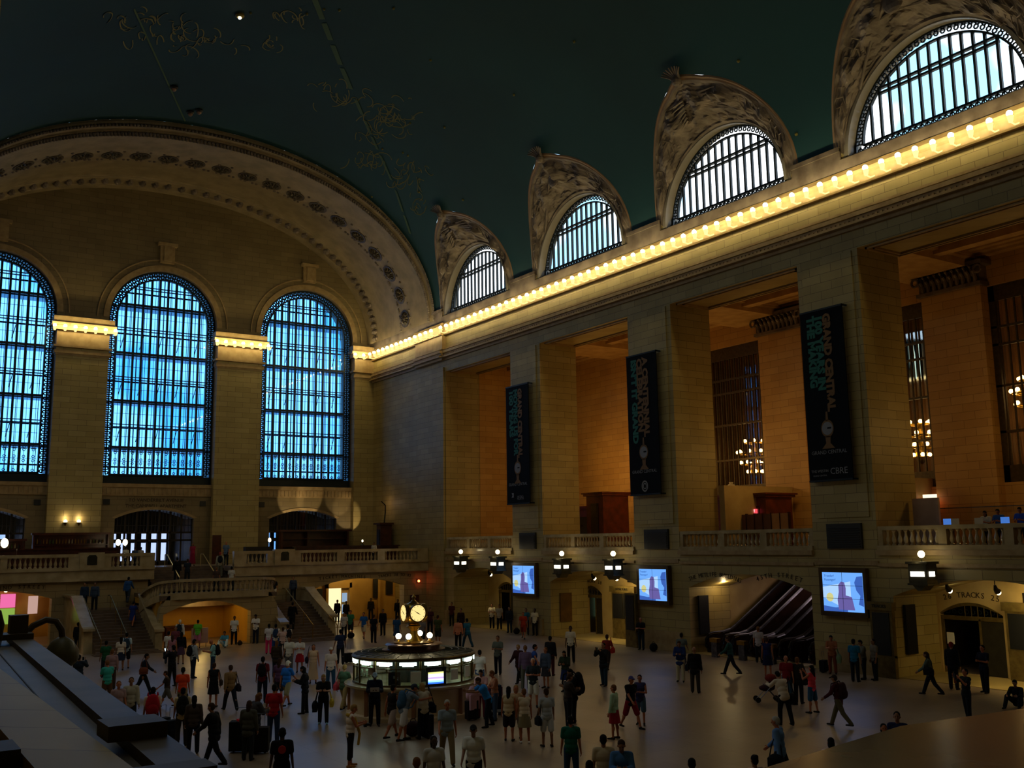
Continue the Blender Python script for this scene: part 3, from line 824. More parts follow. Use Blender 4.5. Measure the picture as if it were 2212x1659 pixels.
# ---------------------------------------------------------------- balustrades
BAL = MB().lathe([(.10, 0), (.10, .04), (.06, .07), (.09, .14), (.105, .22), (.06, .34), (.045, .44), (.07, .50), (.10, .52), (.10, .56)], n=8)
bal_me = BAL.build('baluster', MARBLE, smooth=True); bal_mesh = bal_me.data; bpy.data.objects.remove(bal_me)
def baluster(root, x, y, z, h=1.0):
    o = bpy.data.objects.new('baluster', bal_mesh); COL.objects.link(o); o.parent = root
    o.location = (x-root.location.x, y-root.location.y, z-root.location.z); o.scale[2] = h; return o
for i, yc in enumerate(BAYS[:4]):
    lb = ['pale stone balustrade across the farthest gallery bay, left of the smallest banner', 'pale stone balustrade of the gallery between the two smaller banners',
          'pale stone balustrade of the gallery above the escalator arch', 'pale stone balustrade of the gallery nearest the viewer, above the track arch'][i]
    root = empty('balustrade', (XR+.2, yc, 5.54), 0, lb, 'balustrade')
    g = MB().box(XR+.02, XR+.42, yc-4.58, yc+4.58, 6.28, 6.45); rel(root, g.build('rail', MARBLE, root))
    g = MB().box(XR-.1, XR+.5, yc-4.58, yc+4.58, 5.42, 5.62); rel(root, g.build('plinth', MARBLE, root))
    segs = [(-4.6, -4.35), (-1.65, -1.25), (1.25, 1.65), (4.35, 4.6)]
    for a, b_ in segs:
        g = MB().box(XR+.04, XR+.4, yc+a, yc+b_, 5.6, 6.3); rel(root, g.build('pedestal', MARBLE, root))
    for a, b_ in ((-4.35, -1.65), (-1.25, 1.25), (1.65, 4.35)):
        n_ = 9
        for k in range(n_): baluster(root, XR+.22, yc+a+(b_-a)*(k+.5)/n_, 5.62, 1.18)
g = MB()
for yc in BAYS[:4]: g.box(XR-.18, XR, yc-4.6, yc+4.6, 5.2, 5.42); g.box(XR-.1, XR, yc-4.6, yc+4.6, 4.7, 4.85)
struct(g.build('trim_9', TRIM))

# ---------------------------------------------------------------- recesses behind the lower arches
XI = XR+3.05
CREAM = noisy('recess_stone', 'bda46e', 'ab915c', 1., .55)
g = MB(); gy = MB()
for k, (y, h) in enumerate(LOWA[:4]):
    if k == 2: continue
    g2 = MB()
    # inner wall with its own low door arch
    dc, dhw = [(63.4, 1.2), (53.2, 1.15), (26.3, 1.5)][[0, 1, 3].index(k)]
    pl_ = MB().plate([(y-h-.3, 0), (y+h+.3, 0), (y+h+.3, 4.9), (y-h-.3, 4.9)], [arch_poly(dc, dhw, .02, 2.6, 3.1)], XI, XI+.35, 'X')
    struct(pl_.build('recess_wall', CREAM))
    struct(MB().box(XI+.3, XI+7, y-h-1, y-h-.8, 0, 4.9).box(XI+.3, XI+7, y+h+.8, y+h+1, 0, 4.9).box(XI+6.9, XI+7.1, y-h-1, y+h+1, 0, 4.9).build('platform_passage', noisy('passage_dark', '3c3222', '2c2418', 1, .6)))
SPOT = noisy('spot_housing', '2b2418', '221c12', 4, .4, .5)
SPOTB = glow('spot_bulb', (1., .86, .45, 1), 9.)
def wall_spot(loc, d, label, lit=True, group='lamps under the arches', power=14):
    root = empty('spotlight', loc, 0, label, 'lamp', group)
    g = MB(); d = Vector(d).normalized()
    g.tube([(0, 0, .35), (0, 0, .1)], .02, 5); g.tube([(0, 0, .14), tuple(d*.05), tuple(d*.22)], .05, 8, .14)
    g.build('housing', SPOT, root)
    if lit: MB().ball(tuple(d*.27), .11, 8).build('bulb', SPOTB, root, smooth=True)
for k, (y, h) in enumerate(LOWA[:4]):
    if k in (0, 1, 3):
        nm = {0: 'farthest', 1: 'middle', 3: 'nearest'}[k]
        pos = {0: (1.5, -1.6, -3.), 1: (1.8, -.4, -2.4), 3: (2.6, .4, -1.9)}[k]
        for q, dy in enumerate(pos):
            wall_spot((XR+1.5, y+dy, 3.82), (.8, 0, -.6), 'small spotlight hung under the %s track arch, %s of three' % (nm, ('leftmost', 'middle one', 'rightmost')[q]), True, 'spotlights under the %s arch' % nm)
        l = bpy.data.lights.new('arch_light', 'AREA'); l.shape = 'RECTANGLE'; l.size = 5.5; l.size_y = .3; l.energy = {0: 26, 1: 95, 3: 100}[k]; l.color = (1., .74, .28)
        o = bpy.data.objects.new('arch_light', l); COL.objects.link(o); o.location = (XR+1.7, y-.6, 3.75)
        o.rotation_euler = Vector((.75, 0, -1)).to_track_quat('-Z', 'X').to_euler()
# doors and boards in the recesses
BFR = noisy('bronze_frame', '7c6a3a', '66552c', 4, .4, .5)
def board(name, y0, y1, z0, z1, x, label, cat='board', panels=1, post=False, head=None):
    root = empty(name, (x, (y0+y1)/2, z0 if not post else 0), 0, label, cat)
    g = MB().box(x-.1, x+.1, y0-.1, y1+.1, z0-.1, z1+.1)
    if post: g.box(x-.08, x+.12, y0-.1, y1+.1, 0, z0)
    rel(root, g.build('frame', BFR, root))
    for k in range(panels):
        a = y0+(y1-y0)*k/panels+.03; b_ = y0+(y1-y0)*(k+1)/panels-.03
        rel(root, MB().box(x-.14, x-.09, a, b_, z0, z1).build('panel', BLACK, root))
    if head:
        rel(root, MB().box(x-.2, x+.1, y0-.2, y1+.2, z1+.1, z1+.45).build('header', BFR, root))
        text('lettering', head, .2, (x-.215, (y0+y1)/2, z1+.27), (0,-1,0), (0,0,1), BLACK, root)
    return root
board('departure_board', 19.9, 24.4, 1.3, 2.75, XI-.25, 'wide black departures board in bronze frame beside the nearest track doorway', panels=3, post=True, head='DEPARTURES')
board('departure_board', 47.9, 49.9, 1.25, 2.75, XI-.75, 'black two-panel departures board under the middle track arch', panels=2, post=True, head='DEPARTURES')
board('departure_board', 27.85, 28.75, .95, 2.75, XR-.32, 'tall narrow black board against the pier below the largest banner', post=True, head='TRACKS')
board('departure_board', 44.75, 45.5, .95, 2.9, XR-.32, 'tall narrow black board against the pier below the middle banner', post=True)
board('notice_board', 28.1-.0, 28.9, .9, 2.9, XR+1.2, 'slim black poster frame on the side of the nearest track arch', post=False) if False else None
for (y0, yl, z0, z1, lab) in ((27.87, 'poster', .95, 3.05, 'slim black poster case on the left side wall of the nearest track arch'),
                              (40.62, 'poster', .95, 3.0, 'slim black poster case on the left side wall beside the escalators')):
    o = MB().box(XR+.55, XR+1.25, y0-.14, y0-.02, z0, z1).build('poster_case', BLACK); tag(o, lab, 'poster case')
o = MB().box(XR+.7, XR+1.6, 53.36, 53.48, .9, 2.7).build('poster_case', noisy('brown_poster', '6b4a1c', '54380f', 2, .5)); tag(o, 'brown framed panel on the left wall of the middle track arch', 'panel')
def door(n_, yc, hw, x, dark=True):
    root = struct(empty('door_%d' % n_, (x, yc, 0)))
    g = MB()
    for s_ in (-1, 1): g.box(x, x+.12, yc+s_*hw-.07, yc+s_*hw+.07, 0, 2.4)
    g.box(x, x+.12, yc-hw, yc+hw, 2.32, 2.5); g.box(x, x+.12, yc-.35-.05, yc-.35+.05, 0, 2.4)
    strip(g, [(yc+hw*(1-i/8), 2.55+.4*(1-(1-i/8)**2)) for i in range(17)], [(yc+hw*(1-i/8), 2.62+.48*(1-(1-i/8)**2)) for i in range(17)], x, x+.12)
    for k in range(7): g.box(x+.02, x+.06, yc-hw+.3*k, yc-hw+.3*k+.03, 2.5, 3.0)
    rel(root, g.build('frame', BFR, root))
    d_ = MB().box(x+.03, x+.08, yc-hw+.05, yc-.4, .05, 2.3); rel(root, d_.build('leaf', noisy('door_leaf', '2e2a1c', '241f14', 3, .4), root))
    sc = MB()
    for k in range(9): scroll(sc, (yc-hw+.25+k*.3, 2.68), .11, x+.04)
    rel(root, sc.build('scrollwork', IRON, root, fix=False))
door(1, 26.3, 1.5, XI+.1); door(2, 53.2, 1.15, XI+.1); door(3, 63.4, 1.2, XI+.1)
BLK = mat('inscription', '3a2c18', .8)
arc_text('26 TRACKS 25', .34, 26.2, 3.42, 1.35, .16, lambda u, z: (XI-.012, 52.4-u, z), (0,-1,0), BLK, None)
o = [x for x in COL.objects if x.name.startswith('inscription')][-1]; struct(o)
o = arc_text('TRACKS 28', .3, 53.0, 3.4, 1.0, .14, lambda u, z: (XI-.012, 106-u, z), (0,-1,0), BLK, None); struct(o)
o = arc_text('THE METLIFE BUILDING', .32, 38.7, 4.15, 1.9, .30, lambda u, z: (XR-.012, 77.4-u, z+.02), (0,-1,0), BLK, None); struct(o)
o = arc_text('45TH STREET', .32, 34.3, 4.2, 1.5, .26, lambda u, z: (XR-.012, 68.6-u, z+.02), (0,-1,0), BLK, None); struct(o)
o = MB().box(XI-.12, XI, 23.3, 23.8, 3.2, 3.6).build('speaker_box', SPOT); tag(o, 'small square speaker on the recess wall above the departures board', 'speaker')
o = MB().box(XI-.12, XI, 48.9, 49.3, 3.42, 3.8).build('speaker_box', SPOT); tag(o, 'small square speaker above the middle track board', 'speaker')
# a lit passage and a luminous notice beyond the doors
o = MB().box(XI+1.2, XI+1.25, 54.1, 54.4, 1.0, 2.3).build('lit_notice', glow('lit_notice', (.45, .8, .5, 1), .8)); tag(o, 'pale green lit notice inside the middle track doorway', 'sign')
o = MB().box(XI+.14, XI+.17, 27.25, 27.6, 1.25, 1.75).build('paper_notice', mat('paper', 'e8e8e8', .7)); tag(o, 'white paper notice on the glass of the nearest track door', 'notice')
l = bpy.data.lights.new('passage_light', 'POINT'); l.energy = 45; l.color = (1., .6, .35); l.shadow_soft_size = .3
o = bpy.data.objects.new('passage_light', l); COL.objects.link(o); o.location = (XI+3.5, 54.2, 2.6)

# ---------------------------------------------------------------- escalators
ESC = noisy('escalator_panel', '4a3226', '35231a', 3, .25, .6)
HAND = mat('handrail_rubber', '070707', .35)
STEEL = noisy('escalator_steel', '6a6a72', '4e4e58', 6, .3, .9)
def escalator(yc, label):
    root = empty('escalator', (XR+1, yc, 0), 0, label, 'escalator', None)
    def prof(off, x): return off+(max(0, x-40.6)*.577)
    xs = [38.95, 39.3, 40.0, 40.6, 41.0, 41.6, 43.5, 46, 48.5]
    for s_ in (-1, 1):
        y0 = yc+s_*.62; z_ = lambda x: 0 if x < 40 else (x-40)**2*.29 if x < 41 else .29+(x-41)*.577
        poly = [(38.95, .05), (38.8, .55), (38.95, .92)]+[(x, z_(x)+1.0) for x in xs[1:]]+[(x, z_(x)+.15) for x in xs[::-1] if x >= 40]+[(40, 0)]
        rel(root, MB().prism(poly, y0-.09, y0+.09, 'Y').build('side_panel', ESC, root))
        pts = [(39.0, y0, .12), (38.74, y0, .4), (38.76, y0, .72), (38.98, y0, 1.0)]+[(x, y0, z_(x)+1.07) for x in xs[1:]]
        rel(root, MB().tube(pts, .055, 6).build('handrail', HAND, root))
        rel(root, MB().tube([(x, y0-.0, z_(x)+1.0) for x in xs[2:]], .1, 4).build('trim_strip', STEEL, root))
    g = MB(); x = 39.2
    while x < 48:
        z_ = 0 if x < 40 else (x-40)**2*.29 if x < 41 else .29+(x-41)*.577
        z_ = round(z_/.2)*.2+.03; g.box(x, x+.4, yc-.5, yc+.5, z_-.25, z_); x += .38
    rel(root, g.build('steps', STEEL, root))
for yc, lb in ((39.5, 'dark escalator nearest the left side of its arch'), (37.6, 'dark escalator second from the left under the arch'),
               (35.7, 'dark escalator third from the left under the arch'), (33.8, 'dark escalator partly hidden behind the right pier of its arch')): escalator(yc, lb)
struct(MB().box(XI, 50, 40.7, 41.1, 0, 9).box(XI, 50, 31.9, 32.25, 0, 9).build('escalator_well', CREAM))
struct(MB().box(48.0, 48.2, 31.9, 41.1, 0, 5).build('escalator_end_wall', noisy('well_end', '9a7a80', '7d5c58', .6, .5)))
l = bpy.data.lights.new('escalator_light', 'AREA'); l.size = 3; l.energy = 90; l.color = (1., .74, .72)
o = bpy.data.objects.new('escalator_light', l); COL.objects.link(o); o.location = (45.3, 35.8, 4.85)
l = bpy.data.lights.new('escalator_light', 'POINT'); l.energy = 26; l.color = (1., .74, .35); l.shadow_soft_size = .1
o = bpy.data.objects.new('escalator_light', l); COL.objects.link(o); o.location = (XR+1.9, 39.9, 3.6)
for k, yy in enumerate((38.55, 36.65, 34.75)):                      # brass stanchion boxes between the escalators
    root = empty('escalator_stanchion', (37.9, yy, 0), 0, 'brass-topped post in front of the escalators, %s of three' % ('farthest', 'middle', 'nearest')[k], 'post', 'posts between the escalators')
    MB().box(-.1, .1, -.2, .2, 0, .75).build('post', STEEL, root); MB().box(-.14, .14, -.26, .26, .75, .95).build('cap', BRASS, root)

# ---------------------------------------------------------------- banners, screens, vents, track signs
BAN = mat('banner_cloth', '050608', .8, spec=.2)
TXT_G = mat('banner_gold', '7d5a2c', .7); TXT_T = mat('banner_teal', '1f6a5c', .7); TXT_W = mat('banner_grey', '8a8a8e', .7)
def banner(ya, yb, za, zb, lines, foot, label):
    yc = (ya+yb)/2; root = empty('banner', (XR-.5, yc, za), 0, label, 'banner')
    x = XR-.42; W_ = yb-ya; H_ = zb-za
    rel(root, MB().box(x-.03, x+.03, ya, yb, za, zb).build('cloth', BAN, root))
    g = MB()
    for z in (za+.05, zb-.05):
        g = MB().box(x-.05, XR-.07, yb-.06, yb, z-.04, z+.04); g.box(x-.05, XR-.07, ya, ya+.06, z-.04, z+.04); g.box(x-.06, x+.06, ya, yb, z-.04, z+.04)
        rel(root, g.build('batten', IRON, root))
    xf = x-.045
    for k, (s_, m_, frac) in enumerate(lines):
        yy = yc-W_*.12+k*W_*.19
        t = text('lettering', s_, W_*.235, (xf, yy, zb-.3), (0,0,-1), (0,-1,0), m_, root, 'LEFT', .003, .034)
        # stretch the line to its measured length
        vs = [v.co for v in t.data.vertices]; zmin = min(v.z for v in vs); want = H_*frac
        sc = want/((zb-.3)-zmin)
        for v in t.data.vertices: v.co.z = (zb-.3)-((zb-.3)-v.co.z)*sc
    zc = za+H_*.30; g = MB()                                       # drawing of the booth clock
    def disc(mb, cy_, cz_, r_, dx, n=20, sy=1): mb.prism([(cy_+r_*sy*cos(2*pi*i/n), cz_+r_*sin(2*pi*i/n)) for i in range(n)], xf-dx, xf-dx+.004)
    disc(g, yc, zc, W_*.17, .004, sy=.85)
    g.prism([(yc-.06*W_, zc-.15*W_), (yc+.06*W_, zc-.15*W_), (yc+.05*W_, zc-.28*W_), (yc+.15*W_, zc-.38*W_), (yc-.15*W_, zc-.38*W_), (yc-.05*W_, zc-.28*W_)][::-1], xf-.004, xf)
    g.prism([(yc-.03*W_, zc+.15*W_), (yc+.03*W_, zc+.15*W_), (yc+.02*W_, zc+.32*W_), (yc-.02*W_, zc+.32*W_)], xf-.004, xf)
    rel(root, g.build('clock_emblem', TXT_G, root))
    g = MB(); disc(g, yc, zc, W_*.125, .01); rel(root, g.build('emblem_dial', TXT_W, root))
    g = MB().box(xf-.02, xf-.015, yc-.02*W_-.07*W_, yc, zc-.01*W_, zc+.02*W_); rel(root, g.build('emblem_hand', BAN, root))
    text('lettering', 'GRAND CENTRAL', W_*.1, (xf, yc, za+H_*.165), (0,-1,0), (0,0,1), TXT_W, root, depth=.002)
    for s_, sz, dy, z in foot:
        text('lettering', s_, sz*W_, (xf, yc+dy*W_, za+z*H_), (0,-1,0), (0,0,1), TXT_W, root, depth=.002)
    return root
b3 = banner(29.22, 31.67, 8.56, 16.72, [('GRAND CENTRAL', TXT_G, .57), ('100 YEARS IN', TXT_T, .44), ('THE MAKING', TXT_T, .42)],
       [('CBRE', .17, -.2, .055), ('THE WESTIN', .07, .24, .06), ('GRAND CENTRAL', .04, .24, .035)], 'largest black banner hanging on the nearest pier, lettered 100 years in the making')
b2 = banner(42.1, 44.7, 8.52, 16.72, [('A CENTENNIAL', TXT_G, .56), ('CELEBRATION', TXT_G, .52), ("ISN'T IT GRAND", TXT_T, .60)],
       [], 'black banner on the middle pier reading a centennial celebration')
g = MB(); yc = 43.4; zc = 8.52+.52
for r0, r1 in ((.2, .27), (.1, .15)): strip(g, [(yc+r0*cos(2*pi*i/20), zc+r0*1.2*sin(2*pi*i/20)) for i in range(21)], [(yc+r1*cos(2*pi*i/20), zc+r1*1.2*sin(2*pi*i/20)) for i in range(21)], XR-.475, XR-.465)
rel(b2, g.build('round_emblem', TXT_W, b2))
b1 = banner(55.0, 57.75, 8.52, 16.68, [('GRAND CENTRAL', TXT_G, .58), ('MOVING US FOR', TXT_T, .56), ('100 YEARS', TXT_T, .40)],
       [('METRO', .08, -.1, .06), ('NORTH', .08, -.1, .045)], 'smallest black banner on the farthest pier, with teal and gold lettering')
g = MB().prism([(56.9, 9.0), (57.15, 9.0), (57.05, 9.15), (57.15, 9.3), (56.9, 9.3)], XR-.475, XR-.465); rel(b1, g.build('emblem_mark', TXT_W, b1))

SCR = glow('screen_sky', (.16, .42, 1.0, 1), .95); SCR_L = glow('screen_light', (.42, .66, 1.0, 1), .95)
SC_P = glow('screen_figure', (.16, .13, .42, 1), .8); SC_B = glow('screen_blue', (.05, .14, .55, 1), .8); SC_Y = glow('screen_yellow', (.75, .72, .30, 1), .8)
SC_T = glow('screen_text', (.02, .12, .5, 1), .6)
def screen(ya, yb, za, zb, label):
    yc, zc = (ya+yb)/2, (za+zb)/2; root = empty('video_screen', (XR-.2, yc, za), 0, label, 'screen')
    W_, H_ = yb-ya, zb-za; x = XR-.3
    rel(root, MB().box(x, XR-.06, ya-.16, yb+.22, za-.22, zb+.2).build('housing', noisy('screen_frame', '5a4426', '483620', 3, .4, .3), root))
    rel(root, MB().box(x-.02, x+.01, ya, yb, za, zb).build('display', SCR, root))
    P = lambda u, v: (yb-u*W_, za+v*H_)
    def poly(name, pts, m_, d): rel(root, MB().prism([P(*p) for p in pts], x-.02-d, x-.019, 'X').build(name, m_, root))
    poly('cloud_band', [(0, .62), (.35, .70), (.7, .78), (.7, .2), (.45, .12), (0, .35)], SCR_L, .003)
    poly('pictured_woman', [(.38, .05), (.36, .3), (.40, .5), (.40, .68), (.47, .77), (.55, .75), (.58, .6), (.57, .42), (.72, .38), (.78, .05)], SC_P, .006)
    poly('pictured_man', [(1, .15), (.88, .2), (.93, .42), (.84, .55), (.80, .75), (.86, .90), (1, .92)], SC_B, .006)
    poly('yellow_disc', [(.17+.09*cos(i*pi/8), .36+.09*W_/H_*sin(i*pi/8)) for i in range(16)], SC_Y, .006)
    poly('pictured_shore', [(0, 0), (0, .14), (.3, .10), (.6, .13), (.6, 0)], SC_B, .005)
    text('caption', 'Traveler?', H_*.085, (x-.03, yb-.05*W_, zb-.09*H_), (0,-1,0), (0,0,1), SC_T, root, 'LEFT', .002)
    text('caption', 'Passenger?', H_*.085, (x-.03, yb-.05*W_, zb-.19*H_), (0,-1,0), (0,0,1), SC_T, root, 'LEFT', .002)
    g = MB()
    for k in (1, 2): g.box(x-.034, x-.03, ya, yb, za+H_*k/3-.008, za+H_*k/3+.008)
    g.box(x-.034, x-.03, yc-.008, yc+.008, za, zb)
    rel(root, g.build('panel_seams', BLACK, root))
screen(29.2, 31.4, 2.68, 4.42, 'largest lit video wall, mounted below the largest banner'); screen(42.1, 44.35, 2.68, 4.40, 'lit video wall mounted below the middle banner'); screen(54.9, 57.4, 2.64, 4.44, 'smallest lit video wall, below the farthest banner')
for ya, yb, za, zb, s_ in ((29.25, 31.17, 5.49, 6.62, 'largest dark square vent, on the nearest pier'), (42.05, 44.05, 5.5, 6.6, 'dark square vent on the middle pier'), (54.95, 56.85, 5.53, 6.62, 'smallest dark square vent, on the farthest pier')):
    root = empty('vent_grille', (XR-.05, (ya+yb)/2, za), 0, s_, 'vent')
    g = MB().box(XR-.12, XR, ya, yb, za, zb); rel(root, g.build('frame', mat('vent_dark', '15140e', .5), root))
    g = MB()
    for k in range(9): g.box(XR-.16, XR-.11, ya+.08, yb-.08, za+.08+k*(zb-za-.2)/9, za+.12+k*(zb-za-.2)/9)
    rel(root, g.build('louvers', BLACK, root))
SIGNL = glow('track_sign_light', (1., .93, .72, 1), 5.); GLB = glow('track_globe', (1., .82, .45, 1), 12.)
def track_sign(y, z, label, s_=1.):
    root = empty('track_sign', (XR-.9, y, z), 0, label, 'sign')
    g = MB().box(-.35, .35, -.42, .42, -.42, .36); g.box(-.42, .42, -.5, .5, .36, .46); g.box(-.4, .4, -.47, .47, -.5, -.42)
    g.prism([(-.3, -.5), (.3, -.5), (.08, -.72), (-.08, -.72)], -.3, .3, 'X'); g.box(.3, .9, -.04, .04, .1, .2)
    g.tube([(0, 0, .46), (0, 0, .62)], .03, 6)
    g.build('box', noisy('sign_bronze', '4a4636', '3a3728', 4, .4, .4), root)
    MB().box(-.37, -.35, -.32, .32, -.14, .06).box(-.18, .18, -.44, -.42, -.14, .06).build('lit_panel', SIGNL, root)
    text('number', 'TRACKS', .13, (-.38, 0, -.04), (0,-1,0), (0,0,1), BLACK, None, depth=.002)
    t = COL.objects[-1]; 
    MB().ball((0, 0, .76), .15, 10).build('globe', GLB, root, smooth=True)
    l = bpy.data.lights.new('globe_light', 'POINT'); l.energy = 3.; l.color = (1., .8, .4); l.shadow_soft_size = .2
    lo = bpy.data.objects.new('globe_light', l); COL.objects.link(lo); lo.location = (XR-1.35, y, z+.5)
    t.parent = root
for y, z, lb in ((63.3, 4.62, 'leftmost bronze box sign with lit panel and globe, over the farthest track arch'), (58.35, 4.6, 'second bronze box sign with globe from the left, just left of the smallest video wall'),
                 (50.95, 4.5, 'bronze box sign with globe at the left end of the middle track arch'), (45.9, 4.5, 'bronze box sign with globe left of the middle video wall'),
                 (25.75, 4.5, 'nearest bronze box sign with globe, over the nearest track arch')):
    track_sign(y, z, lb)

# ================================================================== WEST BALCONY AND STAIRCASE
ZB, YB = 4.65, 69.7
FX0, FX1 = 17.35, 22.7                          # opening of the upper flight
fl = MB().box(XL-.1, XR, YB+2.6, YE+.2, ZB-.35, ZB).box(XL-.1, FX0, YB, YB+2.6, ZB-.35, ZB).box(FX1, XR, YB, YB+2.6, ZB-.35, ZB)
struct(fl.build('balcony_floor', FLOOR))
fa = MB()
for a, b_ in ((XL, FX0), (FX1, XR)):
    fa.box(a, b_, YB-.25, YB, ZB-.05, ZB+.12); fa.box(a, b_, YB-.12, YB+.1, ZB-.55, ZB-.05); fa.box(a, b_, YB-.2, YB+.1, ZB-.72, ZB-.55)
struct(fa.build('trim_10', MARBLE))
STYB = ashlar('balcony_wall_stone', 'Y', 'ab966c', '9d885c', '6b5636')
lw_ = MB().plate([(XL, 0), (XR, 0), (XR, ZB-.3), (FX1+.3, ZB-.3), (FX1+.3, 3.1), (FX0-.3, 3.1), (FX0-.3, ZB-.3), (XL, ZB-.3)],
        [arch_poly(32.5, 3.6, .02, 2.9, 3.5), arch_poly(7.6, 3.6, .02, 2.9, 3.5)], YB+.15, YB+.9, 'Y').build('balcony_wall', STYB); struct(lw_)
o = arc_text('TICKET MACHINES', .3, 31.0, 3.68, 1.9, .12, lambda u, z: (u, YB+.135, z), (1,0,0), BLK, None); struct(o)
o = arc_text('TRACKS 38 TO 42', .3, 35.3, 3.68, 1.4, .12, lambda u, z: (u, YB+.135, z), (1,0,0), BLK, None); struct(o)
o = arc_text('42ND STREET', .32, 9.3, 3.7, 1.5, .1, lambda u, z: (u, YB+.135, z), (1,0,0), BLK, None); struct(o)
struct(text('inscription', 'TO VANDERBILT AVENUE', .36, (20.0, YE-.012, 9.62), (1,0,0), (0,0,1), BLK))
struct(text('inscription', 'THE CAMPBELL APARTMENT', .36, (20.0, YE-.012, 9.18), (1,0,0), (0,0,1), BLK))
struct(text('inscription', 'VANDERBILT HALL', .24, (14.0, YB+.135, 3.9), (1,0,0), (0,0,1), BLK)) if False else None
struct(MB().box(12.5, 28.2, 73.6, 73.9, 0, ZB-.3).build('under_balcony_wall', STYB))
# rooms behind the two ground arches
OCH = noisy('ochre_passage', 'c39a4e', 'a9823c', .6, .5)
rm = MB().box(28.2, 28.4, YB+.9, 75.8, 0, 4.2).box(28.2, XR, 75.5, 75.8, 0, 4.2).box(36.55, 36.75, 75.3, 75.5, 0, 4.2)
struct(rm.build('ticket_hall_walls', OCH))
rm = MB().box(3.2, 3.4, YB+.9, 78, 0, 4.2).box(12.3, 12.5, YB+.9, 78, 0, 4.2).box(3.2, 12.5, 77.8, 78, 0, 4.2)
struct(rm.build('street_passage_walls', OCH))
def pt(name, loc, e, color, r_=.2):
    l = bpy.data.lights.new(name, 'POINT'); l.energy = e; l.color = color; l.shadow_soft_size = r_
    o = bpy.data.objects.new(name, l); COL.objects.link(o); o.location = loc; return o
TK_P, ST_P = 70, 75
pt('ticket_hall_light', (33.5, 73.5, 3.7), TK_P, (1., .72, .26)); pt('ticket_hall_light', (36.9, 73.0, 3.8), TK_P*.4, (1., .70, .24))
pt('street_passage_light', (8.5, 74.5, 3.7), ST_P, (1., .68, .28))
root = struct(empty('door_4', (33.1, 75.4, 0)))                     # bright doorway with people
g = MB().box(32.0, 32.2, 75.2, 75.5, 0, 3.0).box(34.0, 34.2, 75.2, 75.5, 0, 3.0).box(32.0, 34.2, 75.2, 75.5, 2.6, 3.2); rel(root, g.build('frame', OCH, root))
g = MB().box(32.2, 33.35, 75.42, 75.46, .05, 2.6); rel(root, g.build('lit_opening', glow('bright_room', (1., .82, .45, 1), 1.1), root))
for z, m_ in ((.6, (.35, .55, .8, 1)), (1.5, (.35, .5, .7, 1))):
    o = MB().box(33.45, 33.85, 75.35, 75.45, z, z+.7).build('ticket_machine_screen', glow('ticket_screen', (.35, .5, .7, 1), .7)); tag(o, 'small blue-white ticket machine screen by the bright doorway, %s one' % ('lower' if z < 1 else 'upper'), 'screen')
for x, y, z0, z1, w_, lb in ((36.15, 75.4, 1.7, 3.2, .38, 'tall black board on the left of the ticket arch back wall'), (37.3, 75.4, 1.9, 3.2, .6, 'tall black board on the right of the ticket arch back wall'), (31.3, 75.4, 1.4, 2.6, .45, 'dark board left of the bright doorway')):
    o = MB().box(x, x+w_, y-.06, y+.04, z0, z1).build('wall_board', BLACK); tag(o, lb, 'board')
a = at(2, 1284, Y=77.6); b_ = at(32, 1312, Y=77.6); o = MB().box(a.x, b_.x, 77.5, 77.7, b_.z, a.z).build('lit_shop_sign', glow('magenta_sign', (.9, .16, .42, 1), .9)); tag(o, 'magenta and white lit shop display behind the left ground arch', 'shop display')
o = MB().box(a.x, b_.x, 77.5, 77.7, b_.z-1.1, b_.z-.05).build('lit_poster', glow('green_sign', (.45, .75, .12, 1), .5)); tag(o, 'yellow-green lit poster behind the left ground arch', 'poster')
a = at(62, 1288, Y=77.2); b_ = at(80, 1325, Y=77.2); o = MB().box(a.x, b_.x, 77.1, 77.3, b_.z, a.z).build('lit_poster', glow('pink_poster', (.8, .5, .42, 1), .6)); tag(o, 'pale red lit poster at the right of the left ground arch', 'poster')
o = MB().ball((9.3, 76, 3.3), .13, 8).build('bare_lamp', glow('bare_lamp', (1., .75, .3, 1), 10)); tag(o, 'round yellow lamp under the left ground arch', 'lamp')
root = empty('exit_light', (37.3, YB+.12, 3.15), 0, 'small red signal light on the balcony wall beside the corner pier', 'lamp')
MB().box(-.12, .12, -.05, 0, -.12, .12).build('backplate', SPOT, root); MB().ball((0, -.1, 0), .1, 8).build('lens', glow('red_lens', (1., .10, .03, 1), 12), root)
o = MB().box(36.6, 37.3, YB-.02, YB+.14, .05, 2.1).build('red_brown_door', noisy('mahogany', '5a2410', '431a0b', 3, .4)); tag(o, 'low reddish wooden door in the wall left of the corner pier', 'door')

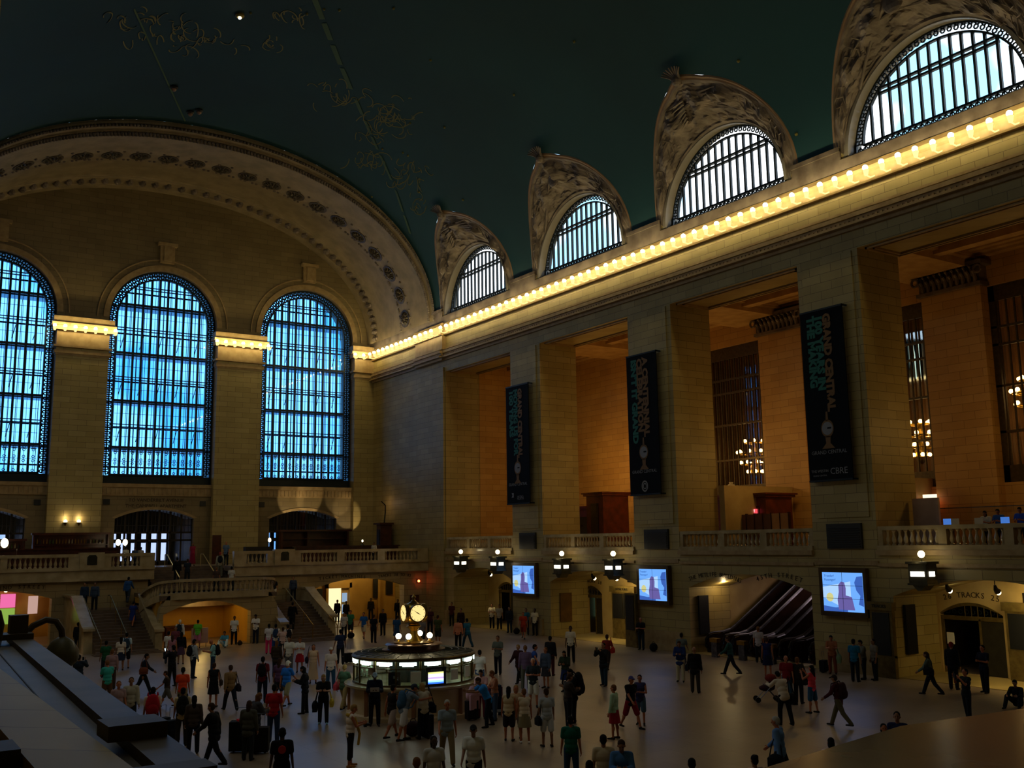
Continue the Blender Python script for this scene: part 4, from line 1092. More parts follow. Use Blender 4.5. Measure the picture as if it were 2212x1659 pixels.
# balcony balustrade, left and right of the upper flight
def long_balustrade(x0, x1, runs, plaques, label):
    root = empty('balustrade', ((x0+x1)/2, YB, ZB), 0, label, 'balustrade')
    rel(root, MB().box(x0, x1, YB-.2, YB+.22, 5.46, 5.66).build('rail', MARBLE, root))
    rel(root, MB().box(x0, x1, YB-.16, YB+.2, ZB, ZB+.16).build('plinth', MARBLE, root))
    pos = x0
    for a, b_ in sorted(runs)+[(x1, x1)]:
        if a-pos > .05:
            rel(root, MB().box(pos, a, YB-.17, YB+.17, ZB+.1, 5.48).build('pedestal', MARBLE, root))
        pos = b_
    for a, b_ in runs:
        n_ = max(3, int((b_-a)/.29))
        for k in range(n_): baluster(root, a+(b_-a)*(k+.5)/n_, YB, ZB+.16, 1.15)
    for c_ in plaques:
        rel(root, MB().box(c_-.75, c_+.75, YB-.28, YB+.25, ZB, 5.75).build('pier', MARBLE, root))
        rel(root, MB().prism([(c_-.3, 4.95), (c_+.3, 4.95), (c_+.3, 5.45), (c_+.2, 5.58), (c_-.2, 5.58), (c_-.3, 5.45)], YB-.31, YB-.27, 'Y').build('plaque', BRONZE, root))
    return root
long_balustrade(XL+.1, FX0, [(2.4, 4.9), (5.3, 8.1), (8.5, 12.0), (14.6, 16.4)], [13.4], 'long pale stone balustrade of the west balcony, left of the upper flight')
long_balustrade(FX1, XR-.2, [(23.6, 25.1), (27.6, 30.4), (31.0, 33.7), (34.3, 37.1)], [26.35], 'long pale stone balustrade of the west balcony, right of the upper flight')

# the grand staircase
SC, YI = 19.7, 62.6
st = struct(empty('staircase', (SC, 66, 0)))
def part(mb, name, m_, label=None, smooth=False):
    o = mb.build(name, m_, st, smooth=smooth); rel(st, o)
    if label: o['label'] = label
    return o
for s_ in (-1, 1):
    xa, xb = sorted((SC+s_*4.05, SC+s_*7.3)); g = MB()
    for k in range(14):
        y0 = 61.7+k*.345; g.box(xa, xb, y0, 67.0, k*.157, (k+1)*.157)
    for k in range(3): g.box(xa-.25+.08*k, xb+.25-.08*k, 60.9+.27*k, 61.8, 0 if k == 0 else k*.05, .05+k*.05)
    part(g, 'side_flight', STEP)
    g = MB().box(min(xa, SC+s_*2.6), max(xb, SC+s_*2.6), 66.5, YB+.1, 1.9, 2.198); part(g, 'side_landing', STEP)
    g = MB()                                                       # winder steps from side landing to the centre landing
    for k in range(6):
        xx = SC+s_*(4.0-.3*k); lo, hi = sorted((xx, SC)); g.box(lo, hi, 66.3, YB+.1, 2.2+k*.15, 2.35+k*.15)
    part(g, 'winder_steps', STEP)
    xo = SC+s_*7.3; lo, hi = sorted((xo, xo+s_*.5))                 # outer parapet with sloping cap
    part(MB().prism([(62.9, 0), (63.2, 1.35), (67.0, 3.0), (YB+.1, 3.0), (YB+.1, 0)], lo, hi, 'X'), 'outer_parapet', MARBLE)
    part(MB().prism([(62.75, 1.28), (62.75, 1.42), (63.2, 1.5), (67.0, 3.15), (YB+.1, 3.15), (YB+.1, 3.02), (67.0, 3.0), (63.2, 1.36)], lo-.08, hi+.08, 'X'), 'outer_cap', MARBLE)
    xi = SC+s_*4.05; lo, hi = sorted((xi-s_*.42, xi))
    part(MB().prism([(61.9, 0), (62.0, 1.1), (62.5, 1.32), (66.2, 3.0), (66.2, 0)], lo, hi, 'X'), 'inner_parapet', MARBLE)
    part(MB().prism([(61.85, 1.1), (61.85, 1.24), (62.5, 1.46), (66.2, 3.16), (66.2, 3.0), (62.5, 1.3)], lo-.08, hi+.08, 'X'), 'inner_cap', MARBLE)
    xm = (xa+xb)/2; g = MB().tube([(xm, 61.6, .95), (xm, 66.6, 3.1), (xm, 67.2, 3.1)], .035, 6)
    for k in range(4): g.tube([(xm, 61.7+k*1.6, k*.72), (xm, 61.7+k*1.6, 1.0+k*.69)], .025, 5)
    part(g, 'brass_handrail', BRASS)
    g = MB().tube([(xo-s_*.12, 61.3, .9), (xo-s_*.12, 66.8, 3.0)], .03, 6); g.tube([(xo-s_*.12, 61.3, 0), (xo-s_*.12, 61.3, .9)], .03, 5); part(g, 'wall_handrail', BRASS)
# centre block with its arch and the bowed front
ctr = MB().plate([(SC-4.0, 0), (SC+4.0, 0), (SC+3.6, 2.4), (SC+3.2, 3.1), (SC-3.2, 3.1), (SC-3.6, 2.4)], [arch_poly(18.95, 2.68, .02, 2.0, 2.72)], YI+.1, YI+.7, 'Y')
part(ctr, 'front_wall', STYB)
CEN = noisy('under_stair_ochre', 'c9962f', 'b58526', .6, .55)
part(MB().box(16.0, 16.2, YI+.7, 69, 0, 2.8).box(21.8, 22.0, YI+.7, 69, 0, 2.8).box(16.0, 22.0, 68.8, 69, 0, 2.85), 'undercroft', CEN)
pt('under_stair_light', (19.2, 65.0, 2.45), 75, (1., .66, .18))
part(MB().box(SC-3.6, SC+3.6, YI+.1, YB-.2, 2.85, 3.1), 'centre_landing', STEP)
g = MB()
for k in range(10): g.box(FX0, FX1, YB-.4+.31*k, YB+3.2, 3.1+k*.155, 3.1+(k+1)*.155)
part(g, 'upper_flight', STEP)
g = MB()
for x in (18.9, 21.4): g.tube([(x, YB-.6, 4.0), (x, YB+2.7, 5.5), (x, YB+3.3, 5.5)], .035, 6); g.tube([(x, YB-.6, 3.1), (x, YB-.6, 4.0)], .03, 5); g.tube([(x, YB+3.3, 4.65), (x, YB+3.3, 5.5)], .03, 5)
part(g, 'brass_handrail', mat('pale_brass', 'd6c48a', .3, .7))
def rail_path(pts, n=10):
    res = []
    for i in range(len(pts)-1):
        p0 = Vector(pts[max(i-1, 0)]); p1 = Vector(pts[i]); p2 = Vector(pts[i+1]); p3 = Vector(pts[min(i+2, len(pts)-1)])
        for k in range(n):
            t = k/n; res.append(.5*((2*p1)+(p2-p0)*t+(2*p0-5*p1+4*p2-p3)*t*t+(3*p1-p0-3*p2+p3)*t**3))
    res.append(Vector(pts[-1])); return res
half = [(SC+4.03-.2, 66.2, 3.12), (SC+3.85, 64.6, 3.55), (SC+3.45, 63.3, 3.95), (SC+2.6, YI+.1, 4.07)]
full = rail_path(half[::1], 8)
mir = [Vector((2*SC-p.x, p.y, p.z)) for p in full]
path = full+mir[::-1]
g = MB(); V = []
for i, p in enumerate(path):
    d = (path[min(i+1, len(path)-1)]-path[max(i-1, 0)]); d.z = 0; d.normalize(); n_ = Vector((-d.y, d.x, 0))
    V.append((p+n_*.22, p-n_*.22))
for i in range(len(V)-1):
    a, b_ = V[i]; c_, d_ = V[i+1]; z = Vector((0, 0, .16))
    g.add([a, b_, d_, c_, a-z, b_-z, d_-z, c_-z], [(0,1,2,3), (7,6,5,4), (0,3,7,4), (1,5,6,2), (0,4,5,1), (3,2,6,7)])
part(g, 'landing_rail', MARBLE)
g = MB()
for i in range(len(V)-1):                                           # solid curb under the balusters
    a, b_ = V[i]; c_, d_ = V[i+1]; zt = -.80
    def dn(v, z): return Vector((v.x, v.y, v.z+z))
    lowz = lambda v: Vector((v.x, v.y, max(1.5, v.z-1.2)))
    g.add([dn(a, zt), dn(b_, zt), dn(d_, zt), dn(c_, zt), lowz(a), lowz(b_), lowz(d_), lowz(c_)], [(0,1,2,3), (7,6,5,4), (0,3,7,4), (1,5,6,2)])
part(g, 'landing_curb', MARBLE)
L = 0; nxt = .15
for i in range(len(path)-1):
    seg = (path[i+1]-path[i]).length
    while L+seg > nxt:
        t = (nxt-L)/seg; p = path[i].lerp(path[i+1], t); baluster(st, p.x, p.y, p.z-.82, 1.2); nxt += .3
    L += seg

# ---------------------------------------------------------------- things on the west balcony
FRM = mat('door_frame_bronze', '2a2016', .5, .3)
OUTL = glow('outside_light', (.42, .58, 1., 1), 1.0)
for i, x in enumerate(WX):
    xc = x-.1; root = struct(empty('door_%d' % (5+i), (xc, YE+.5, ZB)))
    g = MB(); top = lambda u: 8.22+.68*(1-(u/2.97)**2)
    for k in range(8):
        u = -2.97+5.94*k/7; g.box(xc+u-.07, xc+u+.07, YE+.4, YE+.55, ZB, top(u))
    for k in range(22):
        u = -2.97+5.94*k/21; g.box(xc+u-.02, xc+u+.02, YE+.42, YE+.5, 7.2, top(u))
    for z in (6.55, 7.15): g.box(xc-2.97, xc+2.97, YE+.4, YE+.55, z-.07, z+.07)
    for z in (7.7,): g.box(xc-2.9, xc+2.9, YE+.42, YE+.5, z-.02, z+.02)
    g.box(xc-2.97, xc+2.97, YE+.4, YE+.55, ZB, ZB+.3)
    rel(root, g.build('frame', FRM, root))
    rel(root, MB().prism(arch_poly(xc, 2.95, ZB, 8.2, 8.88), YE+.5, YE+.51, 'Y').build('glass_pane', glass('door_glass', (.55, .6, .75, 1), .1), root))
    # vestibule beyond: dim room with a lit strip of street daylight low down
    g = MB().box(xc-3.2, xc-3.0, YE+2.3, YE+6, ZB-.2, 9.5).box(xc+3.0, xc+3.2, YE+2.3, YE+6, ZB-.2, 9.5).box(xc-3.2, xc+3.2, YE+2.3, YE+6, 9.2, 9.4).box(xc-3.2, xc+3.2, YE+.5, YE+6, ZB-.2, ZB)
    pl_ = [[(xc-2.8+.8*k, ZB+.3), (xc-2.35+.8*k, ZB+.3), (xc-2.35+.8*k, 6.4), (xc-2.8+.8*k, 6.4)] for k in range(7)]+[[(xc-2.8+.8*k, 6.7), (xc-2.35+.8*k, 6.7), (xc-2.35+.8*k, 7.15), (xc-2.8+.8*k, 7.15)] for k in range(7)]
    g.plate([(xc-3.2, ZB-.2), (xc+3.2, ZB-.2), (xc+3.2, 9.5), (xc-3.2, 9.5)], pl_, YE+5.8, YE+6, 'Y')
    rel(root, g.build('vestibule', noisy('vestibule_brown', '4a3a26', '33271a', .8, .6), root))
for x, lb in ((9.0, 'square dark vent left of the left pier'), ):
    pass
for px, py, lb in ((80, 1085, 'small dark square vent left of the pier between the left and middle windows'), (230, 1084, 'small dark square vent at the upper left of the middle low arch'),
                   (438, 1088, 'small dark square vent at the upper right of the middle low arch'), (565, 1090, 'small dark square vent at the upper left of the right low arch')):
    p = at(px, py, Y=YE); o = MB().box(p.x-.22, p.x+.22, YE-.1 if abs(px-230) > 3 and abs(px-565) > 3 and abs(px-438) > 3 else YE-.1, YE+.0, p.z-.2, p.z+.2).build('wall_vent', BLACK); tag(o, lb, 'vent')
GLW = glow('table_globe', (1., .80, .48, 1), 9.)
def globe_lamp(x, y, z, h, label, r_=.17):
    root = empty('globe_lamp', (x, y, z), 0, label, 'lamp')
    MB().lathe([(.14, 0), (.1, .06), (.03, .12), (.03, h-.2), (.07, h-.15)], n=8).build('stand', BRONZE, root)
    MB().ball((0, 0, h), r_, 10, 1.35).build('globe', GLW, root, smooth=True); return root
# restaurant bar with bottle shelves on the left
def shelf_unit(x0, x1, y, z0, z1, m_, label, bottles=True, rows=3, seed=1):
    root = empty('bar_shelf', ((x0+x1)/2, y, z0), 0, label, 'shelf')
    g = MB().box(x0, x1, y, y+.1, z0, z1).box(x0, x0+.1, y-.4, y, z0, z1).box(x1-.1, x1, y-.4, y, z0, z1).box(x0-.1, x1+.1, y-.5, y+.1, z1, z1+.15)
    rel(root, g.build('cabinet', m_, root))
    for r_ in range(rows):
        zz = z0+.25+(z1-z0-.25)*r_/rows; rel(root, MB().box(x0+.1, x1-.1, y-.38, y, zz-.04, zz).build('shelf_board', m_, root))
    return root
sh = shelf_unit(11.1, 16.2, 78.6, ZB, 7.0, WOOD, 'dark wooden back bar shelving with bottles left of the middle low arch')
shelf_unit(5.5, 10.6, 78.6, ZB, 6.6, WOOD, 'dark wooden back bar shelving farthest left on the balcony')
BG = [mat('bottle_%s' % c, c, .15) for c in ('3a4a20', '6a4a1a', '8a7a5a', '2a2a2a')]
rnd = random.Random(5)
bm_ = [MB().lathe([(.05, 0), (.05, .2), (.02, .27), (.02, .34)], n=6).build('bottle', b, smooth=True) for b in BG]
for o in bm_: COL.objects.unlink(o)
for xs, zz in ((11.4, ZB+1.03), (11.4, ZB+1.73), (5.8, ZB+1.45)):
    for k in range(22):
        o = bm_[rnd.randrange(4)].copy(); COL.objects.link(o); o.location = (xs+k*.21, 78.4, zz-.0)
        tag(o, 'small bottle in a row on the back bar shelves', 'bottle', 'bottles on the back bar')
for (xa, xb) in ((2.6, 9.2), (9.5, 16.0)):
    root = empty('restaurant_rail', ((xa+xb)/2, 73.6, ZB), 0, 'long dark wooden banquette rail behind the left balustrade, %s section' % ('left' if xa < 5 else 'right'), 'railing')
    rel(root, MB().box(xa, xb, 73.5, 73.7, ZB, 5.95).build('panel', WOOD, root)); rel(root, MB().box(xa, xb, 73.4, 73.8, 5.95, 6.05).build('top', WOOD, root))
p = at(142, 1128, Y=79.6); q = at(171, 1128, Y=79.6)
for v, lb in ((p, 'left'), (q, 'right')):
    root = empty('wall_uplight', (v.x, 79.75, v.z), 0, '%s of two bright uplights on the left window pier above the bar' % lb, 'lamp')
    MB().lathe([(.04, -.25), (.1, -.1), (.16, 0)], n=10).build('cup', BRASS, root, smooth=True)
    MB().ball((0, 0, .06), .13, 8).build('bulb', GLW, root, smooth=True)
    pt('uplight', (v.x, 79.6, v.z+.35), 9.0, (1., .8, .45), .05)
globe_lamp(at(256, 1160, Y=75.5).x, 75.5, ZB, 1.75, 'left of two frosted globe lamps before the middle low arch'); globe_lamp(at(271, 1160, Y=75.5).x, 75.5, ZB, 1.75, 'right of two frosted globe lamps before the middle low arch')
globe_lamp(at(11, 1155, Y=75.5).x, 75.5, ZB, 1.8, 'frosted globe lamp at the left edge of the photo', .24); globe_lamp(at(583, 1142, Y=76).x, 76, ZB, 1.8, 'globe lamp at the left end of the right low arch', .12)
# cabinets on the right part of the balcony
root = empty('host_cabinet', (31.8, 77.5, ZB), 0, 'dark wooden shelved cabinet filling the right low arch', 'cabinet')
rel(root, MB().box(29.0, 34.8, 77.9, 78.1, ZB, 7.1).box(29.0, 29.15, 77.3, 78, ZB, 7.1).box(34.65, 34.8, 77.3, 78, ZB, 7.1).box(31.2, 31.3, 77.3, 78, ZB, 7.1).build('case', WOOD, root))
for z in (5.3, 5.9, 6.5): rel(root, MB().box(29.1, 34.7, 77.3, 78, z, z+.05).build('shelf_board', WOOD, root))
rel(root, MB().box(28.8, 35.0, 77.1, 78.1, 7.1, 7.25).build('cornice', WOOD, root))
root = empty('counter', (33, 72.8, ZB), 0, 'long dark counter behind the right balustrade', 'counter')
rel(root, MB().box(28.5, 37.0, 72.6, 73.2, ZB, 5.85).build('body', WOOD, root)); rel(root, MB().box(28.4, 37.1, 72.5, 73.3, 5.85, 5.93).build('top', WOOD, root))
root = empty('coat_cabinet', (37.3, 76.0, ZB), 0, 'tall narrow wooden stand with a curved lamp arm in the far right corner', 'cabinet')
rel(root, MB().box(36.9, 37.9, 75.6, 76.4, ZB, 7.6).box(36.7, 38.0, 75.4, 76.6, 7.6, 7.75).build('body', noisy('reddish_wood', '5a3018', '44220f', 2, .4), root))
rel(root, MB().box(36.84, 36.9, 75.75, 76.25, 5.0, 7.2).build('panel', BLACK, root))
rel(root, MB().tube([(37.4, 76, 7.7), (37.5, 76, 8.6), (37.4, 75.8, 9.2), (36.9, 75.5, 9.5)], .06, 6, .04).build('lamp_arm', BRONZE, root))
root = empty('piano', (26.3, 75.0, ZB), 0, 'small black upright stand right of the upper flight', 'stand')
rel(root, MB().box(25.3, 27.3, 74.8, 75.4, ZB+.2, 5.95).build('body', BLACK, root)); rel(root, MB().box(25.3, 25.45, 74.8, 75.4, ZB, ZB+.2).box(27.15, 27.3, 74.8, 75.4, ZB, ZB+.2).build('feet', BLACK, root)); rel(root, MB().box(25.9, 27.0, 74.78, 74.8, 5.55, 5.6).build('trim_strip', BRASS, root))
o = MB().box(24.0, 24.7, 78.9, 79.0, ZB, 6.9).build('notice_board', WOOD); tag(o, 'tall brown notice board beside the right edge of the middle low arch', 'board')
# added spots without fixtures: they throw the patches of reflected light on the wall
for x, y, z, tx, tz, e in ((30.6, 78.0, 7.4, 30.9, 9.75, 230), (32.4, 78.0, 7.4, 32.5, 9.8, 230), (36.2, 77.5, 6.6, 36.0, 8.6, 190), (35.6, 78.0, 7.3, 35.2, 9.8, 110)):
    l = bpy.data.lights.new('wall_patch_spot', 'SPOT'); l.energy = e; l.color = (1., .78, .45); l.spot_size = radians(42); l.spot_blend = .35; l.shadow_soft_size = .05
    o = bpy.data.objects.new('wall_patch_spot', l); COL.objects.link(o); o.location = (x, y, z)
    o.rotation_euler = (Vector((tx, YE, tz))-Vector((x, y, z))).to_track_quat('-Z', 'Y').to_euler()
pt('stand_lamp', (37.3, 76.6, 9.4), 8, (1., .65, .4), .05)
globe_lamp(34.0, 72.9, 5.93, .35, 'tiny globe lamp standing on the dark counter at right', .07)

# ================================================================== INFORMATION BOOTH
bx, by = 17.66, 33.4
booth = empty('information_booth', (bx, by, 0), 0, 'round marble information booth with lit brass-framed windows under the four-faced clock', 'booth')
def bp(mb, name, m_, label=None, smooth=True, parent=None):
    o = mb.build(name, m_, parent or booth, smooth=smooth)
    if label: o['label'] = label
    return o
BBR = noisy('booth_brass', '6e5824', '54421a', 4, .35, .8)
BM = noisy('booth_marble', 'd2bc9a', 'c0a884', 1.5, .3)
bp(MB().lathe([(2.42, 0), (2.42, .12), (2.28, .16), (2.28, .98), (2.4, 1.02)], n=48), 'base', BM)
for k in range(8):
    a = 2*pi*k/8+.3; g = MB().tube([(2.3*cos(a), 2.3*sin(a), .14), (2.3*cos(a), 2.3*sin(a), 1.0)], .09, 4)
    bp(g, 'pilaster', noisy('booth_marble_red', '9a6a48', '855a3c', 2, .3), smooth=False)
bp(MB().lathe([(2.4, 1.02), (2.5, 1.05), (2.5, 1.12), (2.15, 1.14)], n=48), 'counter', MARBLE)
RW = 2.16
NW = 16
g = MB(); off = math.atan2(-33.4, -17.66)+pi/NW*.55
for k in range(NW):
    a = off+2*pi*k/NW; g.tube([(RW*cos(a), RW*sin(a), 1.12), (RW*cos(a), RW*sin(a), 2.08)], .035, 6)
g.lathe([(RW-.03, 1.72), (RW+.03, 1.72), (RW+.03, 1.75), (RW-.03, 1.75)], n=48, cap=False)
g.lathe([(RW-.05, 1.12), (RW+.05, 1.12), (RW+.05, 1.2), (RW-.05, 1.2)], n=48, cap=False)
bp(g, 'mullions', BBR)
bp(MB().lathe([(RW, 1.15), (RW, 2.0)], n=NW*3, cap=False), 'window_glass', glass('booth_glass', (.85, .95, .85, 1), .12))
bp(MB().lathe([(RW-.02, 2.0), (RW+.08, 2.0), (RW+.09, 2.06), (RW+.06, 2.1), (RW-.02, 2.1)], n=48), 'rim', BBR)
ROOF = noisy('booth_roof_bronze', '3a3a2c', '2c2b20', 5, .45, .3)
bp(MB().lathe([(RW+.06, 2.1), (1.7, 2.14), (1.15, 2.17), (1.1, 2.2)], n=48), 'roof', ROOF, smooth=False)
g = MB()
for k in range(NW*2):
    a = off+pi*k/NW; g.tube([(RW*cos(a), RW*sin(a), 2.11), (1.15*cos(a), 1.15*sin(a), 2.18)], .018, 4)
for r_ in (1.4, 1.65, 1.9): g.lathe([(r_-.02, 2.2-.05*(r_-1.1)), (r_+.02, 2.21-.05*(r_-1.1))], n=48, cap=False)
bp(g, 'roof_ribs', ROOF, smooth=False)
bp(MB().lathe([(1.15, 2.16), (1.15, 2.22), (.95, 2.24), (.95, 2.36), (1.05, 2.38), (1.0, 2.42), (.72, 2.43)], n=32), 'roof_tier', noisy('tier_bronze', '5e3a1c', '4a2c14', 4, .3, .6))
bp(MB().lathe([(.74, 2.42), (.76, 2.47), (.6, 2.49), (.3, 2.5)], n=32), 'upper_tier', BRASS)
bp(MB().lathe([(.34, 2.49), (.26, 2.6), (.16, 2.72), (.14, 2.86), (.2, 2.95), (.28, 3.02), (.22, 3.05)], n=20), 'pedestal', BRASS)
SGN = glow('booth_sign_light', (.80, 1., .92, 1), 4.5)
for k in range(NW):                                                 # lit fascia signs
    a0, a1 = off+2*pi*(k+.16)/NW, off+2*pi*(k+.84)/NW; g = MB(); n_ = 6
    for q in range(n_):
        t0, t1 = a0+(a1-a0)*q/n_, a0+(a1-a0)*(q+1)/n_; zl = 1.86 if q in (0, 5) else 1.83
        P = [(r_*cos(t), r_*sin(t), z) for z in (zl, 1.965) for t in (t0, t1) for r_ in (RW+.03, RW+.05)]
        g.add(P, [(0,1,5,4), (1,3,7,5), (3,2,6,7), (2,0,4,6), (0,2,3,1), (4,5,7,6)])
    bp(g, 'lit_sign', SGN, smooth=False)
DK = mat('booth_interior', '16160e', .6)
bp(MB().lathe([(.9, 1.0), (.9, 2.08)], n=20), 'inner_core', noisy('booth_core', '241f12', '18150c', 4, .5))
pt('booth_inner_light', (bx-1.5, by-.9, 1.9), 3.5, (.75, 1., .75), .08); pt('booth_inner_light', (bx+.9, by-1.5, 1.9), .9, (.8, 1., .7), .08); pt('booth_inner_light', (bx+1.5, by+1.0, 1.9), 1.2, (.8, 1., .7), .08)
def on_booth(px, z, r_):                                            # angle on the drum seen at that pixel column
    best = None
    for k in range(720):
        a = 2*pi*k/720; P = Vector((bx+r_*cos(a), by+r_*sin(a), z)); d = P-CAM
        if (cos(a)*(CAM.x-bx)+sin(a)*(CAM.y-by)) < 0: continue
        x = 1106+F_PX*d.dot(RT)/d.dot(FW)
        if best is None or abs(x-px) < best[0]: best = (abs(x-px), a)
    return best[1]
def booth_panel(pxc, w_, z0, z1, m_, name, label=None, r_=RW+.04, root=None):
    a = on_booth(pxc, (z0+z1)/2, r_); g = MB().box(-.02, .02, -w_/2, w_/2, z0, z1); o = g.build(name, m_, root or booth)
    o.rotation_euler[2] = a; o.location = (r_*cos(a), r_*sin(a), 0)
    if label: o['label'] = label
    return o, a
booth_panel(898, .36, 1.28, 1.66, mat('placard', 'dcdcd0', .6), 'placard', 'pale grey placard on the glass left of the colour screen')
booth_panel(981, .32, 1.30, 1.66, mat('placard', 'dcdcd0', .6), 'placard', 'pale grey placard right of the colour screen'); booth_panel(1009, .34, 1.32, 1.7, mat('placard', 'dcdcd0', .6), 'placard', 'pale grey placard at the right end of the windows')
booth_panel(804, .36, 1.5, 1.76, mat('map_sheet', 'c8a8b0', .6), 'map_sheet', 'pink and white map sheet behind the left windows', RW-.06)
o, a = booth_panel(942, .74, 1.2, 1.78, BLACK, 'screen_housing', 'black screen housing with a grey caption')
for k, (c_, s_) in enumerate((((.75, .75, .25, 1), 1.), ((.8, .8, 1., 1), 1.), ((.85, .8, .9, 1), 1.), ((.5, .35, .9, 1), 1.1), ((.7, .8, 1., 1), 1.1), ((.3, .75, 1., 1), 1.2), ((.03, .15, 1., 1), 1.1))):
    booth_panel(942, .56, 1.62-.055*(k+1), 1.62-.055*k, glow('booth_screen_%d' % k, c_, s_*1.3), 'screen_line', None, RW+.075)
booth_panel(943, .4, 1.66, 1.72, mat('caption_grey', '55555c', .6), 'screen_caption', None, RW+.07)
booth_panel(852, .44, 1.2, 1.64, BLACK, 'screen_back', 'dark screen seen from behind with a round pale emblem', RW-.1)
booth_panel(852, .09, 1.42, 1.51, mat('pale_emblem', '9a9a9a', .5), 'emblem', None, RW-.06)
rnd = random.Random(3); g = MB()
for k in range(26):                                                 # brochure racks glinting in the left windows
    a = on_booth(768+rnd.random()*26, 1.3, RW)+rnd.uniform(-.02, .02); z = rnd.uniform(1.2, 1.75); r_ = RW-.12-rnd.random()*.15
    g.cbox((r_*cos(a), r_*sin(a), z), .05, .07, .09)
o = bp(g, 'brochure_rack', mat('white_leaflets', 'd8e4d0', .5), smooth=False); o['kind'] = 'stuff'
o = MB().box(bx-2.05, bx-1.75, by-1.55, by-1.35, 1.13, 1.2).build('leaflet_pile', mat('green_leaflets', '7aa070', .6)); 
a = on_booth(906, 1.15, 2.3); o.location = (bx+2.3*cos(a), by+2.3*sin(a), 0); me = o.data; me.transform(Matrix.Translation((-(bx-1.9), -(by-1.45), .015))); tag(o, 'small pile of green and white leaflets on the booth counter below the placard', 'leaflets')
# the four-faced clock
clock = empty('brass_clock', (bx, by, 3.06), 0, 'four-faced brass ball clock with glowing opal dials on top of the information booth', 'clock')
bp(MB().ball((0, 0, .44), .385, 24, 1.06), 'case', BRASS, parent=clock)
bp(MB().lathe([(.12, .84), (.05, .9), (.05, .95), (.09, .99), (.05, 1.04), (.02, 1.1)], n=12), 'finial', BRASS, parent=clock)
bp(MB().lathe([(.2, 0), (.24, .03), (.16, .08)], n=16), 'collar', BRASS, parent=clock)
DIAL = glow('clock_dial', (1., .74, .28, 1), 1.05)
va = math.atan2(CAM.y-by, CAM.x-bx)
for k in range(4):
    a = va+radians(22)+k*pi/2; M_ = Matrix.Rotation(a, 4, 'Z')
    def face(mb, name, m_):
        o = mb.build(name, m_, clock, smooth=False); o.data.transform(Matrix.Translation((.0, 0, .44))); o.rotation_euler[2] = a; return o
    dd = MB().prism([(.30*cos(2*pi*i/28), .30*sin(2*pi*i/28)) for i in range(28)], .30, .40); d_ = face(dd, 'dial', DIAL)
    rr = MB(); strip(rr, [(.29*cos(2*pi*i/28), .29*sin(2*pi*i/28)) for i in range(29)], [(.33*cos(2*pi*i/28), .33*sin(2*pi*i/28)) for i in range(29)], .28, .415); face(rr, 'bezel', BRASS)
    hd = MB()
    def hand(ang, L_, w_):
        d = (sin(ang), cos(ang)); n_ = (d[1], -d[0])
        hd.prism([(-d[0]*.05-n_[0]*w_, -d[1]*.05-n_[1]*w_), (-d[0]*.05+n_[0]*w_, -d[1]*.05+n_[1]*w_), (d[0]*L_, d[1]*L_)], .402, .407)
    hand(radians(118), .15, .02); hand(radians(-57), .24, .014)     # about ten to four
    for h in range(12):
        t = 2*pi*h/12; hd.prism([(.25*sin(t)-.008, .25*cos(t)-.02), (.25*sin(t)+.008, .25*cos(t)-.02), (.25*sin(t)+.008, .25*cos(t)+.02), (.25*sin(t)-.008, .25*cos(t)+.02)], .402, .405)
    face(hd, 'hands', BLACK)
BGL = glow('booth_globe', (1., .84, .48, 1), 13.)
for px, py, r_, lb in ((861, 1381, .1, 'left'), (883, 1385, .1, 'front'), (928, 1382, .1, 'right'), (907, 1374, .1, 'back')):
    rad_ = .66
    best = min((abs(1106+F_PX*((Vector((bx+rad_*cos(a), by+rad_*sin(a), 2.62))-CAM).dot(RT))/((Vector((bx+rad_*cos(a), by+rad_*sin(a), 2.62))-CAM).dot(FW))-px), a) for a in [2*pi*k/360 for k in range(360)] if (cos(a)*(CAM.x-bx)+sin(a)*(CAM.y-by) > 0) == (lb != 'back'))
    a = best[1]; root = empty('globe_lamp', (bx+rad_*cos(a), by+rad_*sin(a), 2.51), 0, '%s one of the glowing round globes around the foot of the booth clock' % lb, 'lamp', 'globes on the booth')
    MB().lathe([(.08, 0), (.05, .04), (.03, .07), (.06, .1)], n=10).build('stand', BRASS, root); MB().ball((0, 0, .19), .105, 14).build('globe', BGL, root, smooth=True)
pt('booth_globe_light', (bx, by, 3.2), 10, (1., .8, .4), .3) if False else None

# ================================================================== FOREGROUND: ticket-office roof below the viewpoint
RFM = noisy('roof_stone', '5c503e', '463b2c', 1.3, .5, bump=.05)
RFD = noisy('roof_stone_dark', '524430', '413523', 2., .55)
ZR = 4.3
def xe(y): return 2.03+.0465*y                                      # outer edge, slightly askew to the hall
struct(MB().prism([(-4.6, 1.5), (xe(1.5)-.34, 1.5), (xe(22)-.34, 22), (-4.6, 22)], ZR-.3, ZR, 'Z').build('ticket_office_roof', RFM))
struct(MB().prism([(xe(1.5)-.34, 1.5), (xe(1.5), 1.5), (xe(21.4), 21.4), (xe(21.4)-.34, 21.4)], ZR-.3, ZR+.1, 'Z').build('ticket_office_rim', RFM))
struct(MB().prism([(xe(1.5)-.1, 1.5), (xe(1.5)-.05, 1.5), (xe(21.3)-.05, 21.3), (xe(21.3)-.1, 21.3)], 0, ZR-.25, 'Z').build('ticket_office_front', STX))
g = MB()
for off_ in (.3, 1.25): g.prism([(xe(2)-off_-.34, 2), (xe(2)-off_-.325, 2), (xe(21)-off_-.325, 21), (xe(21)-off_-.34, 21)], ZR, ZR+.012, 'Z')
struct(g.build('roof_seams', DARKW))
def block(x0, x1, y0, y1, z0, h, label, m_=RFD):
    o = MB().prism([(x0, y0), (x1, y0), (x1, y1), (x0, y1)], z0, z0+h, 'Z').build('stone_block', m_); tag(o, label, 'block'); return o
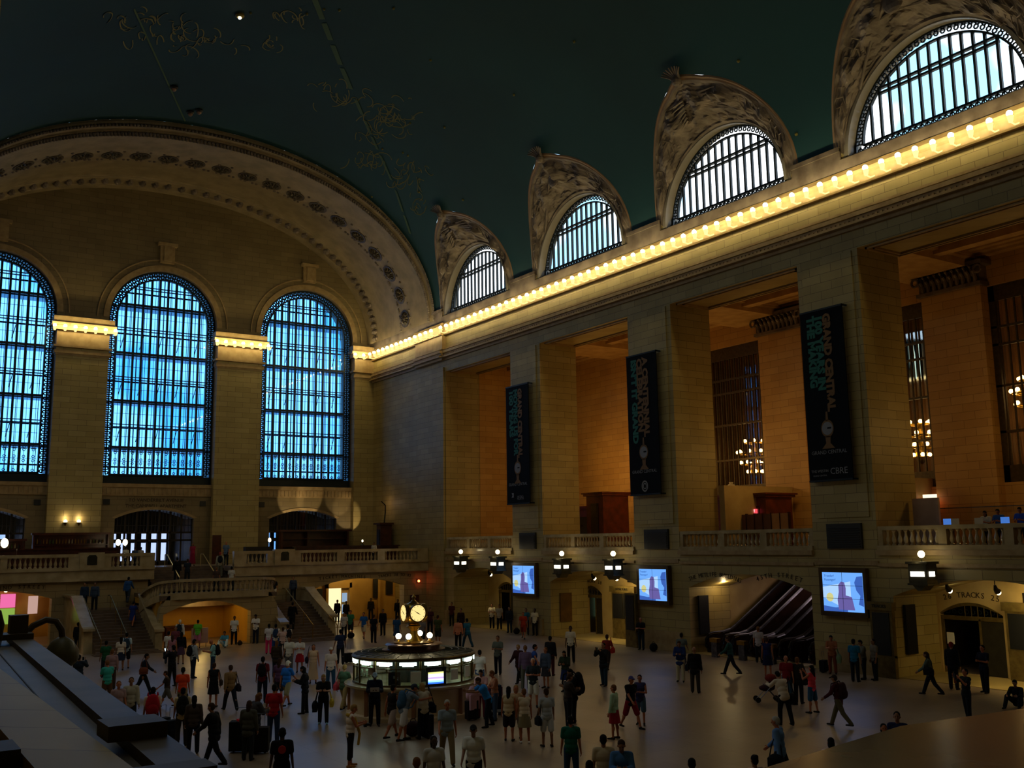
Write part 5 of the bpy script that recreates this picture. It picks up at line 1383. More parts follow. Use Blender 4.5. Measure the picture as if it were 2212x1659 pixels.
block(1.95, xe(9.3)-.03, 9.1, 9.55, ZR+.1, .13, 'flat dark stone block across the roof ledge in the foreground')
block(1.72, xe(7.6)-.03, 7.45, 7.75, ZR+.1, .05, 'flat stone block at the bottom edge of the foreground roof')
block(.95, 1.28, 9.0, 9.5, ZR, .15, 'dark stone block at the left bottom corner of the foreground roof')
root = empty('corner_post', (xe(20.6)-.2, 20.6, ZR+.1), 0, 'square stone post on a slab at the far end of the foreground ledge', 'post')
MB().box(-.45, .2, -.3, .3, 0, .1).build('slab', RFD, root); MB().box(-.18, .12, -.15, .15, .1, .42).build('shaft', RFD, root)
root = empty('gooseneck_lamp', (2.3, 20.0, ZR), 0, 'curved dark pipe bracket at the left edge beside the roof ledge', 'lamp bracket')
MB().tube([(.12, 0, 0), (.12, 0, .4), (.06, 0, .62), (-.08, 0, .72), (-.3, 0, .74), (-.6, 0, .7)], .045, 8).build('pipe', RFD, root, smooth=True)
root = empty('gooseneck_lamp', (xe(20.6)-.06, 20.75, ZR+.1), 0, 'arched pipe lamp with a large dark bell shade hanging past the roof ledge', 'lamp')
MB().tube([(-.05, 0, .02), (.1, 0, .2), (.32, 0, .30), (.5, 0, .26), (.6, 0, .1), (.62, 0, -.05)], .06, 8).build('pipe', RFD, root, smooth=True)
MB().lathe([(.05, -.02), (.12, -.06), (.2, -.12), (.3, -.28), (.31, -.42), (.27, -.5), (.14, -.6), (.1, -.66)], c=(.62, 0, 0), n=16).build('bell_shade', noisy('olive_shade', '5a5430', '474222', 3, .5), root, smooth=True)
# the viewer's own polished balustrade top, close by at the lower right
ZL = 5.35
a = at(1640, 1662, Z=ZL); b_ = at(1946, 1568, Z=ZL); c_ = at(2212, 1530, Z=ZL); e_ = at(2420, 1512, Z=ZL)
poly = [(a.x-.25, a.y-.25), (a.x, a.y), (b_.x, b_.y), (c_.x, c_.y), (e_.x, e_.y), (e_.x+.3, .35), (a.x+.3, .35)]
struct(MB().prism(poly, ZL-.12, ZL, 'Z').build('near_parapet', noisy('polished_marble', '8f7860', '7a6450', 1.5, .16)))
struct(MB().prism([(x+.03*(i > 4)-.02, y-.06) for i, (x, y) in enumerate(poly)], 4.4, ZL-.12, 'Z').build('near_parapet_base', STX))

# ================================================================== PAINTED SKY OF THE CEILING
def at_vault(px, py, inset=.03):
    d = FW + RT*((px-1106)/F_PX) - UP*((py-829.5)/F_PX)
    lo, hi = 5., 120.
    f_ = lambda t: (abs((CAM+d*t).x-XC)/(A0-inset))**NEXP+(max(0, (CAM+d*t).z-ZS)/(B0-inset))**NEXP-1
    for _ in range(60):
        m_ = (lo+hi)/2
        if f_(m_) > 0: hi = m_
        else: lo = m_
    return CAM+d*lo
def ribbon(mb, pts, w_):
    for i in range(len(pts)-1):
        a, b_ = pts[i], pts[i+1]; d = (b_-a)
        if d.length < 1e-4: continue
        n_ = Vector((XC, 0, ZS))-a; n_.y = 0; s_ = d.cross(n_).normalized()*w_/2
        mb.add([a-s_, a+s_, b_+s_, b_-s_], [(0,1,2,3)])
rnd = random.Random(11); g = MB(); g2 = MB()
def band(x0, y0, x1, y1, w_, dashes):
    for a, b_ in dashes:
        pts = [at_vault(x0+(x1-x0)*(a+(b_-a)*k/4), y0+(y1-y0)*(a+(b_-a)*k/4)) for k in range(5)]; ribbon(g2, pts, w_)
# the ecliptic: a broken double band
band(680, 0, 735, 140, .32, [(0, .3), (.36, .62), (.7, 1)]); band(735, 140, 800, 290, .32, [(.05, .35), (.5, .72), (.8, 1)]); band(800, 290, 850, 400, .3, [(.05, .3), (.42, .9)]); band(850, 400, 886, 505, .3, [(.1, .55), (.62, 1)])
band(290, 20, 400, 262, .1, [(0, 1)])
def curl(cx, cy, r_, a0, a1, sq=.5, rot=0.):
    pts = []
    for k in range(9):
        t = a0+(a1-a0)*k/8; rr = r_*(1-.25*k/8); x = rr*cos(t); y = rr*sin(t)*sq
        pts.append(at_vault(cx+x*cos(rot)-y*sin(rot), cy+x*sin(rot)+y*cos(rot)))
    ribbon(g, pts, .07)
for cx, cy, sx, sy, n_ in ((725, 205, 45, 35, 20), (845, 255, 45, 30, 34), (800, 290, 35, 25, 14), (800, 350, 45, 25, 16), (880, 380, 45, 30, 22), (900, 440, 18, 28, 7), (335, 45, 120, 25, 22), (420, 85, 90, 28, 34), (620, 40, 60, 25, 10), (580, 85, 30, 22, 8)):
    for k in range(n_):
        a = rnd.uniform(0, 6.3); curl(cx+rnd.gauss(0, sx*.5), cy+rnd.gauss(0, sy*.5), rnd.uniform(6, 24), a, a+rnd.uniform(1.2, 3.6), rnd.uniform(.3, .9), rnd.uniform(0, 3))
curl(905, 445, 16, 0, 5.5, 1.3); curl(850, 250, 38, 0, 5, .6, .5)
for px, py in ((700, 20), (733, 22), (850, 18), (886, 266), (826, 322), (870, 330), (881, 336), (905, 415), (803, 425), (930, 130), (1595, 132), (1720, 290), (1000, 432), (663, 30), (960, 275), (541, 28), (1110, 205), (1240, 90)):
    p = at_vault(px, py); g.ball(p, .09, 6)
FG = mat('faded_gold_line', '6a6428', .7); o = g.build('constellation_figures', FG, ceil, fix=False)
o = g2.build('ecliptic_band', mat('faded_olive_band', '3d5638', .8), ceil, fix=False)
for px, py, lit, lb in ((518, 35, 1, 'tiny glowing star lamp set in the painted ceiling at upper left'), (376, 190, 0, 'small round spotlight housing in the ceiling above the great arch'), (430, 240, 0, 'brownish spotlight housing in the ceiling just above the arch'), (411, 244, 0, 'dark spotlight housing in the ceiling just above the arch')):
    p = at_vault(px, py, .12); root = empty('ceiling_lamp', p, 0, lb, 'lamp')
    MB().lathe([(.24, .12), (.26, 0), (.16, -.08)], n=12).build('housing', BLACK if not lit else GOLD, root)
    MB().ball((0, 0, -.08), .10 if lit else .17, 8).build('lens', glow('star_lamp', (1., .95, .7, 1), 10) if lit else mat('dull_lens', '8a6a58', .4), root)

# ================================================================== FURNISHINGS OF THE NORTH GALLERY
ZG = 5.41
RED = noisy('mahogany_kiosk', '6b2a10', '4a1c0a', 2, .35)
def kiosk(x0, x1, y0, y1, z1, label, name='kiosk', door_=True):
    root = empty(name, ((x0+x1)/2, (y0+y1)/2, ZG), 0, label, name.replace('_', ' '))
    rel(root, MB().box(x0, x1, y0, y1, ZG, z1).build('body', RED, root)); rel(root, MB().box(x0-.15, x1+.15, y0-.15, y1+.15, z1, z1+.14).box(x0-.25, x1+.25, y0-.25, y1+.25, z1+.14, z1+.24).build('cornice', RED, root))
    if door_:
        rel(root, MB().box(x0-.04, x0, y0+.5, y1-.5, ZG+.6, z1-.5).build('glass_panel', mat('kiosk_glass', '2a1a10', .1), root))
    return root
kiosk(42.0, 44.2, 52.6, 54.4, 9.0, 'tall dark mahogany kiosk in the second gallery bay'); kiosk(43.5, 45.0, 55.2, 57.6, 8.2, 'lower mahogany cabinet left of the tall kiosk in the second gallery bay', 'cabinet')
kiosk(43.0, 44.0, 57.9, 61.0, 6.9, 'low dark wooden box behind the farthest balustrade', 'cabinet', False)
kiosk(43.8, 46.0, 40.0, 44.0, 8.35, 'large mahogany wall unit in the gallery bay above the escalators', 'wall_unit')
root = empty('panel_screen', (42.6, 38.9, ZG), 0, 'folding partition with brown panels behind the balustrade above the escalators', 'partition')
for k in range(7):
    y0 = 41.6-k*.62; rel(root, MB().box(42.55, 42.65, y0-.6, y0, ZG, 7.35).build('panel', noisy('partition_painted_lit', 'c88a48', 'b0763a', 1, .5) if k > 4 else noisy('partition_dark', '7a4a28', '653c20', 1, .5), root))  # last panels have a lit tone put into their colour
    rel(root, MB().box(42.5, 42.7, y0-.63, y0-.59, ZG, 7.4).build('post', WOOD, root))
root = empty('exit_sign', (43.6, 40.8, 7.55), 0, 'small pink-red lit exit sign on the mahogany wall unit', 'sign')
MB().box(-.06, .06, -.28, .28, -.12, .14).build('housing', mat('exit_housing', '2a1010', .5, emit='ff5560', estr=.9), root)
o = text('lettering', 'EXIT', .2, (43.6-.068, 40.8, 7.56), (0,-1,0), (0,0,1), glow('exit_letters', (1, .75, .75, 1), 1.6), root, depth=.003)
p = at(1580, 1055, X=44.3); root = empty('vase', (44.3, p.y, 8.6), 0, 'white vase on top of the mahogany wall unit', 'vase')
MB().lathe([(.12, 0), (.25, .15), (.3, .4), (.2, .62), (.1, .7), (.14, .78)], n=14).build('body', mat('white_china', 'e0dcd0', .3), root, smooth=True)
root = empty('wall_display', (XR+3.0, 27.9, 6.9), 0, 'wide blue lit display on a pale partition beside the nearest pier', 'display')
a = at(1914, 1092, X=40.6); b_ = at(1960, 1104, X=40.6)
rel(root, MB().box(40.55, 40.62, b_.y, a.y, b_.z, a.z).build('screen', glow('blue_display', (.18, .42, 1., 1), 1.0), root)); rel(root, MB().box(40.62, 40.75, 27.0, 28.3, ZG, a.z+.25).build('partition', noisy('pale_partition', 'b59a8a', 'a0877a', 1, .5), root))
a = at(1979, 1080, X=46.5); b_ = at(2023, 1091, X=46.5)
o = MB().box(46.5, 46.6, b_.y, a.y, b_.z, a.z).build('neon_sign', glow('red_neon', (1., .09, .02, 1), 1.1)); tag(o, 'glowing red sign in the doorway at the back of the nearest gallery bay', 'sign')
o = MB().box(46.5, 46.6, b_.y, a.y-.4, a.z+.08, a.z+.25).build('lit_strip', glow('white_strip', (1., .8, .5, 1), 1.6)); tag(o, 'short white lit strip above the red sign', 'light')
root = empty('display_table', (40.6, 24.0, ZG), 0, 'long light wooden display table with laptops behind the nearest balustrade', 'table')
rel(root, MB().box(40.2, 41.2, 19.6, 26.9, 6.38, 6.46).build('table_top', noisy('maple', 'b08a5a', '9c784a', 2, .4), root))
for y in (19.8, 23.3, 26.7):
    for x in (40.3, 41.1): rel(root, MB().box(x-.05, x+.05, y-.05, y+.05, ZG, 6.38).build('leg', WOOD, root))
for px, on, lb in ((2050, 1, 'open laptop with a blue screen, left on the gallery display table'), (2067, 0, 'open laptop seen from its pale back, left pair on the display table'), (2118, 0, 'open laptop seen from its pale back, right on the display table'), (2175, 1, 'blue lit tablet at the right end of the display table')):
    p = at(px, 1126, X=40.6); root = empty('laptop', (40.6, p.y, 6.46), 0, lb, 'laptop')
    MB().box(-.12, .14, -.19, .19, 0, .02).build('base', mat('laptop_silver', 'b5b0a5', .35, .4), root)
    MB().box(-.14, -.12, -.19, .19, .02, .28).build('lid', glow('laptop_blue', (.08, .25, .8, 1), .6) if on else mat('laptop_lid', 'd8d0b8', .4), root)
root = empty('glass_rail', (41.6, 23.5, ZG), 0, 'glass screen with a thin steel top rail behind the display table', 'screen')
rel(root, MB().box(41.9, 41.95, 19.5, 28.2, 7.22, 7.26).build('top_rail', STEEL, root)); rel(root, MB().box(41.91, 41.93, 19.5, 28.2, ZG, 7.22).build('pane', glass('rail_glass', (.9, .9, .9, 1), .06), root))

# ================================================================== PEOPLE
def V(*a): return Vector(a)
POSES = {  # legs: (swing, knee bend); arms: (forward, outward, elbow, inward); lean, head pitch
 'stand': dict(l=((3, 2), (-3, 2)), a=((4, 9, 12, .1), (0, 8, 10, .1)), lean=0, hp=0),
 'relax': dict(l=((6, 8), (-4, 0)), a=((6, 10, 22, .25), (2, 8, 12, .1)), lean=1, hp=6),
 'walk': dict(l=((26, 8), (-20, 14)), a=((-20, 8, 12, .1), (24, 8, 22, .1)), lean=4, hp=4),
 'stride': dict(l=((-22, 18), (24, 4)), a=((22, 8, 25, .1), (-18, 8, 10, .1)), lean=6, hp=8),
 'photo': dict(l=((4, 2), (-6, 4)), a=((55, 14, 95, .55), (60, 14, 92, .5)), lean=-2, hp=-4),
 'read': dict(l=((4, 2), (-3, 2)), a=((22, 8, 78, .55), (22, 8, 78, .55)), lean=2, hp=22),
 'fold': dict(l=((5, 3), (-5, 2)), a=((20, 12, 84, 1.25), (24, 12, 80, 1.25)), lean=-2, hp=4),
 'reach': dict(l=((5, 3), (-5, 2)), a=((4, 9, 12, .1), (10, 62, 18, -.2)), lean=4, hp=4),
 'pull': dict(l=((18, 6), (-16, 12)), a=((-26, 16, 4, 0), (14, 8, 20, .1)), lean=4, hp=6),
 'bend': dict(l=((12, 12), (-12, 6)), a=((30, 8, 40, .2), (30, 8, 40, .2)), lean=26, hp=10),
 'sit': dict(l=((128, 92), (122, 86)), a=((28, 12, 60, .5), (30, 12, 55, .5)), lean=8, hp=14),
}
def skeleton(pose, build=1.0):
    p = POSES[pose]; J = {}; L = radians(p['lean']); up = V(0, sin(L), cos(L)); hip = V(0, 0, 0)
    J['pel'] = hip; J['waist'] = hip+up*.16; J['chest'] = hip+up*.34; J['neck'] = hip+up*.50
    hd = radians(p['lean']+p['hp']); J['head'] = J['neck']+V(0, sin(hd), cos(hd))*.165+V(0, .015, 0); J['hd'] = hd
    for k, s_ in ((0, -1), (1, 1)):
        a, kn = [radians(v_) for v_ in p['l'][k]]
        h = hip+V(s_*.09, 0, -.02); spread = .05 if pose != 'sit' else .28
        kk = h+V(s_*spread*.5, sin(a)*.43, -cos(a)*.43); an = kk+V(s_*.01, sin(a-kn)*.41, -cos(a-kn)*.41)
        fa = V(s_*.12, 1, 0).normalized(); toe = an+fa*.17+V(0, 0, -.045)
        J['hip%d' % k] = h; J['knee%d' % k] = kk; J['ank%d' % k] = an; J['heel%d' % k] = an-fa*.04+V(0, 0, -.045); J['toe%d' % k] = toe
        f_, o_, e_, inn = p['a'][k]; f_, o_, e_ = radians(f_), radians(o_), radians(e_)
        sh = hip+up*.455+V(s_*.175, 0, 0); d = V(s_*sin(o_), sin(f_+L)*cos(o_), -cos(f_+L)*cos(o_)); el = sh+d*.285
        g_ = f_+L+e_; d2 = V(-s_*inn*sin(e_)*.9+s_*sin(o_)*cos(e_), sin(g_), -cos(g_)).normalized(); wr = el+d2*.25
        J['sh%d' % k] = sh; J['el%d' % k] = el; J['wr%d' % k] = wr; J['hdir%d' % k] = d2
    low = min(J['heel0'].z, J['heel1'].z, J['toe0'].z, J['toe1'].z)-.028
    if pose == 'sit': low = min(low, -.13)
    off = V(0, 0, -low)
    for k_ in list(J):
        if isinstance(J[k_], Vector) and not k_.startswith('hdir'): J[k_] = J[k_]+off
    return J
def ell(mb, c, rx, ry, rz): mb.ball(c, 1., 14, rz, rx, ry)
def remesh(mb, name, vox, smooth_it=3, dec=1.):
    me = bpy.data.meshes.new(name); me.from_pydata(mb.v, [], mb.f); me.update()
    bm = bmesh.new(); bm.from_mesh(me); bmesh.ops.recalc_face_normals(bm, faces=bm.faces); bm.to_mesh(me); bm.free()
    o = bpy.data.objects.new('tmp', me); COL.objects.link(o)
    r_ = o.modifiers.new('r', 'REMESH'); r_.mode = 'VOXEL'; r_.voxel_size = vox
    s_ = o.modifiers.new('s', 'SMOOTH'); s_.iterations = smooth_it; s_.factor = .5
    if dec < 1: d_ = o.modifiers.new('d', 'DECIMATE'); d_.ratio = dec
    dg = bpy.context.evaluated_depsgraph_get(); m2 = bpy.data.meshes.new_from_object(o.evaluated_get(dg)); bpy.data.objects.remove(o)
    m2.name = name; m2.polygons.foreach_set('use_smooth', [True]*len(m2.polygons)); m2.materials.clear(); m2.materials.append(None)
    return m2
CACHE = {}
def garment(kind, pose):
    key = (kind, pose)
    if key in CACHE: return CACHE[key]
    J = skeleton(pose); g = MB(); c_, w_, p_ = J['chest'], J['waist'], J['pel']; n_ = J['neck']
    sp = (n_-p_).normalized(); vox, dec, it = .014, .5, 3
    if kind == 'body':
        ell(g, p_+V(0, 0, -.01), .155, .11, .12); ell(g, w_, .135, .095, .14); ell(g, c_, .16, .108, .17)
        g.cap(J['sh0']+V(.03, 0, .0), J['sh1']+V(-.03, 0, .0), .058, .058); g.cap(c_+sp*.1, n_+V(0, 0, .01), .075, .052); g.cap(n_, J['head']-V(0, 0, .06), .05, .052)
        h = J['head']; hd = J['hd']; fw = V(0, cos(hd), -sin(hd)); uh = V(0, sin(hd), cos(hd))
        ell(g, h+uh*.02, .074, .094, .098); ell(g, h-uh*.055+fw*.022, .052, .062, .058)
        g.cap(h+fw*.088+uh*.012, h+fw*.106-uh*.022, .010, .015, 6)                       # nose
        g.cap(h+fw*.082-uh*.052+V(-.018, 0, 0), h+fw*.082-uh*.052+V(.018, 0, 0), .009, .009, 6)   # lips
        for s_ in (-1, 1): ell(g, h+V(s_*.077, -.005, -.005), .012, .02, .03)
        for k, s_ in ((0, -1), (1, 1)):
            g.cap(J['hip%d' % k], J['knee%d' % k], .085, .054); g.cap(J['knee%d' % k], J['ank%d' % k], .052, .034)
            mid = J['knee%d' % k].lerp(J['ank%d' % k], .3)+V(0, -.015, 0); ell(g, mid, .05, .055, .09)
            g.cap(J['heel%d' % k]+V(0, 0, .01), J['toe%d' % k]+V(0, 0, .005), .033, .024)
            g.cap(J['sh%d' % k], J['el%d' % k], .048, .036); g.cap(J['el%d' % k], J['wr%d' % k], .037, .025)
            wr, d = J['wr%d' % k], J['hdir%d' % k]; side = V(0, 1, 0) if abs(d.y) < .8 else V(0, 0, 1); side = (side-d*side.dot(d)).normalized(); nn = d.cross(side)
            pm = wr+d*.05; g.cap(wr, wr+d*.08+side*.012, .024, .022); g.cap(wr+d*.02-side*.012, wr+d*.08-side*.02, .022, .018)
            curlv = nn*(s_*-.2) if True else nn
            for q, (o_, ln) in enumerate(((.030, .068), (.011, .078), (-.009, .072), (-.027, .056))):  # four fingers, bent at the knuckle
                b0 = wr+d*.088+side*o_; b1 = b0+d*ln*.5+curlv*.03; b2 = b1+d*ln*.42+curlv*.14
                g.cap(b0, b1, .0088, .0082, 6); g.cap(b1, b2, .0082, .007, 6)
            t0 = wr+d*.035+side*.026; t1 = t0+d*.03+side*.03; t2 = t1+d*.03+side*.006; g.cap(t0, t1, .0105, .0095, 6); g.cap(t1, t2, .0095, .008, 6)
        vox, dec, it = .0075, .22, 2
    elif kind in ('tee', 'shirt', 'tank', 'jacket'):
        e = .042 if kind == 'jacket' else .030; hem = -.14 if kind == 'jacket' else -.06
        ell(g, c_, .165+e, .112+e, .175); ell(g, w_, .142+e, .1+e, .15); ell(g, p_+sp*.03, .155+e, .11+e, .12)
        g.cap(p_+sp*hem+V(-.07, 0, 0), p_+sp*hem+V(.07, 0, 0), .09+e, .09+e)
        g.cap(J['sh0']+V(.03, 0, .0), J['sh1']+V(-.03, 0, .0), .06+e*.6, .06+e*.6)
        if kind != 'tank':
            for k in (0, 1):
                f_ = .62 if kind == 'tee' else 1.
                g.cap(J['sh%d' % k], J['sh%d' % k].lerp(J['el%d' % k], f_), .056+e*.6, .048+e*.7)
                if kind != 'tee': g.cap(J['el%d' % k], J['el%d' % k].lerp(J['wr%d' % k], .93), .048+e*.4, .042+e*.3)
    elif kind in ('trousers', 'shorts', 'capri'):
        ell(g, p_+V(0, 0, -.01), .172, .126, .13)
        f_ = {'trousers': .97, 'capri': .55, 'shorts': 0}[kind]
        for k in (0, 1):
            a, b_, c2 = J['hip%d' % k], J['knee%d' % k], J['ank%d' % k]
            if kind == 'shorts': g.cap(a, a.lerp(b_, .92), .108, .098)
            else: g.cap(a, b_, .106, .080); g.cap(b_, b_.lerp(c2, f_), .080, .068)
    elif kind in ('skirt', 'long_skirt'):
        L_ = .42 if kind == 'skirt' else .74; b_ = V(p_.x, p_.y, max(.12, p_.z-L_))
        mb2 = MB().lathe([(.135, p_.z+.12), (.165, p_.z), (.20, (p_.z+b_.z)/2), (.235 if kind == 'skirt' else .25, b_.z)], n=20); g.add([(x, y*.82, z) for x, y, z in mb2.v], mb2.f)
        ell(g, p_, .17, .125, .1)
    elif kind in ('shoe0', 'shoe1'):
        for k in (int(kind[-1]),):
            g.cap(J['heel%d' % k]+V(0, 0, .012), J['toe%d' % k]+V(0, 0, .006), .04, .031); g.cap(J['heel%d' % k]+V(0, .03, .02), J['ank%d' % k]+V(0, .01, 0), .04, .038)
    elif kind in ('short_hair', 'long_hair', 'cap', 'bun'):
        h = J['head']; hd = J['hd']; fw = V(0, cos(hd), -sin(hd)); uh = V(0, sin(hd), cos(hd))
        ell(g, h+uh*.045-fw*.018, .082, .096, .085); ell(g, h-fw*.045, .076, .07, .09)
        if kind == 'long_hair': g.cap(h-fw*.06, h-fw*.085-V(0, 0, .25), .075, .06); ell(g, h-fw*.03-V(0, 0, .04), .085, .075, .1)
        if kind == 'bun': ell(g, h-fw*.09+uh*.09, .05, .05, .05)
        if kind == 'cap': g.cap(h+uh*.055+fw*.08, h+uh*.05+fw*.15, .03, .02); g.cap(h+uh*.055+fw*.08-V(.04, 0, 0), h+uh*.055+fw*.08+V(.04, 0, 0), .025, .025)
        vox, dec, it = .010, .5, 2
    me = remesh(g, kind, vox, it, dec); CACHE[key] = me; return me
EYE = mat('eye', '1a120c', .3)
eye_me = None
SKINS = {'l': 'b8866a', 'm': '966648', 'd': '4c3020', 'o': 'b46c48'}
HAIRS = {'k': '0c0a09', 'b': '2e1d12', 'y': '7a5f34', 'g': '8c8a86', 'w': 'b8b4ac', 'n': '5a3a1e'}
NP = [0]
def cloth_mat(c): return mat('cloth_'+c, tuple(min(.82, v*1.75) for v in rgb(c)[:3])+(1,), .85, spec=.2)
def pname(kind): return {'tee': 'top', 'shirt': 'shirt', 'tank': 'top', 'jacket': 'jacket', 'short_hair': 'hair', 'long_hair': 'hair', 'bun': 'hair', 'cap': 'cap'}.get(kind, kind)
def person(loc, rel_, pose, top, bot, hair, skin='l', h=1.72, label='', shoes='1a1614', head=None, heading=None):
    "loc: world point of the feet; rel_: facing relative to the view (0 away, 90 right, 180 towards the viewer)"
    global eye_me
    loc = Vector(loc); b_ = math.degrees(math.atan2(loc.x-CAM.x, loc.y-CAM.y))
    hd = radians(b_+rel_)
    root = empty('person', loc, -hd, label, 'person'); s_ = h/1.72
    root.scale = (s_, s_, s_)
    def add(kind, m_, nm=None):
        me = garment(kind, pose); o = bpy.data.objects.new(nm or pname(kind), me); COL.objects.link(o); o.parent = root
        o.material_slots[0].link = 'OBJECT'; o.material_slots[0].material = m_; return o
    add('body', mat('skin_'+skin, SKINS[skin], .55))
    if top: add(top[0], cloth_mat(top[1]))
    if bot: add(bot[0], cloth_mat(bot[1]))
    add('shoe0', cloth_mat(shoes), 'shoe'); add('shoe1', cloth_mat(shoes), 'shoe')
    if hair: add(hair[0], cloth_mat(HAIRS.get(hair[1], hair[1])))
    r_ = rel_ % 360
    if 70 < r_ < 290:
        J = skeleton(pose); a = J['hd']; fw = V(0, cos(a), -sin(a)); uh = V(0, sin(a), cos(a))
        if eye_me is None:
            e_ = MB().ball((0, 0, 0), .011, 6).build('eye', EYE); eye_me = e_.data; bpy.data.objects.remove(e_)
        for q in (-1, 1):
            e_ = bpy.data.objects.new('eye', eye_me); COL.objects.link(e_); e_.parent = root; e_.location = J['head']+fw*.086+uh*.018+V(q*.03, 0, 0)
    NP[0] += 1
    return root
def local(root, v):
    return root.matrix_basis @ Vector(v)
def backpack(p, c, label, pose='stand', s_=1.):
    J = skeleton(pose); k = p.scale[0]
    root = empty('backpack', local(p, J['chest']+V(0, -.20, -.06)), p.rotation_euler[2], label, 'backpack'); root.scale = (s_*k,)*3
    g = MB(); ell(g, V(0, 0, 0), .17, .11, .25); ell(g, V(0, -.06, -.08), .13, .08, .14); ell(g, V(0, 0, .12), .14, .09, .14)
    g.build('bag', cloth_mat(c), root, smooth=True)
    g = MB()
    for q in (-1, 1): g.tube([(q*.1, .08, .18), (q*.11, .14, .27), (q*.12, .30, .20), (q*.13, .33, .02), (q*.14, .22, -.16), (q*.13, .06, -.2)], .018, 5)
    g.build('straps', cloth_mat(c), root); return root
def shoulder_bag(p, c, label, side=1, z=.82, s_=1., pose='stand'):
    J = skeleton(pose); k = p.scale[0]
    root = empty('shoulder_bag', local(p, V(side*.29, 0, z)), p.rotation_euler[2], label, 'bag'); root.scale = (s_*k,)*3
    g = MB(); ell(g, V(0, 0, 0), .09, .19, .15); g.box(-.06, .06, -.17, .17, -.14, .06); g.build('bag', cloth_mat(c), root, smooth=True)
    MB().tube([(0, -.14, .08), (-side*.05, -.1, .3), (-side*.1, 0, .58), (-side*.05, .1, .3), (0, .14, .08)], .014, 5).build('strap', cloth_mat(c), root); return root
def suitcase(loc, rz, c, label, h=.62, w_=.42, d=.26, handle=True):
    root = empty('suitcase', loc, rz, label, 'suitcase')
    g = MB().box(-w_/2, w_/2, -d/2, d/2, .05, h).box(-w_/2+.04, w_/2-.04, -d/2-.04, -d/2, .1, h*.6); o = g.build('case', cloth_mat(c), root)
    b_ = o.modifiers.new('bevel', 'BEVEL'); b_.width = .035; b_.segments = 2
    g = MB().tube([(-w_*.3, -.06, .05), (-w_*.3, .06, .05)], .045, 8); g.build('wheel', BLACK, root); MB().tube([(w_*.3, -.06, .05), (w_*.3, .06, .05)], .045, 8).build('wheel', BLACK, root)
    if handle: MB().tube([(-w_*.25, 0, h-.02), (-w_*.25, 0, h+.38), (w_*.25, 0, h+.38), (w_*.25, 0, h-.02)], .012, 5).build('handle', STEEL, root)
    return root
def phone(p, label, lit=False, pose='photo'):
    J = skeleton(pose); q = (J['wr0']+J['wr1'])/2+V(0, .10, .08)
    root = empty('phone', local(p, q), p.rotation_euler[2], label, 'phone')
    MB().box(-.04, .04, -.006, .006, -.07, .07).build('case', BLACK, root); MB().box(-.035, .035, -.009, -.006, -.06, .06).build('screen', glow('phone_glow', (.45, .75, 1., 1), 4.) if lit else mat('phone_glass', '101820', .1), root); return root
def paper(p, label, pose='read'):
    J = skeleton(pose); q = (J['wr0']+J['wr1'])/2+V(0, .12, .03)
    root = empty('paper_sheet', local(p, q), p.rotation_euler[2], label, 'paper')
    o = MB().box(-.15, .15, -.1, .1, -.003, .003).build('sheet', mat('white_paper', 'c8c8c8', .7), root); o.rotation_euler[0] = .9; return root
def f(px, py, Z=0.): return at(px, py, Z=Z)
def hd_(px, py, h=1.72, Z=0.):
    p = at(px, py, Z=Z+h*.985); return V(p.x, p.y, Z)

# each row: position, facing, pose, top, bottom, hair, skin, height, label[, shoes]
W, K_, N_ = 'b9b9b4', '101012', '15202e'
rows = {}
def R_(key, *a, **k): rows[key] = (person(*a, **k), a[2])
R_('a1', hd_(172, 1414), 20, 'photo', ('jacket', N_), ('trousers', '0e131c'), ('short_hair', 'k'), 'm', 1.7, 'person in navy jacket holding up a camera beside the foreground ledge')
R_('a2', hd_(230, 1384), 0, 'stand', ('tee', '12442c'), ('trousers', '141c26'), ('short_hair', 'k'), 'm', 1.7, 'person in dark green shirt at the foot of the left stair flight')
R_('a3', f(259, 1448), 0, 'stand', ('tee', 'b0a69a'), ('skirt', '1a2236'), ('long_hair', 'k'), 'm', 1.62, 'person in white top and navy skirt, seen from behind near the left stairs')
R_('a4', f(271, 1444), 0, 'relax', ('tee', '8fa3b0'), ('shorts', '0e0f14'), ('short_hair', 'k'), 'l', 1.76, 'person in pale shirt and black shorts with a backpack near the left stairs')
R_('a5', hd_(234, 1426), 340, 'read', ('tee', '2c8c84'), ('shorts', '4a3420'), ('short_hair', 'n'), 'o', 1.7, 'person in bright teal shirt and brown shorts behind the foreground ledge')
R_('a6', hd_(243, 1402), 0, 'stand', ('shirt', '7c6468'), ('trousers', '33251c'), ('short_hair', 'n'), 'l', 1.7, 'person in dusty pink shirt just behind the teal shirt')
R_('a7', f(308, 1501), 90, 'stride', ('jacket', '141a24'), ('trousers', '10131a'), ('short_hair', 'k'), 'm', 1.72, 'person in dark clothes striding right on the left part of the floor')
R_('a8', hd_(257, 1470), 170, 'stand', ('tee', '806a6c'), ('trousers', '20242c'), ('short_hair', 'n'), 'o', 1.68, 'person with reddish face in a pale pink top beside the ledge')
R_('a9', hd_(284, 1467), 180, 'stand', ('shirt', '8c8878'), ('trousers', '22242a'), ('short_hair', 'b'), 'm', 1.76, 'person in pale grey shirt facing the viewer beside the ledge')
R_('b1', hd_(271, 1494, 1.3), 20, 'stand', ('tee', 'c8301c'), ('shorts', '141416'), ('short_hair', 'n'), 'o', 1.3, 'child in bright red top beside the ledge')
R_('b2', hd_(331, 1487), 0, 'stand', ('tee', 'a89a8c'), ('trousers', '3a1218'), ('short_hair', 'k'), 'm', 1.74, 'person in white shirt wearing a large red backpack')
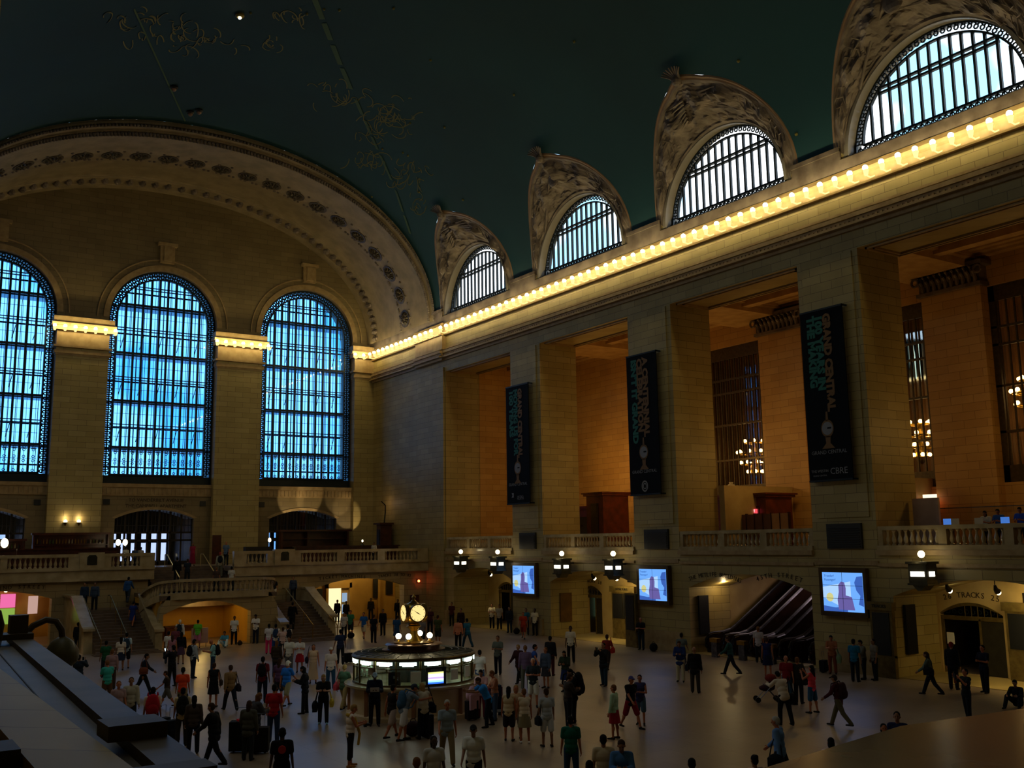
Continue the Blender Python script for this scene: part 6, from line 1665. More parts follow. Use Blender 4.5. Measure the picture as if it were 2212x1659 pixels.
R_('b3', hd_(333, 1551, 1.25), 180, 'stand', ('tee', 'c84a30'), ('shorts', '20242c'), ('short_hair', 'b'), 'o', 1.25, 'child in orange-red top in front of the red backpack')
R_('b4', f(370, 1484), 312, 'photo', ('shirt', '0c0e12'), ('trousers', '0c0e12'), ('short_hair', 'k'), 'm', 1.78, 'person all in black holding up a glowing phone')
R_('b5', hd_(389, 1340), 10, 'stand', ('shirt', W), ('trousers', '3a3c42'), ('cap', 'w'), 'l', 1.74, 'person with white cap and black backpack in front of the stair arch')
R_('b6', f(426, 1400), 0, 'relax', ('tee', '4c9a2c'), ('shorts', '9c5a78'), ('short_hair', 'k'), 'm', 1.66, 'person in lime green shirt and pink shorts in front of the stair arch')
R_('b7', hd_(380, 1351), 180, 'stand', ('tee', '5a2c38'), ('trousers', '1a161c'), ('long_hair', 'b'), 'm', 1.64, 'person with long dark hair in a plum top in the group before the stair arch')
R_('b8', hd_(365, 1362), 20, 'stand', ('tee', 'a8a8a4'), ('trousers', '2c3444'), ('short_hair', 'k'), 'm', 1.66, 'person in white top at the left edge of the group before the stair arch')
R_('b9', hd_(373, 1368), 0, 'stand', ('tank', '8c5f6c'), ('trousers', '20222c'), ('long_hair', 'b'), 'o', 1.62, 'person in pink sleeveless top in the group before the stair arch')
R_('c1', f(390, 1435), 0, 'stand', ('shirt', '0f0f14'), ('skirt', '3c2a40'), ('long_hair', 'k'), 'm', 1.64, 'person in black top and purple skirt behind the group before the stair arch')
R_('c2', f(416, 1465), 60, 'relax', ('shirt', '8c939c'), ('trousers', N_), ('short_hair', 'k'), 'm', 1.76, 'person in pale shirt and dark jeans with a black backpack, facing right')
R_('c3', f(459, 1464), 270, 'read', ('tee', '6f9aa0'), ('trousers', '1a2c44'), None, 'o', 1.76, 'bald person in pale blue shirt with a backpack, facing left')
R_('c4', hd_(396, 1439), 10, 'stand', ('tee', 'd03a18'), ('trousers', '6c5c3c'), ('short_hair', 'k'), 'm', 1.66, 'person in orange-red shirt and tan trousers behind the black backpack')
R_('c5', f(460, 1528), 10, 'stand', ('tank', '101014'), ('skirt', '101014'), ('short_hair', 'b'), 'o', 1.64, 'person in sleeveless black dress seen from behind left of the khaki top')
R_('c6', f(497, 1535), 340, 'walk', ('shirt', '6c5436'), ('trousers', '0f1420'), ('short_hair', 'b'), 'l', 1.7, 'person in khaki brown top and black trousers with a shoulder bag')
R_('c7', f(486, 1398), 200, 'sit', ('tee', '3c7a94'), ('trousers', 'a8b4bc'), ('short_hair', 'b'), 'm', 1.7, 'person in blue sitting on the floor inside the stair arch')
R_('c8', f(505, 1393), 180, 'stand', ('tee', W), ('trousers', '0f1016'), ('short_hair', 'k'), 'd', 1.74, 'person in white shirt and black trousers standing at the right side of the stair arch')
R_('c9', f(552, 1390), 200, 'read', ('tee', 'c4c4c4'), ('trousers', '161c2a'), ('short_hair', 'k'), 'd', 1.8, 'person in white T-shirt standing against the wall right of the stair arch')
R_('d1', hd_(396, 1487), 0, 'relax', ('tee', 'a89878'), ('trousers', '22201e'), ('short_hair', 'k'), 'm', 1.72, 'person in pale shirt wearing a large dark backpack with a yellow mark')
R_('d2', f(416, 1628), 0, 'stand', ('shirt', '3a322e'), ('trousers', '0f1118'), ('long_hair', 'k'), 'm', 1.66, 'person with long black hair in a dark checked shirt')
R_('d3', f(460, 1655), 300, 'stride', ('jacket', '0d0e12'), ('trousers', '0d0e12'), ('short_hair', 'b'), 'm', 1.76, 'person in black suit hurrying left at the bottom of the photo')
R_('d4', f(360, 1528), 280, 'stride', ('tee', '2c2420'), ('shorts', '4a4a4a'), ('short_hair', 'b'), 'o', 1.4, 'small person in brown striding left behind the red backpack')
R_('d5', f(566, 1518), 10, 'stand', ('tee', '5c1620'), ('trousers', '141c2c'), ('short_hair', 'k'), 'm', 1.74, 'person in maroon T-shirt with a black backpack seen from behind')
R_('d6', hd_(554, 1495), 60, 'read', ('jacket', '34343a'), ('trousers', '20242e'), ('long_hair', 'n'), 'm', 1.68, 'person with brown ponytail in a grey jacket behind the big suitcases')
R_('d7', hd_(538, 1509), 20, 'relax', ('jacket', '3c3c34'), ('trousers', '1c1e24'), ('long_hair', 'b'), 'm', 1.64, 'person with long hair in a grey-green jacket left behind the big suitcases')
R_('e1', f(580, 1413), 10, 'stand', ('tee', 'b4aeb0'), ('trousers', 'b82c5c'), ('short_hair', 'k'), 'd', 1.66, 'person in white top and hot pink trousers')
R_('e2', hd_(596, 1348), 0, 'stand', ('tee', W), ('shorts', '1c3c70'), ('short_hair', 'k'), 'm', 1.7, 'person in white shirt and blue shorts with a patterned backpack beside the hot pink trousers')
R_('e3', hd_(611, 1352), 340, 'photo', ('tee', 'a8908c'), ('trousers', '14161e'), ('short_hair', 'b'), 'm', 1.64, 'person in pink and white top at the foot of the right parapet')
R_('e4', hd_(622, 1349), 340, 'relax', ('tee', 'a8a8a8'), ('trousers', '12151e'), ('short_hair', 'k'), 'm', 1.7, 'person in white top with a black backpack, rightmost of the group by the right parapet')
R_('e5', f(596, 1464), 20, 'relax', ('jacket', '2c241c'), ('trousers', '16202e'), ('long_hair', 'n'), 'm', 1.66, 'person with bushy brown hair in a dark brown jacket')
R_('e6', f(624, 1457), 200, 'relax', ('tee', 'b8b4ac'), ('trousers', '4a4c50'), ('short_hair', 'k'), 'm', 1.76, 'person in white polo shirt left of the red skirt')
R_('e7', hd_(604, 1420), 20, 'stand', ('tee', '4c3450'), ('shorts', '20222c'), ('long_hair', 'b'), 'o', 1.66, 'person in purple top beside the bright blue shirt')
R_('e8', f(618, 1526), 40, 'walk', ('tee', '1c5cb0'), ('shorts', '7c765c'), ('cap', 'w'), 'o', 1.74, 'person in bright blue T-shirt, khaki shorts and white cap')
R_('e9', f(647, 1453), 185, 'read', ('tee', 'c0bcbc'), ('skirt', '8c1c28'), ('short_hair', 'n'), 'o', 1.66, 'person in white T-shirt and red skirt facing the viewer')
R_('f1', f(676, 1477), 180, 'stand', ('tank', 'b09a80'), ('long_skirt', 'a8927a'), ('long_hair', 'b'), 'o', 1.68, 'person in long cream dress facing the viewer')
R_('f2', f(714, 1490), 175, 'stand', ('tee', 'b4aaa4'), ('trousers', '1f3c58'), ('cap', 'w'), 'o', 1.74, 'person in white short-sleeved shirt, jeans and white cap')
R_('f3', f(735, 1436), 0, 'pull', ('tee', '1a2440'), ('trousers', '0e1016'), ('short_hair', 'k'), 'm', 1.78, 'person in navy polo shirt pulling a black case left of the booth')
R_('f4', f(658, 1542), 280, 'read', ('jacket', '0e0e14'), ('trousers', '0e0e14'), ('long_hair', 'k'), 'm', 1.68, 'person with very long black hair dressed in black, facing left')
R_('f5', f(698, 1564), 185, 'read', ('tee', '0e0e12'), ('trousers', '0e0e12'), ('long_hair', 'y'), 'l', 1.66, 'blond person in black carrying a yellow bag', shoes='6a90a0')
R_('f6', f(590, 1606), 10, 'relax', ('tee', '8c141c'), ('trousers', '1c2c48'), ('short_hair', 'k'), 'o', 1.76, 'person in red shirt with white sleeves and jeans behind the big suitcases')
R_('f7', hd_(610, 1582), 0, 'stand', ('tee', '0b0b0d'), ('trousers', '0f1016'), ('short_hair', 'k'), 'd', 1.8, 'person in black T-shirt with a red round print at the bottom of the photo')
R_('f8', f(742, 1532), 30, 'walk', ('tee', '3c5440'), ('trousers', '8c7c54'), ('short_hair', 'y'), 'l', 1.66, 'blond person in green top with a pink bag left of the booth')
R_('f9', f(756, 1657), 80, 'read', ('tank', 'b4a8a0'), ('capri', '0c0c10'), ('short_hair', 'y'), 'o', 1.66, 'person with yellow scarf, white vest and black leggings at the bottom left of the booth', shoes='9a6a38')
R_('g1', f(743, 1380), 190, 'stand', ('tee', '9a9490'), ('trousers', '121218'), ('long_hair', 'b'), 'm', 1.64, 'person in white top and black trousers at the foot of the right stair parapet')
R_('g2', f(809, 1568), 180, 'read', ('jacket', '0c1020'), ('trousers', '0a0c14'), ('cap', '6c8090'), 'd', 1.76, 'person in dark suit reading a white paper in front of the booth')
R_('g3', f(846, 1594), 50, 'walk', ('tank', '1c1818'), ('shorts', '8c7c74'), ('short_hair', 'k'), 'o', 1.68, 'person with bare tanned arms walking in step behind the blue backpack')
R_('g4', f(872, 1601), 70, 'bend', ('tee', '5c6a7c'), ('shorts', 'b0b0b4'), ('cap', '242c38'), 'o', 1.78, 'person in grey-blue shirt and white shorts leaning forward under a blue backpack')
R_('g5', f(915, 1597), 330, 'read', ('tank', 'a09888'), ('trousers', '0c0e16'), ('long_hair', 'y'), 'o', 1.7, 'person with long blond hair, white vest and black trousers in front of the booth')
R_('g6', f(966, 1650), 175, 'walk', ('tee', '6c7a86'), ('trousers', '6a5c40'), ('short_hair', 'g'), 'o', 1.78, 'person in grey T-shirt and beige trousers right of the booth front')
R_('g7', hd_(937, 1590), 170, 'stand', ('tee', 'a0a0a0'), ('trousers', '22242c'), ('long_hair', 'k'), 'd', 1.7, 'black-haired person in white shirt cut off by the bottom edge near the booth')
R_('g8', hd_(900, 1636), 0, 'stand', ('tee', '4c4a44'), ('trousers', '22242c'), ('short_hair', 'n'), 'o', 1.7, 'brown-haired person whose head shows at the bottom edge below the booth')
R_('g9', hd_(1023, 1568), 185, 'walk', ('tee', 'b4b8bc'), ('trousers', '0a0a0c'), ('cap', '1a1a1c'), 'm', 1.8, 'person in white shirt, black cap and black trousers walking towards the viewer')
R_('h1', hd_(1036, 1405), 0, 'stand', ('tee', 'b8b4b0'), ('trousers', '2c4468'), ('short_hair', 'k'), 'm', 1.72, 'person in white T-shirt and jeans just right of the booth')
R_('h2', f(1041, 1552), 195, 'read', ('tee', 'b08e90'), ('trousers', '6c1c2c'), ('short_hair', 'k'), 'm', 1.66, 'person in white top with red print and dark red trousers right of the booth')
R_('h3', hd_(1053, 1456), 250, 'bend', ('tee', '1c6cc0'), ('trousers', '10141e'), ('short_hair', 'b'), 'm', 1.7, 'person in bright blue shirt leaning over right of the booth')
R_('h4', hd_(1068, 1446), 250, 'read', ('tank', '8c6048'), ('trousers', '2c3c54'), ('short_hair', 'n'), 'o', 1.68, 'person with bare tanned arms behind the tall striped bags')
R_('h5', f(1076, 1457), 200, 'fold', ('tee', '4c5450'), ('trousers', '101620'), ('short_hair', 'b'), 'm', 1.74, 'person in grey T-shirt with folded arms right of the booth')
R_('h6', f(1122, 1475), 215, 'walk', ('jacket', '2a1014'), ('trousers', '0e0c10'), ('short_hair', 'y'), 'l', 1.68, 'blond person in dark maroon jacket and black trousers')
R_('h7', f(1136, 1490), 0, 'stand', ('shirt', '544460'), ('trousers', '4c4c44'), ('short_hair', 'n'), 'm', 1.78, 'person in purple checked shirt seen from behind')
R_('h8', hd_(1152, 1395), 90, 'reach', ('tee', '1c3c80'), ('trousers', '1c1c22'), ('short_hair', 'k'), 'o', 1.76, 'person in blue T-shirt stretching an arm to the right')
R_('h9', f(1153, 1528), 185, 'fold', ('tee', '20242a'), ('shorts', 'a8a49c'), ('short_hair', 'g'), 'o', 1.76, 'grey-haired person in dark T-shirt and white shorts with folded arms')
R_('i1', f(1180, 1487), 215, 'stand', ('jacket', '343e50'), ('skirt', '24242c'), ('short_hair', 'n'), 'o', 1.66, 'person in grey-blue jacket and short dark skirt')
R_('i2', f(1190, 1460), 20, 'stand', ('jacket', '16161c'), ('trousers', '3a1418'), ('short_hair', 'k'), 'm', 1.76, 'person in black jacket and dark red trousers behind the grey-blue jacket')
R_('i3', f(1234, 1432), 185, 'stand', ('tee', 'b0a898'), ('trousers', '0e0c0e'), ('short_hair', 'k'), 'd', 1.8, 'person in white short-sleeved shirt and black trousers standing alone')
R_('i4', f(1222, 1495), 200, 'read', ('shirt', '20281c'), ('skirt', '142048'), ('long_hair', 'k'), 'm', 1.64, 'person in dark green top and blue skirt')
R_('j1', f(1100, 1601), 10, 'stand', ('tank', 'a8987c'), ('shorts', '18141a'), ('long_hair', 'k'), 'o', 1.62, 'girl with long black hair, cream top and dark shorts, left of the three girls')
R_('j2', f(1116, 1597), 175, 'stand', ('tank', '9c8468'), ('shorts', 'a8a0a0'), ('long_hair', 'y'), 'o', 1.62, 'blond girl with a red bag, middle of the three girls')
R_('j3', f(1134, 1606), 350, 'relax', ('tank', 'b0a088'), ('skirt', '6c6248'), ('short_hair', 'n'), 'o', 1.6, 'brown-haired girl in cream top and khaki skirt, right of the three girls', shoes='a8a4a4')
R_('j4', f(1183, 1614), 340, 'relax', ('tee', '8c9298'), ('shorts', 'a4a8b0'), ('short_hair', 'b'), 'm', 1.68, 'person in grey and white with white shorts and a cross-body bag')
R_('j5', f(1240, 1562), 250, 'read', ('jacket', '0c0c0e'), ('trousers', '0c0c0e'), ('short_hair', 'k'), 'm', 1.78, 'person in black bowed under a huge black backpack')
R_('j6', f(1228, 1570), 60, 'read', ('shirt', '2a2420'), ('trousers', '14141a'), ('short_hair', 'b'), 'm', 1.7, 'person in dark brown facing the huge black backpack')
R_('j7', hd_(1232, 1545), 0, 'stand', ('tee', '0c4c40'), ('trousers', '16304c'), ('short_hair', 'k'), 'o', 1.68, 'person in dark teal T-shirt and jeans at the bottom of the photo')
R_('k1', f(1305, 1482), 215, 'photo', ('jacket', '121214'), ('trousers', '182834'), ('short_hair', 'k'), 'm', 1.76, 'person in black leather jacket taking a photo')
R_('k2', hd_(1310, 1368), 20, 'walk', ('tee', '6c2018'), ('trousers', '241c18'), ('short_hair', 'b'), 'm', 1.7, 'person in dark red top walking behind the leather jacket')
R_('k3', f(1386, 1404), 200, 'fold', ('tee', '0e0e10'), ('trousers', '14202c'), None, 'o', 1.76, 'person in black top and jeans leaning on the departures board below the middle banner')
R_('k4', f(1329, 1597), 290, 'stand', ('shirt', '86a088'), ('skirt', '7c1420'), ('short_hair', 'n'), 'o', 1.62, 'person in mint green cardigan and red skirt')
R_('k5', f(1364, 1574), 140, 'walk', ('tee', '0e0e12'), ('shorts', '6c1220'), ('cap', '3c3c70'), 'o', 1.72, 'person in black T-shirt, dark red shorts and purple cap')
R_('k6', f(1385, 1566), 190, 'fold', ('tank', '2c2c50'), ('shorts', '3c5468'), ('short_hair', 'k'), 'o', 1.6, 'girl in dark striped top and denim shorts beside the purple cap')
R_('k7', hd_(1303, 1591), 0, 'stand', ('tee', '9c9078'), ('trousers', '2a2a2a'), ('short_hair', 'k'), 'm', 1.74, 'person in off-white shirt cut off by the bottom edge, beside the blue shirt')
R_('k8', hd_(1342, 1601), 180, 'read', ('shirt', '345a8c'), ('trousers', '2a2a2a'), ('short_hair', 'b'), 'm', 1.76, 'person in light blue shirt looking down at the bottom edge')
R_('k9', hd_(1273, 1643), 0, 'stand', ('tee', '2a2622'), ('trousers', '2a2a2a'), ('short_hair', 'k'), 'm', 1.7, 'dark-haired person whose head shows at the bottom edge left of the off-white shirt')
R_('l1', f(1471, 1473), 190, 'read', ('jacket', '142450'), ('trousers', '948c78'), ('short_hair', 'b'), 'm', 1.72, 'person in royal blue jacket and cream trousers')
R_('l2', f(1503, 1497), 10, 'stand', ('jacket', '0c0a0c'), ('trousers', '2a241e'), None, 'm', 1.78, 'bald person in black jacket seen from behind, centre right of the floor')
R_('l3', hd_(1471, 1366), 10, 'walk', ('tee', '4c5454'), ('trousers', '24262c'), ('short_hair', 'k'), 'm', 1.72, 'person in grey shirt walking behind the royal blue jacket')
R_('l4', f(1580, 1458), 280, 'stride', ('shirt', '22403c'), ('trousers', '12141a'), ('short_hair', 'b'), 'm', 1.74, 'person in dark green shirt striding left in front of the escalators')
R_('l5', f(1641, 1432), 10, 'stand', ('tee', '8c868c'), ('trousers', '12141a'), ('short_hair', 'n'), 'o', 1.74, 'person in pale shirt at the foot of the escalators')
R_('l6', f(1660, 1462), 10, 'stand', ('tank', '121a44'), ('skirt', '101430'), ('short_hair', 'b'), 'o', 1.7, 'person in sleeveless navy dress near the escalators')
R_('l7', hd_(1697, 1417), 190, 'stand', ('tee', '641018'), ('trousers', '1c3448'), None, 'o', 1.72, 'bald person in crimson shirt and jeans behind the pushchair')
R_('l8', f(1727, 1520), 20, 'stand', ('jacket', '1c1814'), ('trousers', '14141a'), ('short_hair', 'n'), 'o', 1.66, 'person in dark jacket with a dark hanging bag right of the pushchair')
R_('l9', f(1757, 1541), 300, 'photo', ('tank', 'b8343c'), ('shorts', '20405c'), ('long_hair', 'k'), 'o', 1.62, 'girl in coral top and denim shorts taking a photo')
R_('m1', f(1697, 1567), 330, 'bend', ('shirt', 'a89a88'), ('trousers', '101014'), ('short_hair', 'k'), 'm', 1.76, 'person in cream shirt bent over the pushchair')
R_('m2', f(1815, 1570), 290, 'stride', ('shirt', '3c141c'), ('trousers', '4a4430'), ('cap', '241c1a'), 'm', 1.68, 'person in maroon top and olive trousers with a backpack striding left')
R_('m3', hd_(1681, 1549), 290, 'walk', ('shirt', '4c6c9c'), ('trousers', '141c28'), ('short_hair', 'g'), 'o', 1.78, 'grey-haired person in light blue shirt walking left with a dark bag')
R_('m4', hd_(1794, 1586), 0, 'relax', ('shirt', 'b0acb4'), ('trousers', '2a2a2a'), ('long_hair', 'k'), 'o', 1.62, 'person in white flowered blouse seen from behind')
R_('m5', hd_(1629, 1622), 330, 'stand', ('tank', 'a09094'), ('trousers', '2a2a2a'), ('bun', 'k'), 'm', 1.62, 'person with hair in a bun cut off by the bottom edge')
R_('m6', hd_(1742, 1641), 0, 'stand', ('tee', '3a1c18'), ('trousers', '2a2a2a'), ('short_hair', 'b'), 'm', 1.68, 'person whose dark head shows at the bottom edge below the flowered blouse')
R_('m7', hd_(1494, 1638), 0, 'stand', ('tee', '1c1a1c'), ('trousers', '2a2a2a'), ('short_hair', 'k'), 'm', 1.7, 'person whose black hair alone shows at the bottom edge, centre right')
R_('n1', hd_(1937, 1541), 185, 'stand', ('tee', '10183c'), ('trousers', '2a3c50'), ('short_hair', 'k'), 'm', 1.74, 'person in navy blue top, taller of the couple behind the near parapet')
R_('n2', hd_(1908, 1565, 1.6), 170, 'stand', ('tee', '100e1c'), ('trousers', '2a3c50'), ('long_hair', 'k'), 'o', 1.6, 'person with long black hair, shorter of the couple behind the near parapet')
R_('n3', f(1800, 1456), 185, 'read', ('tee', '7c4a30'), ('trousers', '5c2c1c'), ('short_hair', 'k'), 'o', 1.7, 'person in orange-brown top holding a green bag below the largest video wall')
R_('n4', f(1849, 1473), 20, 'stand', ('tee', '105070'), ('trousers', '10161e'), ('short_hair', 'k'), 'm', 1.76, 'person in teal blue shirt seen from behind near the tall board')
R_('n5', f(1868, 1468), 250, 'read', ('shirt', '4a4a44'), ('trousers', '101216'), ('short_hair', 'k'), 'm', 1.66, 'person in grey shirt facing the teal blue shirt')
R_('n6', hd_(1886, 1381), 240, 'stand', ('tee', '5a544c'), ('trousers', '12161c'), ('short_hair', 'k'), 'm', 1.72, 'person in pale brown shirt at the tall board, rightmost of that group')
R_('n7', f(2013, 1502), 280, 'stride', ('shirt', '4a5854'), ('trousers', '10121c'), ('long_hair', 'b'), 'm', 1.68, 'person in grey-green shirt with a dark bag striding left past the nearest arch')
R_('n8', f(2062, 1490), 20, 'stand', ('jacket', '0a0a10'), ('trousers', '0a0a10'), ('cap', '6c1c18'), 'm', 1.84, 'large person in black uniform and reddish cap at the nearest track door')
R_('n9', f(2130, 1497), 220, 'fold', ('tee', '0e1222'), ('trousers', '0a0c16'), ('short_hair', 'k'), 'o', 1.8, 'person in dark navy uniform with folded arms under the nearest arch')
R_('o1', f(2092, 1557), 230, 'photo', ('tee', '101414'), ('trousers', '0e1218'), ('short_hair', 'k'), 'o', 1.66, 'person in black taking a photo in front of the nearest arch')
R_('o2', f(2200, 1528), 200, 'sit', ('shirt', '0c0c12'), ('trousers', '0c0c12'), ('short_hair', 'k'), 'm', 1.7, 'person in black sitting on the floor at the right edge')
# behind the booth and along the far walls
far = [(757, 1376, 200, 'stand', ('tee', '2a6040'), ('shorts', '20262c'), ('short_hair', 'b'), 'o', 'person in green top beyond the right stairs'),
 (801, 1339, 180, 'stand', ('shirt', '0c0a0c'), ('trousers', '0c0a0c'), ('short_hair', 'k'), 'd', 'person all in black standing before the ticket arch, left one'),
 (786, 1379, 200, 'walk', ('tee', '1c4c88'), ('shorts', '9c9078'), ('short_hair', 'b'), 'o', 'person in blue top and white shorts left behind the booth'),
 (807, 1389, 20, 'stand', ('tee', '101018'), ('trousers', '0c0c12'), ('short_hair', 'b'), 'o', 'person in black T-shirt left behind the booth'),
 (827, 1373, 200, 'stand', ('shirt', '0f0d10'), ('trousers', '0f0d10'), ('short_hair', 'k'), 'm', 'slim person in black left behind the booth clock'),
 (859, 1343, 180, 'stand', ('shirt', '0d0b0d'), ('trousers', '0d0b0d'), ('short_hair', 'k'), 'd', 'person all in black before the ticket arch, right one'),
 (857, 1392, 20, 'stand', ('tee', '1c3c60'), ('skirt', '1c3050'), ('short_hair', 'k'), 'm', 'person in blue dress just left of the booth clock'),
 (957, 1344, 200, 'stand', ('tee', 'a89c8c'), ('long_skirt', '0e0e12'), ('short_hair', 'k'), 'd', 'person in white top and long black skirt near the far corner pier'),
 (929, 1369, 180, 'stand', ('tee', '38141c'), ('trousers', '101014'), ('short_hair', 'k'), 'm', 'person in dark red top right behind the booth clock'),
 (946, 1392, 20, 'stand', ('tee', '343a1c'), ('shorts', '24241c'), ('short_hair', 'b'), 'o', 'person in olive green shirt right behind the booth'),
 (912, 1400, 20, 'stand', ('tee', '645c5c'), ('trousers', '14141a'), ('short_hair', 'b'), 'm', 'person in grey top behind the booth clock foot'),
 (990, 1402, 10, 'stand', ('shirt', 'a8684c'), ('trousers', '0e0e12'), ('short_hair', 'k'), 'm', 'person in salmon shirt beyond the booth roof'),
 (1010, 1399, 330, 'walk', ('tee', '1c5470'), ('trousers', '1c3c50'), ('short_hair', 'k'), 'm', 'person in teal T-shirt beside the salmon shirt'),
 (976, 1353, 200, 'stand', ('tee', '3a1414'), ('trousers', '14100f'), ('short_hair', 'k'), 'm', 'person in maroon top near the farthest track arch'),
 (996, 1372, 200, 'stand', ('shirt', '22120f'), ('trousers', '14100f'), ('short_hair', 'k'), 'm', 'person in dark brown near the farthest track arch'),
 (1063, 1358, 190, 'fold', ('tee', 'a8a090'), ('trousers', '0e0e12'), ('short_hair', 'k'), 'm', 'person in white T-shirt with folded arms at the farthest arch board'),
 (1079, 1360, 190, 'stand', ('tee', '8c8478'), ('trousers', '101014'), ('short_hair', 'k'), 'm', 'person in pale top beside the white T-shirt at the farthest arch board'),
 (1101, 1367, 200, 'stand', ('jacket', '14161c'), ('trousers', '1c2430'), ('long_hair', 'k'), 'm', 'person with dark jacket against the wall below the smallest video wall'),
 (1131, 1380, 190, 'walk', ('tee', '8c2c14'), ('shorts', '6c2414'), ('short_hair', 'n'), 'o', 'person in rusty orange below the smallest video wall'),
 (1137, 1372, 190, 'stand', ('tee', '205468'), ('trousers', '1c2430'), ('short_hair', 'k'), 'm', 'person in blue-green top behind the rusty orange one'),
 (1156, 1373, 200, 'stand', ('tee', 'a89e88'), ('trousers', '0e0c0e'), ('short_hair', 'k'), 'd', 'person in white shirt and black trousers leaning on the farthest pier'),
 (725, 1322, 200, 'stand', ('shirt', '0a0808'), ('trousers', '0a0808'), ('short_hair', 'k'), 'd', 'dark figure nearest in the queue at the bright doorway'),
 (166, 1409, 20, 'stand', ('shirt', '0e0e12'), ('trousers', '0e0e12'), ('short_hair', 'k'), 'd', 'dark figure standing at the foot of the left outer stair parapet'),
]
for i, r_ in enumerate(far): rows['far%d' % i] = (person(f(r_[0], r_[1]), r_[2], r_[3], r_[4], r_[5], r_[6], r_[7], 1.72, r_[8]), r_[3])
R_('q1', V(32.6, 74.4, 0), 200, 'stand', ('shirt', '0a0808'), ('trousers', '0a0808'), ('short_hair', 'k'), 'd', 1.75, 'dark silhouette in the bright doorway, left of the queue')
R_('q2', V(32.9, 73.4, 0), 180, 'stand', ('shirt', '0c0a0a'), ('trousers', '0a0808'), ('short_hair', 'k'), 'd', 1.68, 'dark silhouette in the queue at the bright doorway, middle one')
# on the stairs and balcony
R_('s1', V(15.5, 68.6, 2.5), 20, 'walk', ('shirt', '1c3c68'), ('trousers', '1c2430'), ('short_hair', 'k'), 'm', 1.72, 'person in blue shirt climbing at the top of the left flight')
R_('s2', V(14.9, 64.4, 1.256), 20, 'walk', ('tee', '14245c'), ('skirt', '14245c'), ('short_hair', 'k'), 'o', 1.6, 'person in bright blue dress climbing the left flight')
R_('s3', V(12.75, 67.9, 2.2), 200, 'stand', ('shirt', '1e2a3c'), ('trousers', '10141c'), ('short_hair', 'k'), 'm', 1.72, 'person in dark blue at the head of the left flight, left of a pair')
R_('s4', V(13.3, 67.6, 2.2), 190, 'stand', ('shirt', '2a3648'), ('trousers', '0e1016'), ('short_hair', 'k'), 'm', 1.72, 'person in grey-blue shirt at the head of the left flight, right of a pair')
R_('s5', V(24.95, 67.7, 2.2), 200, 'walk', ('tee', '1c1a1c'), ('shorts', 'a09888'), ('short_hair', 'n'), 'o', 1.7, 'person in dark top and white shorts at the head of the right flight')
R_('s6', V(26.3, 67.6, 2.2), 190, 'stand', ('shirt', '2c3444'), ('trousers', '10121a'), ('short_hair', 'k'), 'm', 1.68, 'person in slate shirt at the outer parapet of the right flight')
R_('s7', V(24.6, 63.3, .628), 10, 'walk', ('jacket', '0c0c0e'), ('trousers', '0c0c0e'), ('short_hair', 'k'), 'm', 1.8, 'person in black climbing the right flight')
R_('s8', V(19.0, 70.2, 3.565), 0, 'stand', ('jacket', '0c0c10'), ('trousers', '0c0c10'), ('short_hair', 'k'), 'm', 1.76, 'person in black on the upper flight, left of a pair'); R_('s9', V(19.7, 70.2, 3.565), 0, 'stand', ('tee', '1c222c'), ('trousers', '101216'), ('short_hair', 'b'), 'm', 1.64, 'person in dark blue on the upper flight, right of a pair')
R_('t1', V(20.7, 72.6, 4.65), 180, 'stand', ('tank', '7c1c34'), ('long_skirt', '6c142c'), ('long_hair', 'k'), 'm', 1.66, 'person in long crimson dress at the top of the upper flight')
R_('t2', V(22.15, 70.9, 3.875), 0, 'stand', ('shirt', '94907c'), ('trousers', '5c5848'), ('cap', '7c2c28'), 'm', 1.76, 'person in cream clothes and red cap with a dark backpack on the upper flight')
R_('t3', V(23.2, 72.9, 4.65), 200, 'relax', ('tee', '4a5a70'), ('trousers', '101418'), ('short_hair', 'y'), 'o', 1.72, 'person in grey-blue shirt behind the pedestal at the head of the upper flight')
R_('t4', V(20.5, 66.3, 3.1), 10, 'stand', ('tee', '3c2c28'), ('trousers', '101418'), ('short_hair', 'n'), 'o', 1.58, 'person whose head shows over the landing rail, left one'); R_('t5', V(21.4, 66.0, 3.1), 10, 'stand', ('tee', 'a09c94'), ('trousers', '101418'), ('short_hair', 'k'), 'm', 1.6, 'person in white whose head shows over the landing rail, right one')
for k_, (x, c, lb) in enumerate(((272, 'a8a498', 'white'), (292, '2a3444', 'dark blue'), (305, '8c8478', 'beige'))):
    p = at(x, 1180, Y=72.3); R_('u%d' % k_, V(p.x, 72.3, ZB), 20, 'stand', ('shirt', c), ('trousers', '101216'), ('short_hair', 'k'), 'm', 1.4 if k_ else 1.45, 'diner in %s behind the left balustrade near the upper flight' % lb)
p = at(808, 1168, Y=72.0); R_('u5', V(p.x, 72.0, ZB), 200, 'stand', ('shirt', '9c9488'), ('trousers', '101216'), ('short_hair', 'k'), 'm', 1.5, 'person in white behind the right balustrade near the dark counter')
for k_, (x, y, c, lb, hh) in enumerate(((1995, 1108, '6c8c3c', 'person in green top at the left end of the display table', 1.66), (2128, 1099, '8c8c84', 'person with long dark hair in pale top at the display table', 1.66), (2156, 1097, '22447c', 'person in blue shirt at the display table', 1.72), (2203, 1090, '1c3c8c', 'person in bright blue shirt at the right edge behind the balustrade', 1.76))):
    p = at(x, y, Z=ZG+hh); s_ = 41.6/p.x; P = V(41.55, p.y*s_ if False else at(x, y, X=41.55).y, ZG)
    R_('v%d' % k_, P, 200, 'read', ('tee', c), ('trousers', '14161c'), ('long_hair' if k_ == 1 else 'short_hair', 'k'), 'm', hh, lb)
o = shoulder_bag(rows['v0'][0], 'b8a020', 'bright yellow bag beside the green top at the display table', -1, 1.0)

